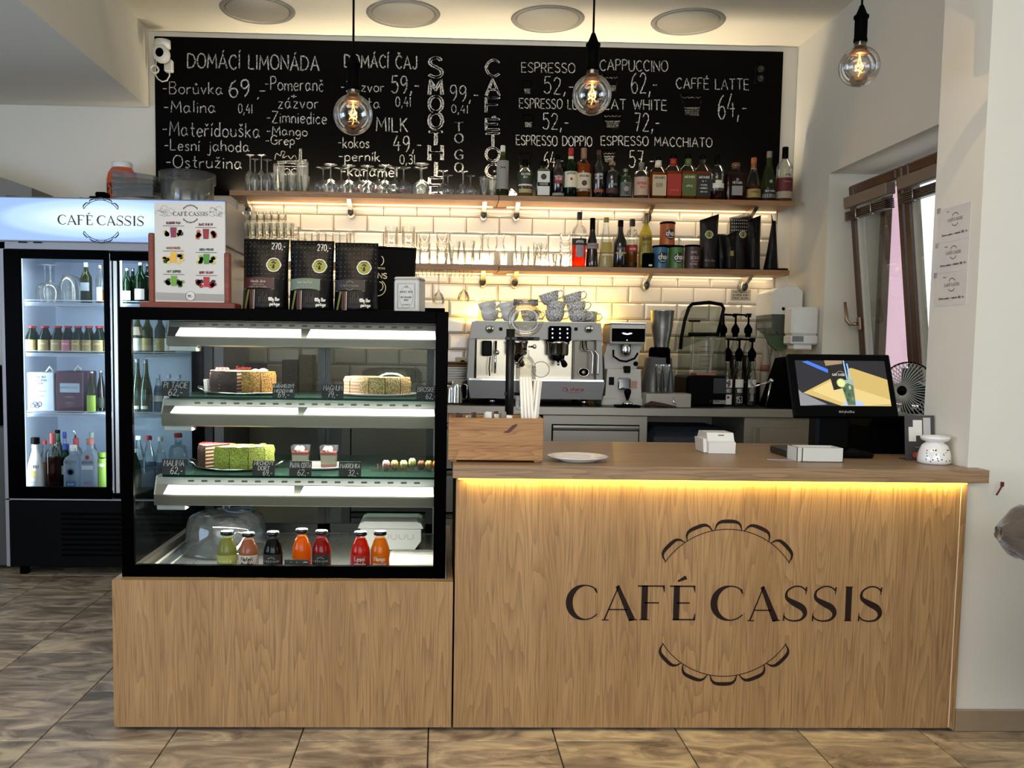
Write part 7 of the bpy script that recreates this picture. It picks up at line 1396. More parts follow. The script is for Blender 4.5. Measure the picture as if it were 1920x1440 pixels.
for col, (px, hs) in enumerate(((918, 1), (956, -1))):
    side = ('left', 'right')[col]
    for j, (nm, tl_, dx) in enumerate((('lower', 0, 0), ('upper', -.25, -.004))):
        t, T = cupat(px + (-1 if j else 0), 600, 5.12, .053, .062, zc+j*.048, f'{nm} white café cup of the {side} tilted pair on the machine', None, WHITEC, tilt=tl_*(1 if j else 0), ang=.2, hs=hs)
        m = M(); logo(m, lambda u, v: T @ Vector((.0545*math.sin(u/.05+.25), -.0545*math.cos(u/.05+.25), .035+v)), .0058, thin=.06); m.build('emblem', INK, t)
for px, py, Y, lv, tl_, lab in ((994, 600, 5.2, 0, 0, 'printed cup partly hidden behind the siphon globe, on the machine'), (1040, 600, 5.10, 0, 0, 'bottom printed cup of the left cup tower on the machine'), (1040, 600, 5.10, 1, .10, 'middle printed cup of the left cup tower'), (1033, 600, 5.10, 2, -.30, 'top tilted printed cup of the left cup tower'), (1083, 600, 5.10, 0, 0, 'bottom printed cup of the right cup tower'), (1081, 600, 5.12, 1, -.1, 'middle printed cup of the right cup tower'), (1076, 600, 5.14, 2, -.3, 'top tilted printed cup of the right cup tower'), (1100, 600, 5.18, 0, .1, 'printed cup behind the right cup tower')):
    cupat(px, py, Y, .057, .066, zc+lv*.050, lab, None, PR, tilt=tl_, ang=-.3)
a = at(1112, 600, 5.14); m = M(); m.caps = False; m.lathe([(1e-4, 0), (.028, .002), (.034, .02), (.03, .05), (.02, .062), (1e-4, .064)], 20, (a.x, 5.2, zc)); t = m.build('sugar_bowl', GLASSB, None, loc=(a.x, 5.2, zc)); tag(t, 'small glass sugar bowl with metal lid right of the cups', 'bowl'); m = M(); m.lathe([(.03, .05), (.025, .066), (1e-4, .07)], 20, (a.x, 5.2, zc)); m.build('lid', SATIN, t)
# ---------------------------------------------------------------- grinder
Y = 5.0; zz = lambda py: at(1170, py, Y).z; gx = lambda px: at(px, 680, Y).x
t = thing('coffee_grinder', 'white coffee grinder with black display panel', 'coffee grinder', (gx(1168), 5.1, zF)); GW = pm('grinder_white', '#bdbcb6', .35)
m = M(); m.prism([(gx(1130), zF+.001), (gx(1205), zF+.001), (gx(1203), zz(742)), (gx(1200), zz(692)), (gx(1138), zz(692)), (gx(1135), zz(742)), (gx(1130), zz(745))], 4.98, 5.24); m.build('lower_body', GW, t)
m = M(); m.prism([(gx(1139), zz(692)), (gx(1199), zz(692)), (gx(1203), zz(665)), (gx(1209), zz(642)), (gx(1145), zz(642)), (gx(1137), zz(668))], 5.08, 5.24); m.build('neck', GW, t)
m = M(); m.box(gx(1143), gx(1209), 4.99, 5.24, zz(645), zz(607), .008); m.build('head', GW, t)
m = M(); m.box(gx(1145), gx(1207), 4.986, 4.99, zz(641), zz(616), .002); dp = m.build('display_panel', BLKG, t)
m = M(); q = at(1176, 626, 4.985); m.add([Vector((q.x+u, 4.9852, q.z+v)) for u, v in ((-.03, .004), (-.02, .007), (0, .002), (.02, .007), (.03, .003), (.02, -.002), (0, -.005), (-.02, -.003))], [tuple(range(8))]); m.sphere((q.x, 4.985, q.z-.035), .003, 8, 6); m.build('lit_symbol', emit('disp_white', '#dfe8ff', 1.6), dp)
m = M(); m.box(gx(1142), gx(1210), 4.985, 5.245, zz(607), zz(604), .002); m.build('top_edge', CHROME, t)
m = M(); m.lathe([(.024, zz(668)), (.031, zz(662)), (.031, zz(646)), (.018, zz(642)), (.008, zz(633))], 24, (gx(1174), 5.03, 0)); m.build('chute', CHROME, t)
m = M(); m.tube([at(1150, 656, 4.99), at(1150, 668, 4.985), at(1162, 676, 4.98), at(1174, 678, 4.98), at(1190, 672, 4.98), at(1196, 662, 4.985)], .006, 8); m.sphere(tuple(at(1192, 684-2, 4.98)), .014, 10, 8); m.box(gx(1168), gx(1180), 4.96, 5.0, zz(699), zz(686), .004); m.build('portafilter_fork', BLACK, t)
m = M(); m.box(gx(1141), gx(1151), 4.976, 4.98, zz(722), zz(707), .002); m.build('switch', BLACK, t); m = M(); m.box(gx(1157), gx(1180), 4.95, 4.98, zz(730), zz(708), .006); m.build('dose_knob', CHROME, t); m = M(); m.box(gx(1183), gx(1194), 4.978, 4.98, zz(728), zz(714)); m.build('sticker', pm('sticker_peach', '#b08a78', .6), t)
m = M(); m.box(gx(1128), gx(1206), 4.96, 5.24, zF, zF+.045, .008); m.build('foot_plate', GW, t)
# steel shake mixer / bean hopper grinder
Y = 5.12; zz = lambda py: at(1240, py, Y).z; gx = lambda px: at(px, 680, Y).x
t = thing('bar_blender', 'grey bar blender with tall brushed steel beaker', 'blender', (gx(1234), Y, zF))
m = M(); m.lathe([(.093, zF+.03), (.095, zF+.04), (.072, zz(672)), (.055, zz(669))], 32, (gx(1234), Y, 0), sq=1.2); m.build('base', pm('blender_grey', '#5a5c60', .35, .3), t)
m = M(); m.lathe([(.090, zF), (.094, zF+.03)], 32, (gx(1234), Y, 0), sq=1.2); m.build('foot', BLKM, t)
m = M(); m.lathe([(.062, zz(671)), (.06, zz(655)), (.05, zz(651))], 28, (gx(1236), Y, 0)); m.tube([at(1252, 655, Y-.06), at(1253, 682, Y-.075)], .012, 8); m.build('collar', BLKM, t)
m = M(); m.caps = False; m.lathe([(.042, zz(651)), (.046, zz(640)), (.062, zz(612)), (.067, zz(584)), (.070, zz(582)), (.066, zz(582)), (1e-4, zz(583))], 36, (gx(1239), Y, 0)); m.build('beaker', brushed('beaker_steel', '#a6a49e', .28, 'Z'), t)
# knock box shelf, glasses on it, brown cloth, tamper
Y = 4.96; a0, a1 = at(1205, 736, Y), at(1288, 766, Y); t = thing('steel_riser', 'low brushed steel drawer box under the blender\'s right side', 'box', ((a0.x+a1.x)/2, Y, zF))
m = M(); m.box(a0.x, a1.x, 4.88, 5.02, zF, a0.z, .003); m.build('riser_body', STEEL, t); m = M(); m.tube([at(1262, 745, 4.875), at(1263, 755, 4.872), at(1268, 758, 4.872)], .004, 6); m.build('handle', CHROME, t)
for px, w_, lab in ((1234, .020, 'narrow tall glass on the steel box'), (1248, .023, 'wider tall glass on the steel box')):
    q = at(px, 735, 4.95); H = at(px, 684, 4.95).z - a0.z; m = M(); m.caps = False; m.lathe([(1e-4, 0), (w_*.8, .002), (w_, H)], 18, (q.x, 4.95, a0.z+.001)); m.lathe([(1e-4, .01), (w_*.72, .01), (w_*.92, H)], 18, (q.x, 4.95, a0.z+.001)); tag(m.build('tall_glass', GLASSB, None, loc=(q.x, 4.95, a0.z)), lab, 'glass')
a = at(1238, 762, 4.87); m = M(); m.tube([at(1208, 761, 4.865), at(1222, 757, 4.865), at(1245, 760, 4.865), at(1268, 763, 4.865)], [.008, .016, .012, .004], 10); m.v = [(x, y, max(z, zF+.0005)) for x, y, z in m.v]; tag(m.build('rolled_cloth', pm('cloth_brown', '#3a1c12', .8, bump=.3), None, loc=(a.x, 4.866, zF)), 'rolled brown cloth in front of the steel box', 'cloth')
a = at(1180, 760, 4.83); t = thing('tamper', 'black handled coffee tamper on its small black mat', 'tamper', (a.x, 4.885, zF)); Y = 4.885
m = M(); m.box(a.x-.068, a.x+.068, 4.84, 4.93, zF, zF+.012, .005); m.build('tamper_mat', BLKM, t)
m = M(); m.lathe([(.029, 0), (.029, .012), (.010, .02), (.008, .03)], 24, (a.x, Y, zF+.012)); m.build('tamper_foot', CHROME, t); m = M(); m.lathe([(.008, .03), (.013, .045), (.020, .07), (.018, .085), (1e-4, .092)], 24, (a.x, Y, zF+.012)); m.build('handle', BLACK, t)
# lidded sound-cover blender
Y = 5.12; zz = lambda py: at(1315, py, Y).z; gx = lambda px: at(px, 680, Y).x
t = thing('cover_blender', 'black blender with raised clear sound cover and square jug', 'blender', (gx(1318), Y, zF)); CPG = glass('cover_clear', '#dfe3df', .35, .3)
m = M(); m.box(gx(1280), gx(1354), 5.02, 5.30, zF, zz(704), .012); m.build('base', BLACK, t); m = M(); m.box(gx(1329), gx(1352), 5.015, 5.02, zz(736), zz(708), .002); m.build('control_plate', pm('ctrl_grey', '#2c2f35', .3), t); m = M(); m.box(gx(1329), gx(1352), 5.012, 5.015, zz(755), zz(748)); pl = m.build('name_plate', SATIN, t); m = M(); q = at(1340, 753.5, 5.01); text(m, 'Blendtec', lambda u, v: Vector((q.x+u, 5.0115, q.z+v)), .009, .002, fit=.055); m.build('lettering', INK, pl)
m = M(); m.box(gx(1300), gx(1334), 5.05, 5.17, zz(703), zz(699), .002); m.build('jug_seat', pm('copper_seat', '#9a5a48', .4), t)
m = M(); m.caps = False; m.lathe([(.040, zz(699)), (.046, zz(690)), (.055, zz(640)), (.057, zz(629))], 24, (gx(1317), 5.12, 0), sq=4); m.build('jug', glass('jug_clear', '#e6e9e6', .6, .45, body=.06, bodycol='#ffffff'), t)
m = M()
for k in range(5): m.ribbon([(gx(1306), zz(650+9*k)), (gx(1326), zz(650+9*k))], .002, lambda u, v: Vector((u, 5.06, v)))
m.build('scale_marks', INK, t)
m = M(); rim = [at(1276, 655, 5.02), at(1278, 632, 5.02), at(1284, 600, 5.0), at(1292, 576, 5.0), at(1298, 570, 5.0), at(1330, 567, 5.0), at(1353, 571, 5.0), at(1357, 578, 5.0), at(1351, 604, 5.0), at(1345, 630, 5.02)]; m.tube(rim, .010, 8); m.tube([at(1291, 627, 5.0), at(1345, 627, 5.0)], .011, 8); m.build('cover_rim', BLACK, t)
m = M(); fr = [at(1280, 652, 5.03), at(1283, 620, 5.01), at(1296, 574, 5.01), at(1353, 574, 5.01), at(1345, 628, 5.02)]; bk = [Vector((p.x*1.0, p.y+.2, p.z-.02)) for p in fr]; m.add([tuple(p) for p in fr+bk], [(0, 1, 2, 3, 4), (5, 6, 7, 8, 9), (1, 2, 7, 6), (2, 3, 8, 7), (3, 4, 9, 8), (0, 1, 6, 5)]); m.build('clear_cover', CPG, t)
m = M(); m.box(gx(1284), gx(1286), 5.04, 5.28, zz(703), zz(630)); m.box(gx(1350), gx(1352), 5.04, 5.28, zz(703), zz(630)); m.build('cover_wall', CPG, t); m = M(); q0, q1 = at(1291, 600, 5.0), at(1313, 604, 5.0); m.box(q0.x, q1.x, 4.995, 5.0, q1.z, q0.z, .002); m.build('grip_mark', BLACK, t)
# syrup bottles with pumps
for k, (px, py, Y, lab) in enumerate(((1357, 588, 5.36, 'left syrup bottle pump of the back row'), (1380, 588, 5.36, 'middle syrup bottle pump of the back row'), (1404, 588, 5.36, 'right syrup bottle pump of the back row'), (1366, 634, 5.10, 'left syrup bottle of the front row, berry label'), (1387, 634, 5.11, 'middle syrup bottle of the front row, number label'), (1411, 634, 5.10, 'right syrup bottle of the front row, striped label'))):
    a = at(px, py, Y); zb = zF + (.13 if k < 3 else 0); H = a.z-zb; t = thing('syrup_bottle', lab.replace('bottle pump', 'bottle with black pump'), 'bottle', (a.x, Y, zb), 'pump syrup bottles'); hb = H*.66
    m = M(); m.caps = False; m.lathe([(1e-4, 0), (.029, .001), (.031, .008), (.031, hb*.62), (.024, hb*.78), (.013, hb*.88), (.013, hb)], 24, (a.x, Y, zb+.0006)); m.build('glass_body', GC['clear'], t)
    m = M(); m.caps = False; m.lathe([(1e-4, .003), (.028, .004), (.028, hb*.6), (1e-4, hb*.6)], 24, (a.x, Y, zb+.0006)); m.build('syrup', liquid('syrup%d' % (k % 3), ('#8c7a70', '#5a4630', '#4a3a2c')[k % 3], .6), t)
    m = M(); m.lathe([(.016, hb), (.017, hb+.02), (.024, hb+.028), (.024, hb+.05), (.012, hb+.07), (.006, hb+.08), (.006, H-.012), (.018, H-.008), (.018, H), (1e-4, H)], 18, (a.x, Y, zb)); m.tube([(a.x, Y, zb+H-.006), (a.x+(.045 if k % 3 != 2 else .0), Y-.02, zb+H-.008), (a.x+(.058 if k % 3 != 2 else .0), Y-.03, zb+H-.02)], .006, 7); m.build('pump', BLKM, t)
    if k >= 3:
        P = wrap(a.x, Y, zb, .0322)
        for (v0, v1, mt) in ((hb*.42, hb*.60, LW), (hb*.26, hb*.42, LB), (hb*.04, hb*.26, LW if k == 3 else LB)):
            m = M(); n = 8; vs = []
            for i in range(n+1): u = -.026+.052*i/n; vs += [P(u, v0), P(u, v1)]
            m.add(vs, [(2*i, 2*i+2, 2*i+3, 2*i+1) for i in range(n)], True); m.build('label', mt, t)
        P2 = wrap(a.x, Y, zb, .033); m = M()
        if k == 3:
            for u, v in ((-.006, .52), (.006, .50), (0, .46), (.004, .56), (0, .20)): m.ribbon(_arc(u, hb*v, .004, .005, 0, 360, 8), .006, P2)
            m.build('berry_print', pm('berry_dark', '#4a0f12', .6), t); m = M()
        if k == 5:
            for j in range(3): m.ribbon(_arc(.01+.006*j, hb*.60, .03, hb*.16, 180, 260, 8), .003, P2)
            m.build('stripe_print', INK, t); m = M()
        text(m, '1883', lambda u, v: P2(u, v+hb*.31), hb*.08, .0025, fit=.03)
        if k == 4: text(m, '1S3', lambda u, v: P2(u, v+hb*.08), hb*.14, .003, fit=.036)
        m.build('lettering', LW, t)
m = M(); x0, x1 = at(1346, 700, 5.4).x, at(1420, 700, 5.4).x; m.box(x0, x1, 5.30, 5.42, zF, zF+.128, .004); tag(m.build('bottle_step', BLKM, None, loc=((x0+x1)/2, 5.36, zF)), 'low black riser under the back row of syrup bottles', 'riser')
# white squeeze bottles
for px, top, h0, lab in ((1437, 634, '#7a5248', 'left ribbed squeeze bottle with red band near the corner'), (1450, 650, '#8d8a80', 'middle white nozzle bottle near the corner'), (1465, 652, '#8d8a80', 'right ringed white nozzle bottle near the corner')):
    a = at(px, top, 5.3); H = a.z-zF; m = M(); m.lathe([(.026, 0), (.028, .005), (.028, H*.62), (.022, H*.70), (.022, H*.74), (.02, H*.76), (.019, H*.82), (.006, H*.88), (.003, H)], 20, (a.x, 5.3, zF)); t = m.build('squeeze_bottle', pm('squeeze_white', '#8f8c84', .5), None, loc=(a.x, 5.3, zF)); tag(t, lab, 'bottle')
    m = M(); m.lathe([(.0285, H*.5), (.0285, H*.6)], 20, (a.x, 5.3, zF)); m.build('band', pm('band_'+lab[:4].strip(), h0, .5), t)
# black slanted till back / tablet stand and small things in front of it
a0, a1 = at(1436, 770, 5.0), at(1500, 668, 5.0); m = M(); m.prism([(a0.x, zF+.001), (a1.x+.05, zF+.001), (a1.x+.05, at(1480, 664, 5.0).z), (at(1468, 672, 5.0).x, at(1480, 672, 5.0).z)], 4.98, 5.12); tag(m.build('tablet_stand', BLKM, None, loc=(a0.x, 5.05, zF)), 'large black slanted device behind the touch screen', 'device')
m = M(); m.tube([at(1407, 727, 5.0), at(1448, 714, 5.0)], .006, 6); m.tube([at(1446, 714, 5.0), at(1436, 765, 5.0)], .007, 6); m.sphere(tuple(at(1446, 714, 4.99)), .014, 10, 8); m.box(at(1406, 740, 5).x, at(1412, 740, 5).x, 4.99, 5.01, at(1406, 752, 5).z, at(1406, 726, 5).z); tag(m.build('milk_tap', CHROME, None, loc=tuple(at(1436, 765, 5.0))), 'chrome lever arm in front of the syrup bottles', 'lever')
# paper towel dispensers
def disp(x0, x1, y0, y1, Y, lab, split, dep, win):
    a0, a1 = at(x0, y0, Y), at(x1, y1, Y); t = thing('towel_dispenser', lab, 'dispenser', ((a0.x+a1.x)/2, 5.49, a1.z)); zs = at(x0, split, Y).z; w = a1.x-a0.x
    m = M(); q = [(a0.x, zs), (a1.x, zs), (a1.x, a0.z-.03), (a1.x-.03, a0.z-.005), (a0.x+w*.5, a0.z), (a0.x+.02, a0.z-.02), (a0.x, a0.z-.035)]; m.prism(q, Y, 5.488); m.build('upper_shell', WHITEP, t)
    m = M(); m.prism([(a0.x+.002, zs), (a1.x-.002, zs), (a1.x-.004, a1.z+.02), (a1.x-.03, a1.z), (a0.x+.05, a1.z+.005), (a0.x+.005, a1.z+.04)], Y+.006, 5.487); m.build('lower_window', win, t); return t, a0, a1
t, a0, a1 = disp(1449, 1502, 536, 628, 5.22, 'large white paper towel dispenser in the right corner', 589, .2, pm('smoke_window', '#4c524c', .15))
m = M(); q = at(1469, 579, 5.219); m.lathe([(1e-4, -.004), (.009, -.003), (.010, 0)], 14, (q.x, 5.22, q.z), axis='Y'); m.build('lock', BLACK, t)
m = M(); q = [at(1432, 628, 5.3), at(1474, 632, 5.3), at(1470, 655, 5.3), at(1455, 658, 5.3), at(1440, 645, 5.3)]; m.prism([(p.x, p.z) for p in q], 5.28, 5.30); m.build('paper_towel', pm('towel_green', '#4c6248', .9), t)
a0, a1 = at(1486, 575, 5.02), at(1516, 656, 5.02); Ys = 5.02
t = thing('soap_dispenser', 'smaller white soap dispenser on the right wall near the corner', 'dispenser', ((a0.x+a1.x)/2, 5.1, a1.z)); x1_ = XR-.003
zsp = at(1490, 628, Ys).z; m = M(); m.box(a0.x, x1_, Ys, 5.14, zsp, a0.z, .012); m.build('upper_shell', WHITEP, t); m = M(); m.box(a0.x, x1_, Ys, 5.14, a1.z+.03, zsp-.001, .008); m.build('lower_shell', WHITEP, t); m = M(); m.box(a0.x+.005, a0.x+.07, Ys-.002, Ys, a1.z+.045, zsp-.006); m.build('sight_window', pm('window_grey', '#77787a', .3), t); m = M(); m.box(a0.x+.02, x1_-.03, Ys+.01, 5.12, a1.z, a1.z+.03, .006); m.build('nozzle', WHITEP, t)
# tile sticker
a = at(1389, 553, 5.4845); t = thing('wall_sticker', 'small printed notice stuck on the tiles beside the towel dispenser', 'sign', (a.x, 5.4845, a.z)); m = M(); m.box(a.x-.062, a.x+.062, 5.4835, 5.4855, a.z-.032, a.z+.032); m.build('sticker_sheet', pm('sticker_beige', '#a39f8c', .6), t)
m = M(); P = lambda u, v: Vector((a.x+u, 5.4832, a.z+v)); m.ribbon([(-.058, -.029), (.058, -.029), (.058, .029), (-.058, .029), (-.058, -.029)], .002, P)
for i, s in enumerate(('CHCI POMALU', 'KAMARAD NEJSEM', 'POUZE SLUZBA')): text(m, s, lambda u, v: P(u, v+.012-.018*i), .011, .0026, fit=.10)
m.build('lettering', pm('print_darkgreen', '#23281c', .6), t)
# wall socket with plug, milk jugs, plates, hanging on the left
a = at(867, 682, 5.485); m = M(); m.box(a.x-.045, a.x+.03, 5.470, 5.4855, a.z-.04, a.z+.04, .004); t = m.build('tile_socket', pm('socket_cream', '#b8ad90', .4), None, loc=(a.x, 5.486, a.z)); tag(t, 'cream wall socket with black plug left of the espresso machine', 'socket')
m = M(); m.lathe([(.022, 0), (.020, -.03), (1e-4, -.034)], 18, (a.x, 5.47, a.z), axis='Y'); m.tube([(a.x, 5.45, a.z-.01), (a.x+.002, 5.44, a.z-.07), (a.x-.01, 5.44, a.z-.10)], .008, 6); m.tube([(a.x-.005, 5.44, a.z-.085), (a.x-.06, 5.43, a.z-.05), (a.x-.12, 5.43, a.z-.035)], .005, 6); m.build('plug', BLKM, t)
for k in range(9):
    a = at(853, 745, 5.2); m = M(); m.caps = False; zz_ = zF+.10+.014*k; m.lathe([(1e-4, 0), (.06, .002), (.105, .016), (.107, .018), (.06, .006), (1e-4, .005)], 28, (a.x-.01+R.uniform(-.006, .006), 5.25, zz_)); tag(m.build('stacked_plate', WHITEC if k < 7 else pm('wood_plate', '#8a6a3c', .6), None, loc=(a.x-.01, 5.25, zz_)), 'plate in the tall stack left of the espresso machine', 'plate', 'stack of plates left of the espresso machine')
m = M(); a = at(853, 745, 5.2); m.box(a.x-.10, a.x+.08, 5.16, 5.34, zF, zF+.099, .004); tag(m.build('plate_base_box', BLKM, None, loc=(a.x, 5.25, zF)), 'black box carrying the plate stack', 'box')
for px, top, r_, lab in ((857, 715, .036, 'steel milk jug with spout left of the espresso machine'), (846, 722, .030, 'smaller steel milk jug half hidden by the display case')):
    a = at(px, 758, 4.96); H = at(px, top, 4.96).z-zF; t = thing('milk_jug', lab, 'jug', (a.x, 4.96, zF)); m = M(); m.caps = False; m.lathe([(1e-4, 0), (r_, .001), (r_*1.02, .01), (r_*.8, H*.75), (r_*.88, H), (r_*.82, H), (r_*.75, H*.75), (1e-4, H*.3)], 24, (a.x, 4.96, zF+.0005)); m.build('jug_body', CHROME, t); m = M(); m.tube([(a.x+r_*.85, 4.95, zF+H*.9), (a.x+r_*1.5, 4.94, zF+H*.85), (a.x+r_*1.5, 4.94, zF+H*.3), (a.x+r_, 4.95, zF+H*.2)], .004, 6); m.build('handle', CHROME, t)
# desk fan on the sill
a = at(1700, 735, 3.95); Yn = 3.98; cx_ = at(1700, 735, Yn).x; cz = at(1704, 732, Yn).z; t = thing('desk_fan', 'wire-caged desk fan on the window sill behind the screen', 'fan', (cx_, Yn, wz0)); rf = .125; ax = Matrix.Translation((XR-.0+.0, Yn, cz)) @ Matrix.Rotation(math.radians(-38), 4, 'Z')
XF = Matrix.Translation((at(1702, 735, Yn).x, Yn, cz)) @ Matrix.Rotation(math.radians(-52), 4, 'Z')
m = M()
for k in range(44):
    an = 2*PI*k/44; c_, s_ = math.cos(an), math.sin(an); m.tube([(c_*.02, -.058, s_*.02), (c_*rf*.6, -.048, s_*rf*.6), (c_*rf*.93, -.02, s_*rf*.93), (c_*rf, 0, s_*rf), (c_*rf*.93, .02, s_*rf*.93), (c_*rf*.5, .05, s_*rf*.5)], .0020, 4)
m.xf(XF); o = m.build('cage_wire', pm('wire_light', '#c4c8c4', .4), t); o['kind'] = 'stuff'
m = M(); m.tube([(rf*1.01*math.cos(2*PI*k/36), 0, rf*1.01*math.sin(2*PI*k/36)) for k in range(36)], .004, 6, True); m.lathe([(1e-4, -.062), (.022, -.06), (.022, -.054)], 18, (0, 0, 0), axis='Y'); m.xf(XF).build('cage_rim', BLACK, t)
for k in range(4):
    m = M(); m.box(.015, .10, -.004, -.002, -.03, .03); m.xf(XF @ Matrix.Rotation(k*PI/2, 4, 'Y') @ Matrix.Rotation(.4, 4, 'X')).build('blade', pm('blade_dark', '#1f2a2a', .4), t)
m = M(); m.lathe([(1e-4, .05), (.035, .052), (.042, .09), (.03, .12), (1e-4, .125)], 20, (0, 0, 0), axis='Y'); m.xf(XF).build('motor', pm('motor_green', '#1c2c2c', .35), t)
bx, by = XF.translation.x+.01, Yn+.06; m = M(); m.tube([(XR+.06, Yn+.03, wz0+.02), (bx+.06, by-.01, cz-.02)], .012, 8); m.lathe([(.07, 0), (.07, .012), (.02, .022)], 24, (XR+.062, Yn+.03, wz0+.001)); m.build('stand', BLACK, t)
# ---------------------------------------------------------------- drinks fridge
FY, FB = 4.83, 5.45
fx = lambda px, Y=FY: at(px, 700, Y).x
fz = lambda py, Y=FY, px=200: at(px, py, Y).z
L0, L1 = fx(4), at(425, 420, FY).x
t = FR = thing('drinks_fridge', 'tall double-door drinks fridge with a lit café header', 'fridge', ((L0+L1)/2, (FY+FB)/2, 0)); FG = pm('fridge_grey', '#8c8c90', .4, .2); FIN = pm('fridge_inner', '#8490a4', .45)
zh0, zh1 = fz(456), fz(372)
m = M(); m.box(L0-.01, L1, FY-.01, FY+.20, zh0, zh1, .004); m.build('header_box', FG, t)
def lightbox():
    m, nt, p = nodes('lightbox'); L = nt.links.new; p.inputs['Base Color'].default_value = (.1, .12, .15, 1); p.inputs['Roughness'].default_value = .35
    g = nt.nodes.new('ShaderNodeTexCoord'); mp = nt.nodes.new('ShaderNodeMapping'); mp.inputs['Location'].default_value = (.04, 0, 0); mp.inputs['Scale'].default_value = (1.75, 1, 9); L(g.outputs['Object'], mp.inputs[0])   # two tubes glow behind the sheet
    o0 = (0, 0, zh0+.125); mp.inputs['Location'].default_value = (.10, 0, -9*o0[2]); s = nt.nodes.new('ShaderNodeVectorMath'); s.operation = 'MULTIPLY'; s.inputs[1].default_value = (1, 0, 1); L(mp.outputs[0], s.inputs[0])
    ln = nt.nodes.new('ShaderNodeVectorMath'); ln.operation = 'LENGTH'; L(s.outputs[0], ln.inputs[0]); r = nt.nodes.new('ShaderNodeValToRGB'); L(ln.outputs[1], r.inputs[0]); e = r.color_ramp.elements
    e[0].position = .3; e[0].color = (*lin('#e2f6ff'), 1); e[1].position = 1.25; e[1].color = (*lin('#8fb0f0'), 1); x = e.new(.8); x.color = (*lin('#b2d4fb'), 1); r.color_ramp.interpolation = 'EASE'
    L(r.outputs[0], p.inputs['Emission Color']); p.inputs['Emission Strength'].default_value = .95; return m
m = M(); m.box(L0+.0, L1-.006, FY-.014, FY-.0105, zh0+.008, zh1-.008); hd = m.build('header_panel', lightbox(), t)
c = at(189, 413, FY-.016); h = at(189, 404, FY).z-at(189, 422, FY).z
m = M(); logo(m, lambda u, v: Vector((c.x+u, FY-.0152, c.z+v)), h*.99, thin=.05, mn=.07); m.build('emblem_lettering', pm('sign_print', '#1c2630', .5), hd)
for px in (42, 70): m = M(); q = at(px, 459, FY-.01); m.box(q.x-.02, q.x+.02, FY-.014, FY+.02, zh0-.006, zh0-.001); m.build('latch', BLACK, t)
zd0, zd1 = fz(936), fz(470); xd0, xd1, xd2 = fx(11), fx(206), fx(401)
fr1 = fz(455)
# carcass: back, sides, floor, top
for nm, b in (('side_wall', (L0, L0+.03, FY, FB, .05, zh0)), ('side_wall', (xd2+.0, L1-.02, FY, FB, .05, zh0)), ('back_wall', (L0+.03, xd2, FB-.02, FB, .40, zh0)), ('top_wall', (L0+.03, xd2, FY+.03, FB-.02, zh0-.05, zh0-.002)), ('floor_wall', (L0+.03, xd2, FY+.04, FB-.02, .40, zd0+.035))):
    m = M(); m.box(*b, .002); m.build(nm, FG if nm == 'side_wall' else FIN, t)
m = M(); m.box(L0+.0305, L0+.034, FY+.05, FB-.02, .44, zh0-.05); m.box(xd2-.004, xd2-.0005, FY+.05, FB-.02, .44, zh0-.05); m.build('inner_lining', pm('lining_white', '#b3bcc9', .35), t)
m = M(); m.box(L0, L1-.02, FY, FY+.03, zd1+.002, zh0); m.build('top_rail', FG, t); m = M(); m.box(L0, L1-.02, FY+.0, FY+.02, zd0-.008, zd0-.001); m.build('bottom_rail', FG, t)
m = M(); m.box(L0+.02, L1-.02, FY-.003, FY+.4, .05, zd0-.010, .003); gr = m.build('grille_panel', BLACK, t)
for k in range(9): m = M(); z_ = .11+.028*k; m.box(fx(110), L1-.10, FY-.006, FY-.003, z_, z_+.012, .001); m.build('grille_slat', BLKM, gr)
for x in (L0+.07, L1-.08): m = M(); m.cyl(x, FY+.06, 0, .05, .025, 12); m.build('foot', BLKM, t)
def fdoor(x0, x1, y, fl, fr_, nm='sliding_door'):
    m = M(); zt_ = fz(487); zb_ = fz(914); m.box(x0, x0+fl, y, y+.02, zd0, zd1, .002); m.box(x1-fr_, x1, y, y+.02, zd0, zd1, .002); m.box(x0+fl, x1-fr_, y, y+.02, zt_, zd1, .001); m.box(x0+fl, x1-fr_, y, y+.02, zd0, zb_, .001); d = m.build(nm, BLKG, t)
    m = M(); m.box(x0+fl, x1-fr_, y+.008, y+.012, zb_, zt_); m.build('pane', PANE, d); return d
d1 = fdoor(xd0, xd1, FY-.002, .087, .026); d2 = fdoor(xd1-.0, xd2, FY+.022, .046, .125)
m = M(); m.box(xd1+.004, xd1+.014, FY+.008, FY+.022, zd0+.03, zd1-.05, .002); m.box(xd1+.018, xd1+.040, FY+.014, FY+.022, zd0+.03, zd1-.05, .002); m.build('door_track', SATIN, t)
area('fridge_left_light', (xd0+.05, FY+.05, 1.1), (math.radians(90), 0, math.radians(0)), .03, 1.2, 5.0, COOL); area('fridge_mid_light', (xd1+.02, FY+.06, 1.1), (math.radians(90), 0, 0), .03, 1.2, 7.0, COOL); area('fridge_top_light', ((xd0+xd2)/2, FY+.10, zh0-.06), (math.radians(-12), 0, 0), 1.0, .03, 3.5, COOL)
m = M(); m.box(xd1+.042, xd1+.052, FY+.045, FY+.055, .46, zh0-.08); m.build('led_tube', emit('fridge_led', '#cfe6ff', 2.2), t); m = M(); m.box(xd0+.068, xd0+.074, FY+.045, FY+.052, .46, zh0-.08); m.build('led_tube', emit('fridge_led', '#cfe6ff', 2.2), t)
WIRE = pm('wire_white', '#b9c6da', .4)
SHZ = [at(120, p, 4.90).z for p in (567, 662, 775)]
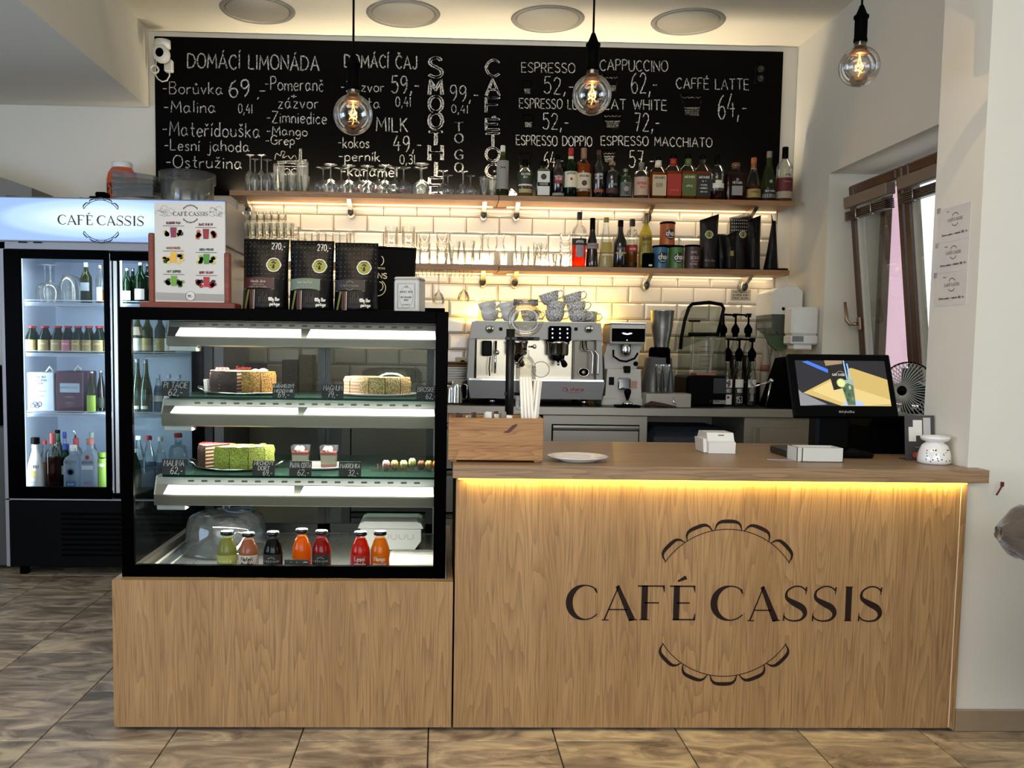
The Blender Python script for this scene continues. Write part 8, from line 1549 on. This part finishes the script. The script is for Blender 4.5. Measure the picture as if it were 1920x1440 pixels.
for z_ in SHZ:
    for xa, xb in ((xd0+.075, xd1-.005), (xd1+.045, xd2-.02)):
        s_ = M(); s_.tube([(xa, 4.90, z_-.004), (xb, 4.90, z_-.004)], .004, 6); s_.tube([(xa, 4.90, z_+.010), (xb, 4.90, z_+.010)], .003, 6); s_.tube([(xa, FB-.03, z_-.004), (xb, FB-.03, z_-.004)], .004, 6); s_.box(xa, xb, 4.903, 4.908, z_-.020, z_-.006)
        n = 24
        for k in range(n): x = xa+(xb-xa)*(k+.5)/n; s_.tube([(x, 4.90, z_-.003), (x, FB-.03, z_-.003)], .0018, 4)
        s_.build('wire_shelf', WIRE, t)
FS = lambda Y: 1
def fbp(lab, px, w, top, Y, z, **k):
    a = at(px, top, Y); return bottle(lab, a.x, Y, z, a.z-z, w/2/pxm(Y), **k)
# top shelf
z = SHZ[0]+.001
for px, lab, Y in ((94, 'front upturned wine glass on the fridge\'s top shelf', 4.98), (84, 'rear upturned wine glass on the fridge\'s top shelf', 5.10)): wineglass(px, 497, z, .050, Y, lab, None)
for px, r_, lab in ((128, .052, 'large ribbed goblet upside down on the fridge\'s top shelf'), (142, .042, 'second ribbed goblet upside down beside the large one')):
    a = at(px, 514 if r_ > .05 else 518, 5.0 if r_ > .05 else 5.1); H = a.z-z; Yq = 5.0 if r_ > .05 else 5.1; m = M(); m.caps = False; m.lathe([(r_*.92, 0), (r_, H*.25), (r_*.96, H*.6), (r_*.6, H*.93), (1e-4, H)], 28, (a.x, Yq, z+.001), ribs=.015); tag(m.build('goblet', GLASSB, None, loc=(a.x, Yq, z)), lab, 'glass')
fbp('tall clear bottle with dark green contents on the fridge\'s top shelf', 161, 20, 492, 5.0, z, shape='wine', gl='olive', liq=liquid('moss', '#2c3a1c', .8), fill=.6, cap=WIRE, capf=(.88, 1), lb=[(.3, .5, pm('label_pale2', '#8f9ca8', .6), 50)])
fbp('slim clear bottle with amber drink at the left door\'s right edge', 188, 17, 497, 4.99, z, shape='wine', liq=AMB, fill=.35, cap=SATIN, capf=(.9, 1), lb=[(.05, .42, LW, 40)])
DG = liquid('deepgreen', '#1c4a2c', .7)
for k, (px, w, top, Y, lab) in enumerate(((238, 19, 503, 4.98, 'green water bottle with leaf label behind the right fridge door'), (249, 15, 503, 5.12, 'rear green bottle behind the leaf-label bottle'), (263, 21, 492, 4.98, 'taller green bottle with blank pale label, right fridge door'), (277, 19, 493, 5.06, 'green bottle nearest the menu stand, right fridge door'))):
    fbp(lab, px, w, top, Y, z, shape='wine', gl='green', liq=DG, fill=.6, cap=SATIN, capf=(.92, 1), lb=[(.10, .36, LW, 55)] if k in (0, 2) else None, extra=[disc(.24, .014, pm('leaf_pink', '#a85a5a', .6))] if k == 0 else ())
# second shelf: seven small red-capped bottles
z = SHZ[1]+.001
LBY = pm('label_fruit', '#9a8a5a', .6, var=.5, vs=60); LPK = pm('label_pinkish', '#a86a78', .6, var=.4, vs=60)
for k, px in enumerate((58, 82, 106, 125, 144, 164, 184)):
    for row, Y in enumerate((4.97, 5.09)):
        fbp('small green juice bottle with red cap on the second fridge shelf' + (', front row' if row == 0 else ', back row'), px+row*5, 20, 611, Y, z, shape='soda', gl='green', liq=liquid('deepgreen2', '#123c20', .85), fill=.75, cap=pm('cap_crimson', '#8c1c28', .5), capf=(.92, 1), capr=.5, lb=[(.03, .48, (LBY, LPK)[k == 3], 70)], words=[('pago', .32, .010, LW, .03)] if row == 0 else (), name='juice_bottle', grp='red-capped juice bottles, ' + ('front' if row == 0 else 'back') + ' row')
for px, lab, c_ in ((240, 'yellow-green bottle on the second shelf behind the right door, left', 'green'), (258, 'yellow-green bottle on the second shelf behind the right door, middle', 'olive'), (276, 'amber-labelled bottle on the second shelf behind the display glass', 'olive'), (300, 'bottle on the second shelf seen through the display glass, fourth', 'green'), (318, 'bottle on the second shelf seen through the display glass, fifth', 'clear')):
    fbp(lab, px, 20, 590, 4.98, z, shape='wine', gl=c_, liq=liquid('olive', '#6a6a1c', .6), fill=.6, cap=SATIN, capf=(.9, 1), lb=[(.08, .4, (LW, LBY)[px % 4 == 0], 60)])
# third shelf
z = SHZ[2]+.001
def carton(lab, x0, x1, y0, mat, Y, words, mw):
    a0, a1 = at(x0, y0, Y), at(x1, y0, Y); H = a0.z-z; m = M(); m.box(a0.x, a1.x, Y, Y+.2, z, a0.z, .004); t = m.build('drink_carton', mat, None, loc=((a0.x+a1.x)/2, Y+.1, z)); tag(t, lab, 'carton')
    m = M()
    for i, (s, v, hh, ft) in enumerate(words): text(m, s, lambda u, w_: Vector(((a0.x+a1.x)/2+u, Y-.0008, z+v*H+w_)), hh, hh*.2, fit=ft)
    m.build('lettering', mw, t); m = M(); m.tube([((a0.x+a1.x)/2+.01, Y+.05, a0.z+.002), ((a0.x+a1.x)/2+.03, Y+.05, a0.z+.03), ((a0.x+a1.x)/2+.05, Y+.05, a0.z+.004)], .006, 6); m.build('strap', LW, t); return t, a0, a1
CW = pm('carton_white', '#a9b4c0', .5); CM_ = pm('carton_maroon', '#4a2434', .5)
t, a0, a1 = carton('white bag-in-box carton on the third fridge shelf', 50, 101, 698, CW, 4.96, (('VINO BILE', .86, .012, .06), ('RULANDSKE', .78, .010, .07), ('SEDE', .70, .010, .03), ('odrůdové víno', .52, .006, .06), ('pozdní sběr', .40, .006, .05)), GREY)
m = M(); P = lambda u, v: Vector((a0.x+.03+u, 4.9592, z+.035+v)); [m.ribbon(_arc(.012*k, .008*(k % 2), .012, .012, 0, 360, 10), .006, P) for k in range(4)]; m.build('berry_print', pm('print_slate', '#3c3f4c', .6), t)
t, a0, a1 = carton('maroon bag-in-box carton on the third fridge shelf', 104, 155, 696, CM_, 4.95, (('CABERNET', .36, .008, .05), ('MORAVIA', .22, .008, .04), ('SUCHE', .16, .006, .03)), LG)
m = M(); xm = (a0.x+a1.x)/2; m.box(xm-.05, xm+.055, 4.948, 4.95, z+.11, z+.16); lbm = m.build('label', pm('label_ice', '#9fb0c4', .6), t); m = M(); text(m, 'CERVENE VINO', lambda u, v: Vector((xm+u, 4.9475, z+.132+v)), .008, .0015, fit=.09); m.ribbon(_arc(xm, z+.04, .03, .03, 120, 420, 20), .0015, lambda u, v: Vector((u, 4.9492, v))); m.build('lettering', GREY, t)
fbp('slim cider bottle with bright lime oval label on the third fridge shelf', 172, 18, 696, 4.97, z, shape='soda', gl='olive', liq=liquid('deepgreen', '#1c4a2c', .7), fill=.5, cap=SATIN, capf=(.95, 1), lb=[(.03, .42, pm('label_lime3', '#8fae3c', .6), 62)])
fbp('dark beer bottle at the left door\'s right edge, third shelf', 189, 16, 695, 5.05, z, shape='soda', gl='dark', cap=SATIN, capf=(.95, 1), lb=[(.1, .35, LDG, 60)])
for px, top, lab in ((257, 673, 'left dark wine bottle with silver foil seen through the display glass'), (273, 674, 'right dark wine bottle with silver foil seen through the display glass')):
    fbp(lab, px, 24, top, 4.98, z, shape='tear', gl='dkgreen', cap=pm('foil_silver2', '#8d94a0', .3, .7), capf=(.80, 1), capr=.34, lb=[(.08, .14, LW, 30)])
for px, lab, top in ((297, 'water bottle on the third shelf through the display glass, first', 702), (317, 'water bottle on the third shelf through the display glass, second', 702), (336, 'water bottle on the third shelf through the display glass, third', 702)): fbp(lab, px, 18, top, 5.0, z, shape='soda', gl='clear', liq=liquid('water', '#9fb4c4', .25), fill=.7, cap=WIRE, capf=(.9, 1), lb=[(.3, .45, LW, 70)])
# bottom
z = zd0+.036
fbp('white coconut liqueur bottle with palm sunset emblem, fridge bottom left', 66, 30, 820, 4.95, z, shape='tear', gl='white', cap=BLACK, capf=(.87, 1), capr=.52, neck=(.80, .87), neckc=pm('bottle_white', '#dfe4ea', .25), words=[('MALIBU', .42, .016, INK, .062), ('caribbean rum', .14, .005, INK, .04)], extra=[disc(.30, .020, pm('sun_yellow', '#c9b060', .6))])
fbp('dark red vermouth bottle with red foil, fridge bottom', 99, 28, 812, 4.97, z, shape='wine', liq=DKR, fill=.56, cap=pm('foil_red', '#a8484a', .4), capf=(.80, 1), capr=.40)
fbp('slim bottle with orange label half behind the vermouth', 84, 20, 826, 5.06, z, shape='wine', liq=AMB, fill=.5, cap=RD, capf=(.92, 1), lb=[(.1, .5, pm('label_orange', '#b0683c', .6), 50)])
fbp('dark green bottle with green neck band at the fridge\'s rear', 108, 22, 806, 5.12, z, shape='wine', gl='dkgreen', cap=BLACK, capf=(.94, 1), capr=.42, neck=(.78, .93), neckc=pm('neck_teal', '#2c6a54', .5))
fbp('green glass bottle with blue cap between vermouth and tequila', 123, 22, 832, 5.03, z, shape='soda', gl='green', liq=DG, fill=.5, cap=pm('cap_blue', '#243c9c', .4), capf=(.86, 1), capr=.5, lb=[(.3, .5, LW, 60)])
fbp('blue-capped bottle at the fridge\'s rear', 121, 16, 810, 5.14, z, shape='wine', gl='clear', cap=pm('cap_blue', '#243c9c', .4), capf=(.88, 1), capr=.42)
fbp('clear square spirit bottle with round blue emblem, fridge bottom', 138, 31, 834, 4.96, z, shape='whisky', sq=3, gl='frost', cap=LW, capf=(.86, 1), capr=.40, words=[('OLOTO', .60, .014, pm('print_blue', '#2a4a6c', .6), .06), ('BLANCO', .11, .006, LW, .03)], lb=[(.03, .20, pm('label_blue', '#34567a', .6), 60)], extra=[disc(.40, .022, pm('label_blue', '#34567a', .6)), disc(.40, .014, LW)])
t = fbp('clear bottle with steel pourer and red band behind the blue-emblem bottle', 142, 24, 815, 5.06, z, shape='whisky', gl='clear', cap=pm('band_red2', '#a8403c', .5), capf=(.80, .93), capr=.42); q = at(142, 806, 5.06); m = M(); m.tube([(q.x, 5.06, q.z-.07), (q.x-.002, 5.055, q.z-.02), (q.x-.005, 5.045, q.z)], [.008, .005, .004], 8); m.build('pourer', CHROME, t)
fbp('clear square gin bottle with red figure print, fridge bottom', 169, 30, 822, 4.96, z, shape='whisky', sq=4, gl='frost', cap=pm('cap_redwhite', '#a86a64', .5), capf=(.88, 1), capr=.46, words=[('BEEFEATER', .52, .012, pm('print_wine', '#5a2430', .6), .058), ('LONDON GIN', .12, .008, RD, .045)], lb=[(.40, .48, pm('label_icy', '#b5c0cc', .6), 70)], extra=[disc(.64, .012, RD)])
fbp('tall bottle with pale cap behind the gin bottle', 172, 20, 810, 5.10, z, shape='wine', gl='clear', cap=pm('cap_sage', '#7a8478', .5), capf=(.85, 1), capr=.46)
fbp('slim bottle with bright lime label at the left door\'s right edge', 191, 18, 848, 4.97, z, shape='squat', gl='olive', cap=pm('cap_lime', '#6a8c2c', .5), capf=(.86, 1), capr=.8, lb=[(.02, .84, pm('label_limegreen', '#7a9c3c', .6), 70)], words=[('HERBA', .62, .016, LW, .045)])
for px, w, top, key, lab, cc in ((252, 24, 842, 'green', 'green soft drink bottle with white cap low in the right fridge door', LW), (260, 24, 817, 'clear', 'plastic water bottle with white cap, right fridge door', LW), (279, 26, 817, 'clear', 'plastic water bottle with red cap, second in the right fridge door', RD), (301, 22, 819, 'clear', 'plastic bottle with pale cap, third in the right fridge door', LW), (334, 34, 812, 'clear', 'large round water flask with red cap, right fridge door', RD)):
    fbp(lab, px, w, top, 4.97 if px not in (260,) else 5.08, z, shape='soda' if px != 334 else 'squat', gl=key, liq=liquid('water', '#9fb4c4', .25) if key == 'clear' else DG, fill=.5, cap=cc, capf=(.92, 1), capr=.45, name='plastic_bottle')
# ---------------------------------------------------------------- things on top of the fridge
zf = zh1+.001; zf2 = zf
m = M(); m.box(L0, L1-.01, FY+.2, FB, zh0-.001, zh1-.001, .004); m.build('rear_top', FG, FR)
CLP = glass('box_clear', '#f2f3f2', .5, .4, body=.07, bodycol='#e0e0dc')
a = at(350, 365, 5.0); ra = 51/pxm(5.0)
for k in range(6):
    H = .135; zz_ = zf+.009*k; m = M(); m.caps = False; m.lathe([(ra*.90, 0), (ra*.93, H*.85), (ra*.98, H*.86), (ra, H*.92), (ra*.97, H*.93)] , 48, (a.x, 5.02, zz_)); 
    if k == 0: m.lathe([(ra*.90, 0), (1e-4, .001)], 48, (a.x, 5.02, zz_))
    tag(m.build('round_cake_box', CLP, None, loc=(a.x, 5.02, zz_)), 'clear round cake container nested in the stack on the fridge\'s right end', 'container', 'nested clear cake containers')
x0, x1 = at(216, 340, 5.0).x, at(292, 340, 5.0).x
for k in range(4):
    m = M(); zz_ = zf+.032+.022*k; dx = .010*k; 
    for b in ((x0-dx*.2, x1, 4.95, 4.953), (x0-dx*.2, x1, 5.14, 5.143), (x0-dx*.2, x0-dx*.2+.003, 4.95, 5.14), (x1-.003, x1, 4.95, 5.14)): m.box(b[0], b[1], b[2], b[3], zz_, zz_+.045)
    m.box(x0-dx*.2, x1, 4.95, 5.14, zz_, zz_+.002); m.box(x0-.008-dx*.2, x1+.008, 4.942, 5.15, zz_+.044, zz_+.047); m.xf(Matrix.Translation((x1, 5, zz_)) @ Matrix.Rotation(.05*k-.02, 4, 'Y') @ Matrix.Translation((-x1, -5, -zz_)))
    tag(m.build('clear_tray', CLP, None, loc=((x0+x1)/2, 5.04, zz_)), 'clear rectangular tray in the tilted stack before the orange tub', 'tray', 'clear trays on the fridge')
a = at(247, 368, 5.0); m = M(); m.caps = False; m.lathe([(.135, 0), (.145, .004), (.145, .012), (.12, .026), (1e-4, .029)], 44, (a.x, 5.05, zf)); tag(m.build('tub_lid', pm('lid_grey', '#a3a3a0', .5), None, loc=(a.x, 5.05, zf)), 'pale round lid lying under the clear trays on the fridge', 'lid')
a = at(222, 330, 5.22); H = at(222, 312, 5.22).z-zf; ra = 27/pxm(5.22); m = M(); m.lathe([(ra*.95, 0), (ra, .006), (ra, H*.70), (ra*.9, H*.88), (ra*.66, H)], 36, (a.x, 5.28, zf)); t = m.build('protein_tub', pm('tub_orange', '#c4501c', .45), None, loc=(a.x, 5.28, zf)); tag(t, 'orange tub with white lid and dark lettering on the fridge', 'tub')
m = M(); m.lathe([(ra*.66, H), (ra*.68, H+.004), (ra*.68, H+.03), (ra*.6, H+.034)], 36, (a.x, 5.28, zf)); m.build('lid', WHITEP, t)
m = M(); P = wrap(a.x, 5.28, zf+H*.35, ra+.001, -.55); text(m, 'EY', P, .06, .014, fit=.06); P = wrap(a.x, 5.28, zf+H*.3, ra+.001, .25)
for i in range(4): text(m, 'AKG8'[i], lambda u, v: P(u, v+.038*(i-1)+.0), .03, .01, fit=.03)
m.build('lettering', pm('print_darkbrown', '#2c1410', .6), t)
a = at(190, 362, 5.0); m = M(); m.box(a.x-.05, a.x+.03, 4.95, 5.06, zf, zf+.03, .006); m.box(a.x-.02, a.x+.035, 4.96, 5.04, zf+.03, zf+.055, .006); tag(m.build('black_clamp', BLKM, None, loc=(a.x, 5.0, zf)), 'small black angular device left of the orange tub', 'device')
a = at(135, 364, 4.95); m = M(); m.tube([(a.x-.05, 4.93, zf+.004), (a.x+.03, 4.93, zf+.006), (a.x+.04, 4.95, zf+.014), (a.x+.02, 4.97, zf+.022), (a.x-.02, 4.97, zf+.020)], .005, 8); tag(m.build('white_hook', WHITEP, None, loc=(a.x, 4.95, zf)), 'bent white plastic clip lying on the fridge header', 'clip')
m = M(); x0, x1 = at(15, 362, 5.1).x, at(110, 362, 5.1).x; m.prism([(x0, zf), (x1, zf), (x1-.05, zf+.016), (x0+.05, zf+.03)], 4.98, 5.2); tag(m.build('folded_sheet', pm('sheet_navy', '#2c3242', .5), None, loc=(x0, 5.1, zf)), 'dark folded sheet lying at the fridge\'s far left', 'sheet')
m = M(); x0, x1 = at(150, 365, 5.1).x, at(168, 365, 5.1).x; m.box(x0-.0, x1, 5.0, 5.14, zf, zf+.03, .006); tag(m.build('grey_router', pm('router_grey', '#3c3c40', .4), None, loc=(x0, 5.1, zf)), 'small dark grey box between the white clip and black device', 'box')
# grey appliance left of the fridge
m = M(); x1 = L0-.02; m.box(x1-.6, x1, 4.95, 5.45, .02, .80, .01); m.mat(1); m.box(x1-.6, x1+.0, 4.96, 5.46, .80, 1.12, .01); tag(m.build('ice_cabinet', [pm('appl_grey', '#3c3c3a', .4), BLKM], None, loc=(x1-.3, 5.2, 0)), 'dark grey appliance standing left of the drinks fridge', 'appliance')
# low steel bench between fridge and worktop, seen through the display glass
xa, xb = at(452, 700, 5.2).x, wx0-.02
m = M(); m.box(L1+.02, wx0-.012, 5.42, 5.46, .0, 1.0); 
# things on the left part of the worktop seen through the case
for px, w, h_, c_, lab in ((546, 30, .13, '#5c4a2c', 'ochre storage tub on the worktop seen through the display case'), (575, 26, .16, '#7a6a40', 'tan carton on the worktop seen through the display case'), (478, 34, .11, '#4a3a34', 'brown jar tray on the worktop seen through the display case')):
    a = at(px, 700, 5.2); m = M(); m.box(a.x-w/2/pxm(5.2), a.x+w/2/pxm(5.2), 5.16, 5.30, ZW+.001, ZW+.001+h_+.1, .006); tag(m.build('storage_tub', pm('tub_'+str(px), c_, .6), None, loc=(a.x, 5.2, ZW)), lab, 'tub')
# ---------------------------------------------------------------- tufted armchair at the right edge
VEL = pm('velvet_brown', '#4a3f33', .75, bump=.35, bs=40, sheen=.5, var=.15, vs=30)
Yc = 2.35; a = at(1903, 1000, Yc); ra = .078; t = thing('armchair', 'brown velvet armchair with rolled buttoned back at the right edge', 'chair', (a.x+.45, Yc, 0))
m = M(); n, rows = 60, 40; vs = []; L_ = .86; x0 = a.x-.045
for j in range(rows+1):
    v = j/rows; x = x0+L_*v
    for k in range(n):
        q = 2*PI*k/n; e = math.sin(min(1, v/.10)*PI/2) if v < .5 else math.sin(min(1, (1-v)/.07)*PI/2)
        puff = .020*(abs(math.sin(v*24+q*2.5))**.45-1) + .020*(abs(math.sin(v*24-q*2.5+.6))**.45-1) + .008
        r_ = (ra+puff)*(.25+.75*e); vs.append((x, Yc+r_*math.cos(q), a.z+r_*math.sin(q)))
fs = []
for j in range(rows):
    for k in range(n): fs.append((j*n+k, j*n+(k+1) % n, (j+1)*n+(k+1) % n, (j+1)*n+k))
fs.append(tuple(range(n))); fs.append(tuple(rows*n+k for k in range(n))); m.add(vs, fs, True); m.build('rolled_back', VEL, t)
X0 = a.x+.10
m = M(); m.box(X0, X0+.62, Yc-.0, Yc+.10, .28, a.z, .04); m.build('backrest', VEL, t)
m = M(); m.box(X0, X0+.62, Yc-.55, Yc+.08, .28, .44, .04); m.build('seat', VEL, t)
for x in (X0-.01, X0+.53): m = M(); m.box(x, x+.10, Yc-.55, Yc+.06, .28, .62, .045); m.build('armrest', VEL, t)
for x in (X0+.05, X0+.57):
    for y in (Yc-.48, Yc+.04): m = M(); m.cyl(x, y, 0, .285, .014, 10, r2=.02); m.build('leg', BLKM, t)
